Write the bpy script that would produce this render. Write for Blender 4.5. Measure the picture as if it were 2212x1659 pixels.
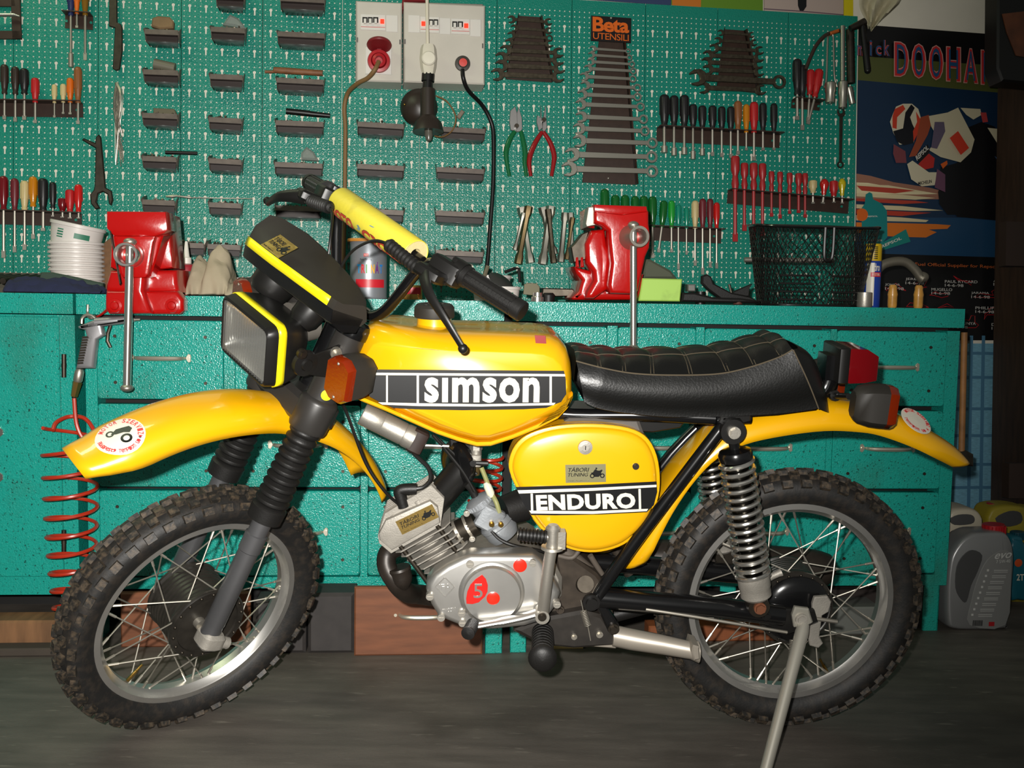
import bpy, bmesh, math, random
from mathutils import Vector, Matrix, noise
V = Vector
random.seed(7)
for _o in list(bpy.data.objects):
    bpy.data.objects.remove(_o)
scene = bpy.context.scene
COL = scene.collection
PI = math.pi
# ------------------------------------------------------------------ camera
FPX, CX, CY, CAMH = 2230.0, 1106.0, 829.5, 0.905
CM = Matrix(((0.99984865, 0.01739737, 0.0), (0.00147286, -0.08464688, 0.99640992), (0.01733491, -0.99625912, -0.08465969)))
EYE = V((0, 0, CAMH))
_cd = bpy.data.cameras.new('camera')
_cd.sensor_width = 36.0
_cd.lens = FPX / 2212.0 * 36.0
_cd.clip_start = 0.05
cam = bpy.data.objects.new('camera', _cd)
COL.objects.link(cam)
_cx, _cy, _cz = CM.col[0].copy(), -CM.col[1], -CM.col[2]
_cm = Matrix((_cx, _cy, _cz)).transposed().to_4x4()
_cm.translation = EYE
cam.matrix_world = _cm
scene.camera = cam
# ------------------------------------------------------------------ light
world = bpy.data.worlds.new('world')
scene.world = world
world.use_nodes = True
world.node_tree.nodes['Background'].inputs[0].default_value = (0.9, 0.92, 0.85, 1)
world.node_tree.nodes['Background'].inputs[1].default_value = 0.11
def spot(name, loc, target, power, size, blend, radius, color):
    d = bpy.data.lights.new(name, 'SPOT'); d.energy = power; d.spot_size = math.radians(size); d.spot_blend = blend
    d.shadow_soft_size = radius; d.color = color
    o = bpy.data.objects.new(name, d); COL.objects.link(o); o.location = loc
    o.rotation_euler = (V(target) - V(loc)).to_track_quat('-Z', 'Y').to_euler()
    return o
spot('camera_flash', (-0.055, -0.02, CAMH + 0.06), (-0.50, 2.6, 0.80), 370.0, 88, 1.0, 0.014, (1.0, 0.97, 0.92))
def area(name, loc, target, power, sx, sy, color):
    d = bpy.data.lights.new(name, 'AREA'); d.energy = power; d.shape = 'RECTANGLE'; d.size = sx; d.size_y = sy; d.color = color
    o = bpy.data.objects.new(name, d); COL.objects.link(o); o.location = loc
    o.rotation_euler = (V(target) - V(loc)).to_track_quat('-Z', 'Y').to_euler()
    return o
area('ceiling_tube_lamp', (-1.7, 2.2, 2.7), (-1.5, 2.8, 0.6), 9.0, 1.3, 0.16, (0.85, 1.0, 0.62))
scene.view_settings.view_transform = 'Standard'
scene.view_settings.look = 'None'
scene.view_settings.gamma = 1.0
scene.view_settings.use_curve_mapping = False
scene.view_settings.exposure = 0.0
# ------------------------------------------------------------------ frames
def frame(x, y, z, o):
    m = Matrix((x, y, z)).transposed().to_4x4(); m.translation = o
    return m
# bike: X rearward (image right), Y away from the camera, Z up, origin under the rear axle
BF = frame(V((0.99826526, 0.05887673, 0)), V((-0.0584439, 0.9909266, 0.1210319)), V((0.00712596, -0.12082194, 0.99264859)), V((0.58446, 2.157337, 0)))
RAKE, STEER = math.radians(25.07), math.radians(42.14)
_s = V((math.sin(RAKE), 0, math.cos(RAKE)))
_S = Matrix.Rotation(STEER, 3, _s) @ Matrix((V((math.cos(RAKE), 0, -math.sin(RAKE))), V((0, 1, 0)), _s)).transposed()
FL = _S.to_4x4(); FL.translation = V((-1.22578, 0.00249, 0.26256))
FF = BF @ FL                      # steered fork frame, origin at the front axle, Z up along the fork
_ya = math.radians(4.5)
KF = frame(V((math.cos(_ya), math.sin(_ya), 0)), V((-math.sin(_ya), math.cos(_ya), 0)), V((0, 0, 1)), V((1.20735, 2.80342, 0)))
PP = 0.0163                       # small hole pitch of the pegboard
def _rv(w):
    return Matrix.Rotation(w.length, 3, w.normalized())
_wr = CM @ _rv(V((1.66391888e-02, -1.35757535e-01, 8.76461809e-03)))
_wo = EYE + CM @ (V((-13.6037809, -47.1539098, 201.990342)) * PP)
WF = frame(_wr.col[0].copy(), _wr.col[2].copy(), -_wr.col[1], _wo)   # pegboard: origin at keyhole column 27, row 6
WORLD = Matrix.Identity(4)
def unproject(F, px, py, out):
    """pixel -> point in frame F on its plane y = -out"""
    d = CM @ V(((px - CX) / FPX, (py - CY) / FPX, 1.0))
    n = F.col[1].to_3d(); p0 = F @ V((0, -out, 0))
    w = EYE + d * ((p0 - EYE).dot(n) / d.dot(n))
    return F.inverted() @ w
def BP(px, py, w=0.0): return unproject(BF, px, py, w)
def FP(px, py, w=0.0): return unproject(FF, px, py, w)
def WP(px, py, w=0.0): return unproject(WF, px, py, w)
def KP(px, py, w=0.0): return unproject(KF, px, py, w)
# ------------------------------------------------------------------ materials
def lin(c):
    return tuple((x / 12.92 if x <= 0.04045 else ((x + 0.055) / 1.055) ** 2.4) for x in c)
def rgb(r, g, b): return lin((r / 255, g / 255, b / 255))
MATS = {}
def mat(name, col, rough=0.5, metal=0.0, coat=0.0, bump=None, var=None, dirt=None, emit=0.0, trans=0.0, alpha=1.0, spec=0.5, aniso=0.0, coord='Object', sheen=0.0, streak=None):
    """col linear rgb; bump=(scale,strength,kind); var=(scale,amount); dirt=(color,scale,lo,hi)"""
    if name in MATS: return MATS[name]
    m = bpy.data.materials.new(name); MATS[name] = m; m.use_nodes = True
    nt = m.node_tree; N = nt.nodes; L = nt.links; b = N['Principled BSDF']
    b.inputs['Base Color'].default_value = (*col, 1); b.inputs['Roughness'].default_value = rough; b.inputs['Metallic'].default_value = metal
    b.inputs['Coat Weight'].default_value = coat; b.inputs['Coat Roughness'].default_value = 0.06
    b.inputs['Specular IOR Level'].default_value = spec; b.inputs['Transmission Weight'].default_value = trans; b.inputs['Alpha'].default_value = alpha
    if emit: b.inputs['Emission Color'].default_value = (*col, 1); b.inputs['Emission Strength'].default_value = emit
    tc = N.new('ShaderNodeTexCoord'); src = tc.outputs[coord]
    if streak:
        mp = N.new('ShaderNodeMapping'); mp.inputs['Scale'].default_value = streak; L.new(src, mp.inputs[0]); vsrc = mp.outputs[0]
    else: vsrc = src
    cur = None
    if var:
        nz = N.new('ShaderNodeTexNoise'); nz.inputs['Scale'].default_value = var[0]; nz.inputs['Detail'].default_value = 5; L.new(vsrc, nz.inputs['Vector'])
        mx = N.new('ShaderNodeMix'); mx.data_type = 'RGBA'
        mx.inputs[6].default_value = (*[c * (1 - var[1]) for c in col], 1); mx.inputs[7].default_value = (*[min(1, c * (1 + var[1])) for c in col], 1)
        mr = N.new('ShaderNodeMapRange'); mr.inputs[1].default_value = 0.3; mr.inputs[2].default_value = 0.7; L.new(nz.outputs[0], mr.inputs[0])
        L.new(mr.outputs[0], mx.inputs[0]); cur = mx.outputs[2]
    for d in (dirt or []):
        nz = N.new('ShaderNodeTexNoise'); nz.inputs['Scale'].default_value = d[1]; nz.inputs['Detail'].default_value = 6; L.new(vsrc if len(d) > 4 else src, nz.inputs['Vector'])
        mr = N.new('ShaderNodeMapRange'); mr.inputs[1].default_value = d[2]; mr.inputs[2].default_value = d[3]; L.new(nz.outputs[0], mr.inputs[0])
        mx = N.new('ShaderNodeMix'); mx.data_type = 'RGBA'
        if cur: L.new(cur, mx.inputs[6])
        else: mx.inputs[6].default_value = (*col, 1)
        mx.inputs[7].default_value = (*d[0], 1); L.new(mr.outputs[0], mx.inputs[0]); cur = mx.outputs[2]
    if cur: L.new(cur, b.inputs['Base Color'])
    if bump:
        kind = bump[2] if len(bump) > 2 else 'noise'
        if kind == 'voronoi':
            tx = N.new('ShaderNodeTexVoronoi'); tx.feature = 'SMOOTH_F1'; tx.inputs['Scale'].default_value = bump[0]; out = tx.outputs[0]
        else:
            tx = N.new('ShaderNodeTexNoise'); tx.inputs['Scale'].default_value = bump[0]; tx.inputs['Detail'].default_value = 4; out = tx.outputs[0]
        L.new(vsrc, tx.inputs['Vector'])
        bp = N.new('ShaderNodeBump'); bp.inputs['Strength'].default_value = bump[1]; bp.inputs['Distance'].default_value = 0.002
        L.new(out, bp.inputs['Height']); L.new(bp.outputs[0], b.inputs['Normal'])
    return m
TEAL = mat('hammered_teal_paint', rgb(24, 150, 136), 0.30, bump=(300, 0.5, 'voronoi'), var=(260, 0.10), dirt=[(rgb(16, 62, 54), 170, 0.60, 0.70), (rgb(52, 96, 78), 3.2, 0.56, 0.82), (rgb(54, 44, 32), 22, 0.75, 0.78)], spec=0.5)
PEG = mat('pegboard_green_paint', rgb(18, 128, 110), 0.32, bump=(330, 0.5, 'voronoi'), var=(330, 0.12), dirt=[(rgb(14, 76, 60), 210, 0.62, 0.75)], spec=0.5)
WHITEWALL = mat('white_plaster', rgb(236, 230, 212), 0.8, var=(6, 0.05))
FLOORM = mat('grey_concrete', rgb(90, 84, 77), 0.6, bump=(90, 0.25), var=(5, 0.22), dirt=[(rgb(58, 52, 46), 2.2, 0.5, 0.72), (rgb(122, 116, 106), 14, 0.62, 0.8, 1)], streak=(1, 5, 1))
YEL = mat('yellow_enamel', rgb(222, 164, 8), 0.28, coat=0.7, spec=0.5)
BLK = mat('black_plastic', rgb(20, 19, 18), 0.4, spec=0.4)
BLKS = mat('black_paint_gloss', rgb(14, 14, 15), 0.22, coat=0.4)
MATTE = mat('charcoal_plastic', rgb(40, 37, 33), 0.55, spec=0.4)
RUB = mat('black_rubber', rgb(22, 21, 20), 0.48, bump=(300, 0.15), spec=0.4)
TYRE = mat('dusty_tyre_rubber', rgb(21, 20, 19), 0.6, dirt=[(rgb(46, 39, 32), 60, 0.45, 0.8)], bump=(220, 0.2))
TREAD = mat('dusty_tread_rubber', rgb(30, 28, 25), 0.55, dirt=[(rgb(78, 66, 52), 110, 0.42, 0.70)], bump=(220, 0.2))
CHR = mat('chrome', rgb(225, 222, 215), 0.22, 0.93)
HNDM = mat('nickel_handle', rgb(205, 198, 180), 0.38, 0.8)
ALU = mat('aluminium', rgb(178, 173, 163), 0.45, 0.8, bump=(260, 0.12))
ALUP = mat('polished_aluminium', rgb(205, 203, 198), 0.36, 0.9, var=(14, 0.08))
CAST = mat('cast_aluminium', rgb(156, 151, 142), 0.55, 0.45, bump=(320, 0.3), var=(30, 0.12))
STEEL = mat('steel', rgb(178, 172, 160), 0.42, 0.85)
DSTEEL = mat('dark_steel', rgb(74, 68, 60), 0.42, 0.9, var=(60, 0.2))
SILV = mat('silver_paint', rgb(176, 172, 160), 0.4, 0.55)
DIRTY = mat('oily_metal', rgb(62, 54, 46), 0.55, 0.5, var=(40, 0.3))
BROWNM = mat('brown_lacquered_sheet', rgb(52, 36, 28), 0.42, var=(50, 0.15))
RED = mat('red_enamel', rgb(176, 12, 10), 0.22, coat=0.6, bump=(60, 0.25))
WHITEP = mat('white_print', rgb(216, 211, 194), 0.4)
BLKP = mat('black_print', rgb(16, 16, 17), 0.35)
# ------------------------------------------------------------------ mesh builder
class MB:
    def __init__(s, F=WORLD): s.F = F; s.v = []; s.f = []; s.mi = []; s.cur = 0
    def add(s, vs, fs, M=None):
        o = len(s.v)
        s.v += [(M @ V(p)) if M else V(p) for p in vs]
        s.f += [tuple(i + o for i in f) for f in fs]; s.mi += [s.cur] * len(fs)
        return s
    def box(s, c, sz, R=None, M=None, taper=1.0):
        x, y, z = [q / 2 for q in sz]
        vs = [V((a * x * (taper if e > 0 else 1), b * y * (taper if e > 0 else 1), e * z)) for e in (-1, 1) for a, b in ((-1, -1), (1, -1), (1, 1), (-1, 1))]
        if R: vs = [R @ v for v in vs]
        vs = [v + V(c) for v in vs]
        return s.add(vs, [(3, 2, 1, 0), (4, 5, 6, 7), (0, 1, 5, 4), (1, 2, 6, 5), (2, 3, 7, 6), (3, 0, 4, 7)], M)
    def bbox(s, a, b):
        return s.box([(p + q) / 2 for p, q in zip(a, b)], [abs(q - p) for p, q in zip(a, b)])
    def rbox(s, c, sz, r, R=None, seg=2, M=None):
        """box with rounded vertical (local z) edges plus chamfered top and bottom"""
        x, y, z = [q / 2 for q in sz]; r = min(r, x * 0.99, y * 0.99)
        poly = []
        for (sx, sy, a0) in ((1, 1, 0), (-1, 1, 90), (-1, -1, 180), (1, -1, 270)):
            for k in range(seg + 1):
                a = math.radians(a0 + 90 * k / seg); poly.append((sx * (x - r) + r * math.cos(a), sy * (y - r) + r * math.sin(a)))
        T = Matrix.Translation(V(c)) @ (R.to_4x4() if R else Matrix.Identity(4))
        if M: T = M @ T
        return s.prism(poly, -z, z, T, min(r * 0.5, z * 0.5))
    def prism(s, poly, d0, d1, M=None, bev=0.0, seg=1, cap0=True, cap1=True):
        """polygon in local xy extruded along local z; both ends chamfered by bev"""
        P = [V((p[0], p[1])) for p in poly]
        ar = sum(P[i].x * P[(i + 1) % len(P)].y - P[(i + 1) % len(P)].x * P[i].y for i in range(len(P)))
        if ar < 0: P.reverse()
        n = len(P)
        def off(d):
            if d == 0: return P
            out = []
            for i in range(n):
                a = (P[i] - P[i - 1]); b = (P[(i + 1) % n] - P[i])
                a = a.normalized() if a.length > 1e-9 else V((1, 0)); b = b.normalized() if b.length > 1e-9 else a
                na, nb = V((-a.y, a.x)), V((-b.y, b.x)); m = na + nb
                k = 1 + na.dot(nb)
                out.append(P[i] + m * (d / max(k, 0.35)))
            return out
        rings = []; bi, bd = bev if isinstance(bev, tuple) else (bev, bev)
        if bi > 0:
            for k in range(seg + 1):
                t = PI / 2 * k / seg; rings.append((off(bi * (1 - math.sin(t))), d0 + bd * (1 - math.cos(t))))
            for k in range(seg + 1):
                t = PI / 2 * k / seg; rings.append((off(bi * (1 - math.cos(t))), d1 - bd * (1 - math.sin(t))))
        else: rings = [(P, d0), (P, d1)]
        vs = [(q.x, q.y, d) for R, d in rings for q in R]; fs = []
        for k in range(len(rings) - 1):
            for i in range(n):
                j = (i + 1) % n; fs.append((k * n + i, k * n + j, (k + 1) * n + j, (k + 1) * n + i))
        if cap0: fs.append(tuple(reversed(range(n))))
        if cap1: fs.append(tuple(range((len(rings) - 1) * n, len(rings) * n)))
        return s.add(vs, fs, M)
    def tube(s, pts, r, n=8, closed=False, caps=True, ref=None, flat=1.0):
        pts = [V(p) for p in pts]; m = len(pts); rs = r if isinstance(r, (list, tuple)) else [r] * m
        tan = []
        for i in range(m):
            a = pts[i - 1] if (i > 0 or closed) else pts[i]; b = pts[(i + 1) % m] if (i < m - 1 or closed) else pts[i]
            t = b - a; tan.append(t.normalized() if t.length > 1e-9 else V((0, 0, 1)))
        up = V(ref) if ref else (V((0, 0, 1)) if abs(tan[0].z) < 0.9 else V((1, 0, 0)))
        nx = (up - tan[0] * up.dot(tan[0])).normalized(); o = len(s.v); vs = []
        for i in range(m):
            nx = (nx - tan[i] * nx.dot(tan[i])).normalized(); ny = tan[i].cross(nx)
            for k in range(n):
                a = 2 * PI * k / n; vs.append(pts[i] + nx * (rs[i] * math.cos(a)) + ny * (rs[i] * flat * math.sin(a)))
        fs = []
        for i in range(m if closed else m - 1):
            i2 = (i + 1) % m
            for k in range(n):
                k2 = (k + 1) % n; fs.append((i * n + k, i * n + k2, i2 * n + k2, i2 * n + k))
        if caps and not closed: fs += [tuple(reversed(range(n))), tuple(range((m - 1) * n, m * n))]
        return s.add(vs, fs)
    def cyl(s, a, b, r, r2=None, n=16, caps=True): return s.tube([a, b], [r, r if r2 is None else r2], n, caps=caps)
    def lathe(s, prof, M=None, n=24, closed=False, a0=0.0, a1=2 * PI, cap=True):
        """profile [(radius, z)] spun about local z"""
        full = abs(a1 - a0 - 2 * PI) < 1e-6; m = len(prof); q = n if full else n + 1
        vs = [(r * math.cos(a0 + (a1 - a0) * k / n), r * math.sin(a0 + (a1 - a0) * k / n), z) for (r, z) in prof for k in range(q)]; fs = []
        for i in range(m if closed else m - 1):
            i2 = (i + 1) % m
            for k in range(n):
                k2 = (k + 1) % q; fs.append((i * q + k, i * q + k2, i2 * q + k2, i2 * q + k))
        if full and cap and not closed:
            if prof[0][0] > 1e-6: fs.append(tuple(reversed(range(q))))
            if prof[-1][0] > 1e-6: fs.append(tuple(range((m - 1) * q, m * q)))
        return s.add(vs, fs, M)
    def sphere(s, c, r, n=12, m=8, sc=(1, 1, 1), R=None):
        prof = [(max(1e-5, math.sin(PI * i / m)), -math.cos(PI * i / m)) for i in range(m + 1)]
        T = Matrix.Translation(V(c)) @ (R.to_4x4() if R else Matrix.Identity(4)) @ Matrix.Diagonal((r * sc[0], r * sc[1], r * sc[2], 1))
        return s.lathe(prof, T, n)
    def loft(s, rings, closed=True, cap=True):
        n = len(rings[0]); vs = [p for r in rings for p in r]; fs = []
        for i in range(len(rings) - 1):
            for k in range(n if closed else n - 1):
                k2 = (k + 1) % n; fs.append((i * n + k, i * n + k2, (i + 1) * n + k2, (i + 1) * n + k))
        if cap and closed: fs += [tuple(reversed(range(n))), tuple(range((len(rings) - 1) * n, len(rings) * n))]
        return s.add(vs, fs)
    def helix(s, a, b, R, r, turns, n=7, per=16, R2=None, ref=None):
        a, b = V(a), V(b); t = (b - a).normalized(); up = V(ref) if ref else (V((1, 0, 0)) if abs(t.x) < 0.9 else V((0, 1, 0)))
        x = (up - t * up.dot(t)).normalized(); y = t.cross(x); k = int(turns * per); pts = []
        for i in range(k + 1):
            u = i / k; an = 2 * PI * turns * u; q = R + ((R2 if R2 is not None else R) - R) * u
            pts.append(a + (b - a) * u + x * (q * math.cos(an)) + y * (q * math.sin(an)))
        return s.tube(pts, r, n)
    def build(s, name, m, parent=None, base=None, sharp=38, sub=0, solid=0.0, flip=False, L=None):
        """parent None: a top-level object placed at its own base in frame F"""
        if parent is None:
            if base is None:
                xs = [p.x for p in s.v]; ys = [p.y for p in s.v]; zs = [p.z for p in s.v]
                base = V(((min(xs) + max(xs)) / 2, (min(ys) + max(ys)) / 2, min(zs)))
            W = s.F @ Matrix.Translation(V(base)); T = Matrix.Translation(-V(base))
        elif L is not None: W = None; T = None
        else: W = None; T = MW[parent.name].inverted() @ s.F
        me = bpy.data.meshes.new(name)
        me.from_pydata([tuple(T @ p) if T else tuple(p) for p in s.v], [], s.f)
        for q in (m if isinstance(m, (list, tuple)) else [m]): me.materials.append(q)
        me.polygons.foreach_set('material_index', s.mi)
        me.update()
        if sharp is not None:
            me.polygons.foreach_set('use_smooth', [True] * len(me.polygons)); me.set_sharp_from_angle(angle=math.radians(sharp))
        o = bpy.data.objects.new(name, me); COL.objects.link(o)
        if parent is None: o.matrix_world = W; MW[o.name] = W.copy()
        else:
            o.parent = parent; Lm = L if L is not None else Matrix.Identity(4); o.matrix_local = Lm; MW[o.name] = MW[parent.name] @ Lm
        if solid:
            d = o.modifiers.new('thickness', 'SOLIDIFY'); d.thickness = solid; d.offset = 0
        if sub:
            d = o.modifiers.new('smooth', 'SUBSURF'); d.levels = sub; d.render_levels = sub
        return o
MW = {}
def tag(o, label, cat, group=None, kind=None):
    if label: o['label'] = label
    if cat: o['category'] = cat
    if group: o['group'] = group
    if kind: o['kind'] = kind
    return o
def thing(name, label, cat, F=WORLD, base=(0, 0, 0), group=None):
    o = bpy.data.objects.new(name, None); COL.objects.link(o); o.empty_display_size = 0.05
    W = F @ Matrix.Translation(V(base)); o.matrix_world = W; MW[o.name] = W.copy()
    return tag(o, label, cat, group)
def struct(o): o['kind'] = 'structure'; return o
def inst(me_obj, parent, L):
    """another part sharing the mesh of me_obj (both children of parent)"""
    o = me_obj.copy(); COL.objects.link(o); o.parent = parent; o.matrix_local = L; MW[o.name] = MW[parent.name] @ L
    return o
_tc = {}
def text_geo(txt, bold=0.0, spacing=1.0, depth=0.02, shear=0.0):
    """font outline as verts/faces scaled to a unit-height box: returns (verts, faces, width, height)"""
    k = (txt, bold, spacing, depth, shear)
    if k in _tc: return _tc[k]
    c = bpy.data.curves.new('t', 'FONT'); c.body = txt; c.offset = bold; c.space_character = spacing; c.extrude = depth; c.shear = shear; c.resolution_u = 3
    o = bpy.data.objects.new('t', c); COL.objects.link(o)
    dg = bpy.context.evaluated_depsgraph_get(); dg.update(); me = bpy.data.meshes.new_from_object(o.evaluated_get(dg))
    vs = [v.co.copy() for v in me.vertices]; fs = [tuple(p.vertices) for p in me.polygons]
    bpy.data.objects.remove(o); bpy.data.curves.remove(c); bpy.data.meshes.remove(me)
    x0 = min(v.x for v in vs); x1 = max(v.x for v in vs); y0 = min(v.y for v in vs); y1 = max(v.y for v in vs)
    vs = [V(((v.x - x0) / (x1 - x0), (v.y - y0) / (y1 - y0), v.z)) for v in vs]
    _tc[k] = (vs, fs); return _tc[k]
def text_on(mb, txt, o, ux, uy, lift=0.0006, bold=0.0, spacing=1.0, shear=0.0):
    """text filling the parallelogram o + u*ux + v*uy, lifted along ux x uy"""
    vs, fs = text_geo(txt, bold, spacing, 0.02, shear)
    o, ux, uy = V(o), V(ux), V(uy); n = ux.cross(uy).normalized()
    return mb.add([o + ux * v.x + uy * v.y + n * (lift * (0.5 + v.z / 0.04)) for v in vs], fs)
def arc(cx, cy, r, a0, a1, n):
    return [(cx + r * math.cos(math.radians(a0 + (a1 - a0) * k / n)), cy + r * math.sin(math.radians(a0 + (a1 - a0) * k / n))) for k in range(n + 1)]
def smooth(pts, n=4, closed=False):
    """Catmull-Rom through the points"""
    P = [V(p) for p in pts]; m = len(P); out = []
    for i in range(m if closed else m - 1):
        a = P[i - 1] if (i > 0 or closed) else P[0]; b = P[i]; c = P[(i + 1) % m]; d = P[(i + 2) % m] if (i + 2 < m or closed) else P[-1]
        for k in range(n):
            t = k / n; out.append(0.5 * ((2 * b) + (c - a) * t + (2 * a - 5 * b + 4 * c - d) * t * t + (3 * b - a - 3 * c + d) * t ** 3))
    if not closed: out.append(P[-1])
    return out
def axes(o, z, x=None):
    """matrix with origin o, local z along z and local x near x"""
    z = V(z).normalized(); x = V(x) if x is not None else (V((1, 0, 0)) if abs(z.x) < 0.9 else V((0, 1, 0)))
    x = (x - z * x.dot(z)).normalized(); y = z.cross(x)
    return frame(x, y, z, V(o))
# local z toward the camera (-y), local x right, local y up: for outlines traced in a frame's xz plane
XZ = Matrix(((1, 0, 0, 0), (0, 0, -1, 0), (0, 1, 0, 0), (0, 0, 0, 1)))
def XZo(o): return Matrix.Translation(V(o)) @ XZ
# ================================================================== setting
m = MB(); m.bbox((-4.5, -2.5, -0.05), (4.5, 6.0, 0.0)); struct(m.build('floor', FLOORM, base=(0, 0, 0), sharp=None))
m = MB(WF); m.bbox((-3.2, 0.02, -2.1), (3.6, 0.12, 1.6)); struct(m.build('wall_back', WHITEWALL, base=(0, 0.02, 0), sharp=None))
# ------------------------------------------------------------------ pegboard: one mesh of a perforated sheet shared by all panels
def fill_cell(outer, inner):
    b = bmesh.new(); es = []
    for loop in (outer, inner):
        vs = [b.verts.new((p[0], 0, p[1])) for p in loop]
        es += [b.edges.new((vs[i], vs[(i + 1) % len(vs)])) for i in range(len(vs))]
    bmesh.ops.triangle_fill(b, edges=es, use_beauty=True, use_dissolve=False)
    bmesh.ops.recalc_face_normals(b, faces=b.faces)
    b.verts.index_update()
    vs = [v.co.copy() for v in b.verts]; fs = []
    for f in b.faces:
        t = tuple(v.index for v in f.verts); fs.append(t if f.normal.y < 0 else tuple(reversed(t)))
    b.free(); return vs, fs
_h = PP / 2
_sm = fill_cell([(-_h, -_h), (_h, -_h), (_h, _h), (-_h, _h)], [(PP * 0.135 * math.cos(PI * k / 4 + 0.39), PP * 0.135 * math.sin(PI * k / 4 + 0.39)) for k in range(8)])
_key = arc(0, 0, PP * 0.31, -62, 242, 12) + [(-PP * 0.15, -PP * 1.1), (-PP * 0.09, -PP * 1.19), (PP * 0.09, -PP * 1.19), (PP * 0.15, -PP * 1.1)]
_kc = fill_cell([(-_h, -_h - PP), (_h, -_h - PP), (_h, _h), (-_h, _h)], _key)
peg = thing('pegboard', 'green perforated steel pegboard covering the wall behind the bench', 'pegboard', WF, (0, 0, 0))
def peg_mesh():
    m = MB(WF); j0, j1 = -3, 56; hh = 7.5 * PP
    for i in range(-7, 8):
        j = j0
        while j <= j1:
            key = (i % 3 == 0 and j % 4 == 0)
            m.add(*(_kc if key else _sm), Matrix.Translation((i * PP, 0, -(j - 24) * PP)))
            j += 2 if key else 1
    zt, zb, e = (24 - j0) * PP + _h, (24 - j1) * PP - _h, 0.0009
    tt = zt + 1.9 * PP
    m.v = [V((max(-hh + e, min(hh - e, p.x)), p.y, p.z)) for p in m.v]
    m.add([(-hh + e, 0, zt), (hh - e, 0, zt), (hh - e, 0, tt), (-hh + e, 0, tt)], [(0, 1, 2, 3)])
    for s in (-1, 1):
        x = s * (hh - e); q = [(x, 0, zb), (x, 0.016, zb), (x, 0.016, tt), (x, 0, tt)]
        m.add(q, [(0, 1, 2, 3) if s > 0 else (3, 2, 1, 0)])
    m.add([(-hh + e, 0, tt), (hh - e, 0, tt), (hh - e, 0.016, tt), (-hh + e, 0.016, tt)], [(0, 1, 2, 3)])
    for i in (-6, -3, 0, 3, 6):                   # rivet row along the top edge
        m.cyl((i * PP, -0.0012, zt + 0.55 * PP), (i * PP, 0.001, zt + 0.55 * PP), 0.0022, n=8)
    return m
_p0 = peg_mesh().build('panel', PEG, peg, L=Matrix.Translation((3 * PP * (-2 - 27), 0, 0)), sharp=20)
for q in range(0, 11):
    inst(_p0, peg, Matrix.Translation((3 * PP * (3 + 5 * q - 27), 0, 0)))
# ------------------------------------------------------------------ benches
def handle_mesh(w=0.134):
    m = MB(KF); h = w / 2
    pts = smooth([(-h + 0.006, -0.004, 0), (-h + 0.014, -0.02, 0), (-h * 0.45, -0.027, 0), (0, -0.029, 0), (h * 0.45, -0.027, 0), (h - 0.014, -0.02, 0), (h - 0.006, -0.004, 0)], 3)
    m.tube(pts, [0.0046 + 0.0016 * math.sin(PI * i / (len(pts) - 1)) for i in range(len(pts))], 8)
    for s in (-1, 1):
        m.prism([(s * (h + 0.006) + x * s, z) for x, z in ((0.004, 0), (0.004, 0.009), (-0.002, 0.012), (-0.007, 0.006), (-0.009, 0), (-0.007, -0.006), (-0.002, -0.012), (0.004, -0.009))], 0, 0.004, XZ, 0.001)
        m.cyl((s * (h + 0.004), -0.003, 0), (s * (h + 0.004), -0.007, 0), 0.0042, n=8)
    return m
_hand = None; _scr = None
def drawer(par, x0, x1, z0, z1, handle=True, screws=True):
    global _hand, _scr
    m = MB(KF); w, h = x1 - x0, z1 - z0; c = V(((x0 + x1) / 2, 0, (z0 + z1) / 2)); r = 0.008
    poly = [(sx * (w / 2 - r) + r * math.cos(math.radians(a)), sy * (h / 2 - r) + r * math.sin(math.radians(a))) for sx, sy, A in ((1, 1, 0), (-1, 1, 90), (-1, -1, 180), (1, -1, 270)) for a in (A, A + 45, A + 90)]
    m.prism(poly, -0.02, 0.010, XZ, 0.002)
    d = m.build('drawer', TEAL, par, L=MW[par.name].inverted() @ KF @ Matrix.Translation(c))
    if handle:
        T = Matrix.Translation((0, -0.010, 0.005))
        if _hand is None: _hand = handle_mesh().build('handle', HNDM, d, L=T)
        else: inst(_hand, d, T)
    if screws:
        for sx in (-1, 1):
            for sz in (-1, 1):
                T = Matrix.Translation((sx * (w / 2 - 0.045), -0.010, sz * (h / 2 - 0.042)))
                if _scr is None:
                    q = MB(KF); q.cyl((0, 0.001, 0), (0, -0.0022, 0), 0.0048, 0.0040, n=10); q.box((0, -0.0024, 0), (0.008, 0.0006, 0.0012))
                    _scr = q.build('screw', DSTEEL, d, L=T)
                else: inst(_scr, d, T)
    return d
ZT, ZB = 0.892, 0.838
def kx(px): return KP(px, 780).x
DEPTH = 0.46
WTOP = mat('worn_steel_worktop', rgb(70, 66, 58), 0.5, 0.5, var=(20, 0.3))
def worktop(par, x0, x1, y0=-0.012):
    m = MB(KF); m.bbox((x0, y0, ZB + 0.003), (x1, DEPTH, ZT)); o = m.build('worktop', [TEAL, WTOP], par)
    for p in o.data.polygons: p.material_index = 1 if p.normal.z > 0.9 else 0
    return o
def cabinet_body(par, x0, x1, z0=0.13, z1=ZB, y0=0.0, mt=None):
    m = MB(KF); m.bbox((x0, y0, z0), (x1, DEPTH, z1)); return m.build('body', mt or TEAL, par)
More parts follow.
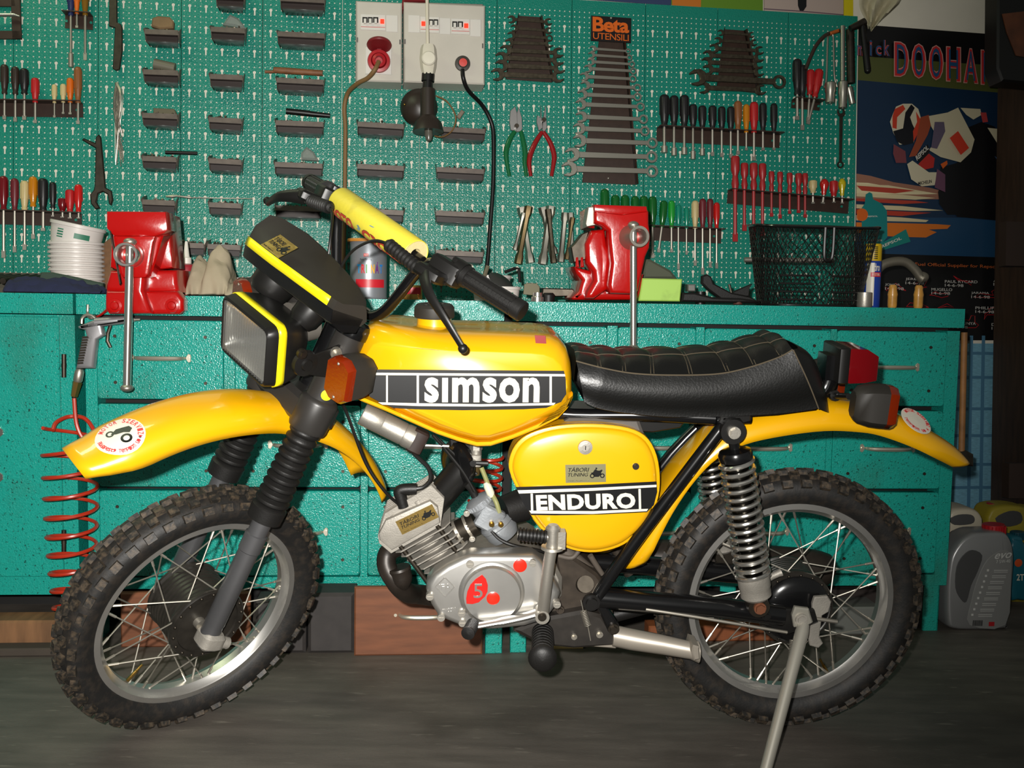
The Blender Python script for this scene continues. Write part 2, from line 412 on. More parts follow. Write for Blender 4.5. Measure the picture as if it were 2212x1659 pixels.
# left cupboard
xa, xb = kx(-420), kx(163)
lc = thing('cupboard', 'teal metal cupboard with a hinged door at the left end of the bench', 'cupboard', KF, ((xa + xb) / 2, 0, 0))
cabinet_body(lc, xa, xb, 0.115); worktop(lc, xa, xb)
dx0, dx1 = kx(-200), kx(131)
m = MB(KF); m.prism([(dx0, 0.165), (dx1, 0.165), (dx1, ZB - 0.005), (dx0, ZB - 0.005)], 0, 0.01, XZ, 0.002); dr = m.build('door', TEAL, lc)
for pz in (790, 1170):
    a = KP(138, pz - 25, 0.016); b = KP(138, pz + 25, 0.016); m = MB(KF); m.cyl(a, b, 0.006, n=10)
    m.cyl(a + (b - a) * 0.42, a + (b - a) * 0.58, 0.0068, n=10); m.build('hinge', DSTEEL, dr)
for pz in (933, 1030):
    c = KP(-2, pz, 0.01); m = MB(KF); m.prism([(c.x + x, c.z + z) for x, z in ((-0.02, -0.008), (0.004, -0.012), (0.011, -0.006), (0.011, 0.006), (0.004, 0.012), (-0.02, 0.008))], 0.01, 0.016, XZ, 0.001); m.cyl((c.x - 0.02, -0.012, c.z), (c.x - 0.02, -0.04, c.z), 0.006, n=8); m.build('latch', CHR, dr)
for sx in (xa + 0.1, xb - 0.03):
    m = MB(KF); m.bbox((sx - 0.02, 0.01, 0), (sx + 0.02, 0.05, 0.115)); m.build('leg', TEAL, lc)
rows = ((0.627, 0.829), (0.400, 0.614), (0.165, 0.390))
def drawer_unit(label, px0, px1, cols, body_l, body_r):
    x0, x1 = kx(px0), kx(px1)
    u = thing('drawer_cabinet', label, 'cabinet', KF, ((x0 + x1) / 2, 0, 0))
    cabinet_body(u, kx(body_l), kx(body_r), y0=0.06, mt=mat('gap_shade_paint', rgb(18, 17, 16), 0.8)); worktop(u, x0, x1)  # body coloured dark so the slots between drawers look shaded
    edges = [kx(body_l)] + [kx(q) for c in cols for q in c] + [kx(body_r)]
    for i in range(0, len(edges), 2):
        m = MB(KF); m.bbox((edges[i] + (0.001 if i else 0), -0.006, 0.13), (edges[i + 1] - (0.001 if i + 2 < len(edges) else 0), 0.06, ZB - 0.006)); m.build('stile', TEAL, u)
    m = MB(KF); m.bbox((kx(body_l), -0.004, 0.13), (kx(body_r), 0.045, 0.160)); m.build('bottom_rail', TEAL, u)
    for a, b in cols:
        for z0, z1 in rows: drawer(u, kx(a), kx(b), z0, z1)
    for px in (px0 + 25, (px0 + px1) / 2, px1 - 35):
        x = kx(px); m = MB(KF); m.bbox((x - 0.022, 0.0, 0), (x + 0.022, 0.004, 0.13)); m.bbox((x + 0.018, 0.0, 0), (x + 0.022, 0.05, 0.13)); m.build('leg', TEAL, u)
    return u
drawer_unit('teal drawer cabinet carrying the vise with the long hanging handle bar', 170, 1087, ((212, 484), (509, 780), (797, 1084)), 186, 1088)
drawer_unit('teal drawer cabinet carrying the wire basket and the vise behind the seat', 1107, 2074, ((1142, 1309), (1332, 1500), (1519, 1790), (1804, 2040)), 1110, 2068)
# added dark sheets painting in the shade between and under the units
m = MB(KF); m.bbox((kx(150), 0.09, 0.0), (kx(200), 0.11, ZB)); struct(m.build('shade_sheet_1', mat('gap_shade_paint', rgb(18, 17, 16), 0.8), sharp=None))
m = MB(KF); m.bbox((kx(1070), 0.06, 0.0), (kx(1125), 0.08, ZT - 0.01)); struct(m.build('shade_sheet_2', MATS['gap_shade_paint'], sharp=None))
m = MB(KF); m.bbox((kx(-420), 0.30, 0.0), (kx(2000), 0.32, 0.13)); struct(m.build('shade_sheet_3', MATS['gap_shade_paint'], sharp=None))
# ================================================================== the moped
bike = thing('moped', 'yellow enduro moped with black quilted seat leaning on its side stand', 'moped', BF, (0, 0, 0))
def bpoly(pts, w): return [(p.x, p.z) for p in (BP(x, y, w) for x, y in pts)]
def fpoly(pts, w): return [(p.x, p.z) for p in (FP(x, y, w) for x, y in pts)]
def plate(name, mt, pts, w0, w1, bev=0.0, seg=1, par=None, wt=None, F=BF, **k):
    """traced outline (traced at depth wt, default the near face) extruded between lateral offsets w0 and w1"""
    fn = bpoly if F is BF else fpoly
    m = MB(F); m.prism(fn(pts, w1 if wt is None else wt), w0, w1, XZ, bev, seg); return m.build(name, mt, par or bike, **k)
def bolt(px, py, w, r, mt=None, par=None, h=0.008, F=BF, hexa=True, name='bolt'):
    p = unproject(F, px, py, w); m = MB(F)
    m.cyl(p + V((0, 0.004, 0)), p + V((0, -h * 0.4, 0)), r, n=16); m.cyl(p + V((0, -h * 0.4, 0)), p + V((0, -h, 0)), r * 0.68, n=6 if hexa else 12)
    return m.build(name, mt or STEEL, par or bike)
# ------------------------------------------------------------------ wheels
def wheel(nm, F, ax, Rr, Rt, hub_r, hub_w, ph):
    ay = Matrix.Translation(V(ax)) @ Matrix(((1, 0, 0, 0), (0, 0, -1, 0), (0, 1, 0, 0), (0, 0, 0, 1)))   # local z -> toward camera
    k = Rr / 0.217
    half = [(0.217, 0.0215), (0.2165, 0.0245), (0.2040, 0.0245), (0.2022, 0.0215), (0.1985, 0.0135), (0.1935, 0.0085)]
    inn = [(0.2, 0.0), (0.202, 0.011), (0.209, 0.0175)]
    prof = half + [(r, -w) for r, w in reversed(half)] + [(r, -w) for r, w in reversed(inn)] + inn[1:]
    m = MB(F); m.lathe([(r * k, w) for r, w in prof], ay, 96, closed=True); rim = m.build(nm + '_rim', ALUP, bike)
    d = Rt - 0.2735
    hp = [(0.213 * k, 0.0205), (0.219 * k, 0.0285), (0.231, 0.0365), (0.244, 0.0390), (0.256, 0.0365), (0.266 + d, 0.0275), (0.2715 + d, 0.014), (0.2735 + d, 0.0)]
    tp = hp + [(r, -w) for r, w in reversed(hp[:-1])]
    m = MB(F); m.lathe(tp, ay, 96, closed=True); tyre = m.build(nm + '_tyre', TYRE, bike)
    m = MB(F); n = 42
    for i in range(n):
        for row in (-2, -1, 0, 1, 2):
            a = 2 * PI * (i + (0.5 if row % 2 else 0.0)) / n + ph
            rr, w, tilt = {0: (0.2725, 0, 0), 1: (0.2700, 0.0165, 0.35), 2: (0.2585, 0.0325, 0.98)}[abs(row)]
            sg = 1 if row >= 0 else -1
            ra = V((math.cos(a), math.sin(a), 0)); ta = V((-math.sin(a), math.cos(a), 0)); la = V((0, 0, 1))
            nn = (ra * math.cos(tilt) + la * (sg * math.sin(tilt))); ll = ta.cross(nn)
            c = ra * (rr + d) + la * (sg * w); sz = {0: (0.022, 0.017), 1: (0.021, 0.015), 2: (0.023, 0.017)}[abs(row)]
            T = ay @ frame(ta, ll, nn, c)
            m.box((0, 0, 0.0025), (sz[0], sz[1], 0.0145), M=T, taper=0.86)
    tr = m.build('tread_blocks', TREAD, tyre)
    tr['label'] = 'dusty knobbly tread blocks'
    # hub
    h = hub_w; rr = hub_r
    pf = [(0.010, -h - 0.012), (0.022, -h - 0.012), (0.024, -h), (rr * 0.92, -h + 0.004), (rr, -h + 0.006), (rr, -h + 0.012)]
    q = 7
    for i in range(q):
        z0 = -h + 0.016 + (2 * h - 0.036) * i / q; z1 = z0 + (2 * h - 0.036) / q
        pf += [(rr * 0.9, z0), (rr * 0.97, z0 + 0.002), (rr * 0.97, z1 - 0.003), (rr * 0.9, z1 - 0.001)]
    pf += [(rr, h - 0.018), (rr * 1.02, h - 0.014), (rr * 1.02, h - 0.004), (rr * 0.99, h), (rr * 0.84, h), (rr * 0.82, h - 0.004), (rr * 0.55, h - 0.004), (rr * 0.3, h - 0.002), (0.012, h + 0.003), (0.012, h + 0.012), (0.001, h + 0.012)]
    m = MB(F); m.lathe(pf, ay, 48); hub = m.build(nm + '_hub', mat('black_hub_paint', rgb(34, 31, 27), 0.4, var=(40, 0.3)), bike)
    m = MB(F)
    for i in range(18):
        a = 2 * PI * i / 18 + 0.1
        p = ay @ V((rr * 0.93 * math.cos(a), rr * 0.93 * math.sin(a), h)); m.sphere(p, 0.0034, 8, 5)
    m.build('rivet_ring', DSTEEL, hub)
    sm = None
    for side in (-1, 1):
        for dr in (-1, 1):
            m = MB(F); a0, a1 = 0.0, dr * math.radians(48)
            p0 = V((rr * 0.93 * math.cos(a0), rr * 0.93 * math.sin(a0), side * (h - 0.006 + 0.004 * dr))); p1 = V((0.1955 * k * math.cos(a1), 0.1955 * k * math.sin(a1), side * 0.003))
            pm = p0 + (p1 - p0) * 0.86
            m.tube([p0, pm], 0.00155, 6); m.tube([pm, p1], 0.0027, 6)
            first = None
            for i in range(9):
                L = MW[rim.name].inverted() @ F @ ay @ Matrix.Rotation(2 * PI * i / 9 + ph + (0.17 if side > 0 else 0.0) + (0.0 if dr > 0 else 0.35), 4, 'Z')
                if first is None: first = m.build('spoke', STEEL, rim, L=L)
                else: inst(first, rim, L)
    return rim, tyre, hub
wheel('rear', BF, (0, 0, 0.285), 0.217, 0.2745, 0.078, 0.052, 0.05)
_frim, _ftyre, _fhub = wheel('front', FF, (0, 0, 0), 0.215, 0.2725, 0.078, 0.058, 0.02)
for nm, F, px, py in (('valve_stem', FF, 292, 1452), ('valve_stem', BF, 1780, 1440)):
    p = unproject(F, px, py, 0.0); m = MB(F); dv = (V((0, 0, 0)) if F is FF else V((0, 0, 0.285))) - p; dv.y = 0; dv.normalize(); m.cyl(p - dv * 0.022, p + dv * 0.004, 0.004, n=8); m.cyl(p + dv * 0.004, p + dv * 0.02, 0.0026, n=8); m.build(nm, mat('brass', rgb(150, 120, 60), 0.3, 1.0), bike)
# ------------------------------------------------------------------ fork
LX = -0.010
for s in (1, -1):
    y = -0.085 * s
    m = MB(FF); m.lathe([(0.001, -0.03), (0.016, -0.03), (0.02, -0.022), (0.0205, 0.0), (0.0195, 0.02), (0.0205, 0.024), (0.0205, 0.19), (0.0225, 0.192), (0.0225, 0.228), (0.0195, 0.23), (0.0195, 0.29), (0.001, 0.29)], Matrix.Translation((LX, y, 0)), 24)
    m.build('fork_slider', mat('grey_fork_alloy', rgb(104, 104, 106), 0.38, 0.7, var=(8, 0.15)), bike)
    if s > 0:
        m = MB(FF); m.rbox((LX + 0.004, y - 0.002, -0.012), (0.05, 0.05, 0.036), 0.014, seg=3); m.cyl((LX + 0.02, y, -0.018), (LX + 0.05, y - 0.004, -0.022), 0.0125, 0.012); m.build('axle_clamp', CAST, bike)
        m = MB(FF); m.cyl((LX - 0.015, y + 0.05, 0.005), (LX - 0.012, y + 0.018, 0.005), 0.012, n=12); m.build('axle_nut', STEEL, bike)
    pf = [(0.02, 0.262), (0.034, 0.263), (0.035, 0.29), (0.031, 0.294)]; nr = 10
    for i in range(nr):
        z0 = 0.296 + i * 0.0168; pf += [(0.0255, z0), (0.034 - 0.0004 * i, z0 + 0.0055), (0.0345 - 0.0004 * i, z0 + 0.0085), (0.034 - 0.0004 * i, z0 + 0.0115), (0.0255, z0 + 0.0165)]
    pf += [(0.028, 0.466), (0.028, 0.50), (0.001, 0.50)]
    m = MB(FF); m.lathe(pf, Matrix.Translation((LX, y, 0)), 28); m.build('fork_bellows', RUB, bike)
    m = MB(FF); m.lathe([(0.001, 0.46), (0.036, 0.462), (0.038, 0.468), (0.038, 0.520), (0.036, 0.526), (0.030, 0.530), (0.030, 0.660), (0.031, 0.664), (0.001, 0.664)], Matrix.Translation((LX, y, 0)), 28)
    m.build('fork_upper_cover', mat('satin_black_paint', rgb(42, 40, 38), 0.4), bike)
    m = MB(FF); m.lathe([(0.001, 0.662), (0.0325, 0.663), (0.0335, 0.672), (0.033, 0.683), (0.029, 0.690), (0.014, 0.693), (0.013, 0.699), (0.001, 0.700)], Matrix.Translation((LX, y, 0)), 28); m.build('fork_cap', BLKS, bike)
m = MB(FF); m.rbox((-0.002, 0, 0.495), (0.085, 0.21, 0.055), 0.02, seg=3); m.rbox((0.0, 0, 0.675), (0.07, 0.20, 0.02), 0.02, seg=3); m.build('fork_clamp', MATS['satin_black_paint'], bike)
m = MB(FF); m.cyl((0.028, 0, 0.52), (0.028, 0, 0.665), 0.028, n=20); m.build('steering_head', BLKS, bike)
for pz in (0.615, 0.545):
    m = MB(FF); c = V((LX, -0.085, pz)); cd = FF.inverted() @ EYE - c; cd.z = 0; cd = Matrix.Rotation(0.25, 3, 'Z') @ cd; m.lathe([(0.001, 0.0314), (0.0105, 0.0302), (0.0105, 0.029)], axes(c, cd), 20); m.build('yellow_dot_sticker', mat('yellow_sticker', rgb(240, 226, 30), 0.4), bike)
# ------------------------------------------------------------------ front mudguard: arc about the axle
m = MB(FF); rings = []; N = 44
for i in range(N + 1):
    u = i / N; a = math.radians(-52.5 + 95.5 * u)                 # angle from the fork axis, negative = forward
    R = 0.483 - 0.022 * max(0, (u - 0.5) * 2) ** 1.3
    hw = 0.066 * min(1.0, 0.70 + 3.2 * u)  * min(1.0, 0.92 + 3.0 * (1 - u)); dp = 0.047 * min(1, 0.5 + 4 * u) * (1.0 if u < 0.55 else 1 - 0.35 * (u - 0.55) / 0.45)
    waist = math.exp(-((u - 0.52) / 0.085) ** 2); hw -= 0.012 * waist; dp += 0.004 * waist
    lip = 0.008 * math.exp(-(u / 0.03) ** 2)
    ring = []
    for k in range(17):
        t = -1 + 2 * k / 16; f = abs(t) ** 2.6
        rr = R - dp * f + lip; ring.append(V((rr * math.sin(a), hw * math.sin(t * PI / 2) if True else 0, rr * math.cos(a))))
    rings.append(ring)
m.loft(rings, closed=False); fg = m.build('front_mudguard', YEL, bike, solid=0.0025)
# round service sticker near the tip of the front mudguard
def fg_pt(u, t, lift=0.0016):
    a = math.radians(-52.5 + 95.5 * u); R = 0.483; hw = 0.066 * min(1.0, 0.70 + 3.2 * u); dp = 0.047 * min(1, 0.5 + 4 * u)
    rr = R - dp * abs(t) ** 2.6 + lift; return V((rr * math.sin(a), hw * math.sin(t * PI / 2), rr * math.cos(a)))
def fg_xy(x, y, lift):
    """sticker plane: x along the arc (metres, from the sticker centre), y across toward the far side"""
    return fg_pt(0.108 + x / (0.483 * math.radians(95.5)), (-0.16 + y / 0.085), lift)
def disc_patch(mb, fn, r, lift, n=28, rings=5, cx=0, cy=0):
    vs = [fn(cx, cy, lift)]; fs = []
    for j in range(1, rings + 1):
        for i in range(n): vs.append(fn(cx + r * j / rings * math.cos(2 * PI * i / n), cy + r * j / rings * math.sin(2 * PI * i / n), lift))
    for i in range(n): fs.append((0, 1 + (i + 1) % n, 1 + i))
    for j in range(rings - 1):
        for i in range(n):
            a = 1 + j * n; i2 = (i + 1) % n; fs.append((a + i, a + i2, a + n + i2, a + n + i))
    mb.add(vs, fs)
REDP = mat('red_print', rgb(200, 50, 52), 0.4)
m = MB(FF); disc_patch(m, fg_xy, 0.042, 0.0022); st = m.build('round_sticker', WHITEP, fg); st['label'] = 'round white workshop sticker with red lettering'
def map_text(mb, txt, fn, cx, cy, w, h, lift, rot=0.0, bold=0.01):
    vs, fs = text_geo(txt, bold, 1.0, 0.02); c, s = math.cos(rot), math.sin(rot)
    mb.add([fn(cx + c * (v.x - .5) * w - s * (v.y - .5) * h, cy + s * (v.x - .5) * w + c * (v.y - .5) * h, lift + 0.0004 * (v.z > 0)) for v in vs], fs)
def ring_text(mb, txt, fn, R, a0, a1, h, lift, inward=False, wch=0.0055):
    for i, ch in enumerate(txt):
        if ch == ' ': continue
        a = math.radians(a0 + (a1 - a0) * i / max(1, len(txt) - 1))
        map_text(mb, ch, fn, R * math.cos(a), R * math.sin(a), wch, h, lift, a + (PI / 2 if inward else -PI / 2))
m = MB(FF); ring_text(m, 'MOTOR SZERVIZ', fg_xy, 0.034, 130, -28, 0.0095, 0.0034); ring_text(m, 'Budapest, Templom u. 4', fg_xy, 0.034, 172, 322, 0.0072, 0.0034, True, 0.0042); m.build('lettering', REDP, st)
m = MB(FF)
for cx, cy, r in ((-0.012, 0.012, 0.0072), (0.006, -0.012, 0.0098)): m.add([fg_xy(cx + q * math.cos(2 * PI * i / 20), cy + q * math.sin(2 * PI * i / 20), 0.0034) for q in (r, r * 0.55) for i in range(20)], [(i, (i + 1) % 20, 20 + (i + 1) % 20, 20 + i) for i in range(20)])
m.add([fg_xy(x, y, 0.0034) for x, y in ((-0.012, 0.010), (0.001, 0.016), (0.012, 0.013), (0.022, 0.010), (0.024, 0.002), (0.016, -0.004), (0.008, 0.002), (-0.004, 0.005))], [tuple(range(8))])
m.add([fg_xy(0.026 + 0.004 * (1 if i % 2 == 0 else 0.42) * math.cos(PI / 2 + PI * i / 5), -0.022 + 0.004 * (1 if i % 2 == 0 else 0.42) * math.sin(PI / 2 + PI * i / 5), 0.0034) for i in range(10)], [tuple(range(10))])
m.build('motorcycle_emblem', BLKP, st)
# ------------------------------------------------------------------ headlight
HL = frame(V((0, -1, 0)), V((-0.39, 0, 0.9208)), V((-0.9208, 0, -0.39)), V((-0.157, 0, 0.577)))   # x toward the rider's left, y up, z forward
HLF = FF @ HL
def rrect(w, h, r, n=4): return [(sx * (w - r) + r * math.cos(math.radians(a0 + 90 * k / n)), sy * (h - r) + r * math.sin(math.radians(a0 + 90 * k / n))) for sx, sy, a0 in ((1, 1, 0), (-1, 1, 90), (-1, -1, 180), (1, -1, 270)) for k in range(n + 1)]
def ringsz(mb, lst): mb.loft([[V((x, y, z)) for x, y in rrect(w, h, r)] for w, h, r, z in lst], cap=False)
m = MB(HLF); ringsz(m, [(0.079, 0.050, 0.012, 0.003), (0.083, 0.054, 0.013, 0.007), (0.086, 0.058, 0.015, 0.004), (0.0895, 0.061, 0.018, -0.012), (0.0895, 0.061, 0.018, -0.034), (0.084, 0.058, 0.022, -0.062), (0.066, 0.05, 0.03, -0.085), (0.04, 0.035, 0.028, -0.105), (0.02, 0.02, 0.019, -0.110)])
m.add([(x, y, -0.110) for x, y in rrect(0.02, 0.02, 0.019)], [tuple(range(20))]); hl = m.build('headlight_housing', BLK, bike)
m = MB(HLF); ringsz(m, [(0.0905, 0.062, 0.018, -0.014), (0.0905, 0.062, 0.018, -0.030)]); m.build('yellow_stripe', mat('yellow_tape', rgb(244, 226, 20), 0.35), hl, solid=0.0008)
m = MB(HLF); ringsz(m, [(0.079, 0.05, 0.012, 0.001), (0.074, 0.047, 0.02, -0.014), (0.062, 0.042, 0.03, -0.032), (0.045, 0.036, 0.033, -0.046), (0.026, 0.024, 0.022, -0.055), (0.010, 0.010, 0.009, -0.058)]); m.add([(x, y, -0.058) for x, y in rrect(0.010, 0.010, 0.009)], [tuple(range(20))]); m.build('reflector', mat('lamp_reflector', rgb(205, 205, 198), 0.22, 0.9), hl)
m = MB(HLF)
for i in range(18):
    x0 = -0.079 + 0.158 * i / 18; x1 = x0 + 0.158 / 18; xm = (x0 + x1) / 2
    for y0, y1 in ((-0.05, -0.008), (-0.008, 0.05)):
        m.add([(x0, y0, 0.002), (x1, y0, 0.002), (x1, y1, 0.002), (x0, y1, 0.002), (xm, y0, 0.0075), (xm, y1, 0.0075)], [(0, 4, 5, 3), (4, 1, 2, 5)])
m.build('lens', mat('fluted_lamp_glass', (0.16, 0.16, 0.15), 0.04, alpha=0.28, coat=0.8), hl)
m = MB(HLF); m.cyl((0, 0.02, -0.09), (0.0, 0.02, -0.135), 0.04, 0.038, n=24); m.build('horn_cover', mat('grey_plastic', rgb(92, 88, 82), 0.5), bike)
for s in (1, -1):
    # bracket arm from fork to headlight
    m = MB(FF); m.prism([(-0.112, 0.585), (-0.10, 0.605), (-0.082, 0.612), (-0.01, 0.660), (0.006, 0.60), (-0.03, 0.575), (-0.082, 0.572), (-0.10, 0.574)], 0.096, 0.101, XZ, 0.001)
    if s < 0: m.v = [V((p.x, -p.y, p.z)) for p in m.v]; m.f = [tuple(reversed(f)) for f in m.f]
    m.build('headlight_bracket', BLK, bike)
m = MB(FF); m.lathe([(0.001, 0.004), (0.010, 0.004), (0.012, 0.0), (0.024, -0.002), (0.026, -0.010)], axes((-0.091, -0.105, 0.591), (0, -1, 0)), 20); m.build('bracket_boss', BLK, bike)
bolt(652, 764, 0.109, 0.0095, DSTEEL, F=FF)
# ------------------------------------------------------------------ indicators
AMB = mat('amber_lens', rgb(112, 30, 4), 0.16, coat=0.5, bump=(160, 0.25)); REDL = mat('red_lens', rgb(104, 8, 14), 0.16, coat=0.5)
def indicator(F, o, z, x, stem, nm='indicator', sc=1.0):
    """o lens centre, z lens facing direction, x long axis"""
    T = F @ axes(o, z, x); m = MB(T)
    oc = [(0.042, 0.014), (0.030, 0.030), (-0.030, 0.030), (-0.042, 0.014), (-0.042, -0.014), (-0.030, -0.030), (0.030, -0.030), (0.042, -0.014)]
    oc = [(a * sc, b * sc) for a, b in oc]
    m.loft([[V((a * k, b * k, z)) for a, b in oc] for k, z in ((1.0, 0.0), (1.0, -0.012), (0.97, -0.03), (0.84, -0.052), (0.6, -0.060))]); b = m.build(nm, MATTE, bike)
    m = MB(T); m.loft([[V((a * k, c * k, z)) for a, c in oc] for k, z in ((1.005, 0.0), (1.005, 0.010), (0.93, 0.017))]); m.build('lens', AMB, b)
    m = MB(T)
    for sx in (-1, 1): m.sphere((sx * 0.033 * sc, 0, 0.0155), 0.0036, 8, 5)
    m.build('screw', STEEL, b)
    m = MB(F); m.cyl(stem[0], stem[1], 0.0065, n=10); m.cyl(stem[0], V(stem[0]) + (V(stem[1]) - V(stem[0])).normalized() * 0.008, 0.011, n=12); m.build('stalk', STEEL if F is FF else BLK, b)
    return b
for s in (1, -1):
    indicator(FF, (-0.067, -0.183 * s, 0.606), (-0.93, -0.12 * s, -0.34), (0.3, -0.0, -0.9), ((-0.04, -0.10 * s, 0.628), (-0.052, -0.165 * s, 0.615)))
# ------------------------------------------------------------------ instrument cowl with yellow stripe
secs = [(-0.155, -0.138, 0.722, -0.110, 0.788), (-0.14, -0.139, 0.722, -0.092, 0.792), (-0.10, -0.139, 0.721, -0.060, 0.788), (-0.05, -0.138, 0.720, -0.050, 0.780), (0.0, -0.137, 0.720, -0.050, 0.773), (0.05, -0.137, 0.720, -0.052, 0.766), (0.10, -0.136, 0.720, -0.056, 0.757), (0.14, -0.135, 0.720, -0.062, 0.745), (0.155, -0.132, 0.720, -0.070, 0.738)]
m = MB(FF); rings = []
for w, sx, sz, tx, tz in secs:
    e = 1.0 if abs(w) < 0.15 else 0.6
    rings.append([V((sx + 0.010, -w, sz - 0.030)), V((sx, -w, sz - 0.004)), V((sx + 0.001, -w, sz + 0.012)), V((sx + (tx - sx) * 0.35 - 0.006, -w, sz + (tz - sz) * 0.55)), V((tx - 0.004, -w, tz)), V((tx + 0.004, -w, tz - 0.001)), V((tx + (0.012 if w > 0 else 0.024), -w, sz + 0.006)), V((-0.050, -w, 0.712)), V((-0.058, -w, 0.700))])
m.loft(rings); cw = m.build('instrument_cowl', MATTE, bike, sharp=30)
m = MB(FF); m.loft([[V((sx - 0.0012, -w, sz - 0.004)), V((sx - 0.0004, -w, sz + 0.013))] for w, sx, sz, tx, tz in secs[:-1]], closed=False); m.build('yellow_stripe', MATS['yellow_tape'], cw, solid=0.0012)
m = MB(FF); rings = []
for w, sx, sz, tx, tz in secs: rings.append([V((sx + 0.0, -w, sz - 0.005)), V((sx + 0.006, -w, sz - 0.028)), V((sx + 0.040, -w, sz - 0.040)), V((-0.062, -w, 0.686)), V((-0.060, -w, sz - 0.006))])
m.loft(rings); m.build('instrument_base', BLKS, bike)
for w, k in ((-0.085, 1.0), (0.05, 0.7)):
    m = MB(FF); m.lathe([(0.001, -0.05), (0.03 * k, -0.05), (0.040 * k, -0.038), (0.043 * k, -0.01), (0.001, 0.0)], axes((-0.085, -w, 0.694), (0.35, 0, 0.94)), 24); m.build('instrument_cup', BLK, bike)
GOLD = mat('gold_foil', rgb(176, 148, 84), 0.3, 0.8, bump=(70, 0.4)); SILVF = mat('silver_foil', rgb(176, 170, 130), 0.32, 0.7)
def tabori(par, o, ux, uy, base):
    """metal foil sticker: two lines of lettering and a small motorcycle"""
    o, ux, uy = V(o), V(ux), V(uy); n = ux.cross(uy).normalized(); F = MW_frame(par)
    m = MB(F); m.add([o + a * ux + b * uy + n * l for l in (0, 0.0006) for a, b in ((0, 0), (1, 0), (1, 1), (0, 1))], [(4, 5, 6, 7), (0, 1, 5, 4), (1, 2, 6, 5), (2, 3, 7, 6), (3, 0, 4, 7)]); st = m.build('foil_sticker', base, par)
    m = MB(F); text_on(m, 'TÀBORI', o + ux * 0.07 + uy * 0.60 + n * 0.0006, ux * 0.52, uy * 0.28, 0.0005, 0.012, 1.0, 0.25); text_on(m, 'TUNING', o + ux * 0.06 + uy * 0.34 + n * 0.0006, ux * 0.50, uy * 0.20, 0.0005, 0.012, 1.0, 0.25)
    text_on(m, 'Újvidék, Templom u. 4.', o + ux * 0.06 + uy * 0.07 + n * 0.0006, ux * 0.52, uy * 0.08, 0.0004)
    def q(a, b): return o + ux * a + uy * b + n * 0.0011
    asp = ux.length / uy.length
    for c in ((0.66, 0.36), (0.91, 0.36)): m.add([q(c[0] + r * math.cos(2 * PI * i / 18) / asp, c[1] + r * math.sin(2 * PI * i / 18)) for r in (0.13, 0.07) for i in range(18)], [(i, (i + 1) % 18, 18 + (i + 1) % 18, 18 + i) for i in range(18)])
    m.add([q(*p) for p in ((0.62, 0.52), (0.68, 0.56), (0.72, 0.70), (0.76, 0.73), (0.78, 0.66), (0.84, 0.64), (0.90, 0.70), (0.92, 0.66), (0.88, 0.52), (0.90, 0.40), (0.86, 0.40), (0.82, 0.30), (0.72, 0.30), (0.68, 0.42))], [tuple(range(14))])
    m.add([q(0.765 + 0.05 * math.cos(2 * PI * i / 12) / asp, 0.77 + 0.05 * math.sin(2 * PI * i / 12)) for i in range(12)], [tuple(range(12))])
    m.build('print', BLKP, st); return st
def MW_frame(par): return FRM.get(par.name, BF)
FRM = {cw.name: FF}
def cwp(px, py, w): return FP(px, py, w)
_o = V((-0.116, 0.085, 0.757)); tabori(cw, cwp(567, 530, -0.068) + V((-0.004, 0, 0)), V((0.008, -0.055, -0.003)), V((0.030, 0, 0.030)), GOLD)
# ------------------------------------------------------------------ handlebar
m = MB(FF)
half = [(0.046, -0.035, 0.700), (0.045, -0.060, 0.706), (0.040, -0.088, 0.730), (0.030, -0.118, 0.785), (0.022, -0.142, 0.832), (0.022, -0.170, 0.856), (0.030, -0.205, 0.864), (0.052, -0.27, 0.862), (0.080, -0.345, 0.857)]
pts = smooth([V((a, -b, c)) for a, b, c in reversed(half)] + [V(p) for p in half], 4); m.tube(pts, 0.0112, 12); m.build('handlebar', BLKS, bike)
m = MB(FF); m.cyl((0.014, -0.150, 0.852), (0.010, 0.150, 0.866), 0.007, n=10); m.build('crossbar', BLKS, bike)
PADY = mat('yellow_vinyl_pad', rgb(214, 198, 62), 0.45, bump=(140, 0.2), dirt=[(rgb(150, 140, 60), 14, 0.6, 0.85)]); FOAM = mat('cream_foam', rgb(200, 182, 130), 0.9, bump=(120, 0.4))
a, b = V((0.012, -0.128, 0.853)), V((0.008, 0.135, 0.866)); d = (b - a).normalized()
m = MB(FF); m.lathe([(0.0275, 0), (0.0285, 0.003), (0.0285, (b - a).length - 0.003), (0.0275, (b - a).length)], axes(a, d, (1, 0, 0)), 32, cap=False); pad = m.build('handlebar_pad', PADY, bike, solid=0.001)
m = MB(FF); m.lathe([(0.0275, 0.0015), (0.0115, 0.0015), (0.0095, 0.012)], axes(a, d, (1, 0, 0)), 28, cap=False); m.build('foam_core', FOAM, pad); m = MB(FF); m.lathe([(0.0275, (b - a).length - 0.002), (0.009, (b - a).length - 0.002)], axes(a, d, (1, 0, 0)), 28, cap=False); m.build('foam_core', FOAM, pad)
PT = axes(a, d, (1, 0, 0)); FRM[pad.name] = FF
def padp(u, an, l=0.0): return PT @ V(((0.0290 + l) * math.cos(an), (0.0290 + l) * math.sin(an), u))
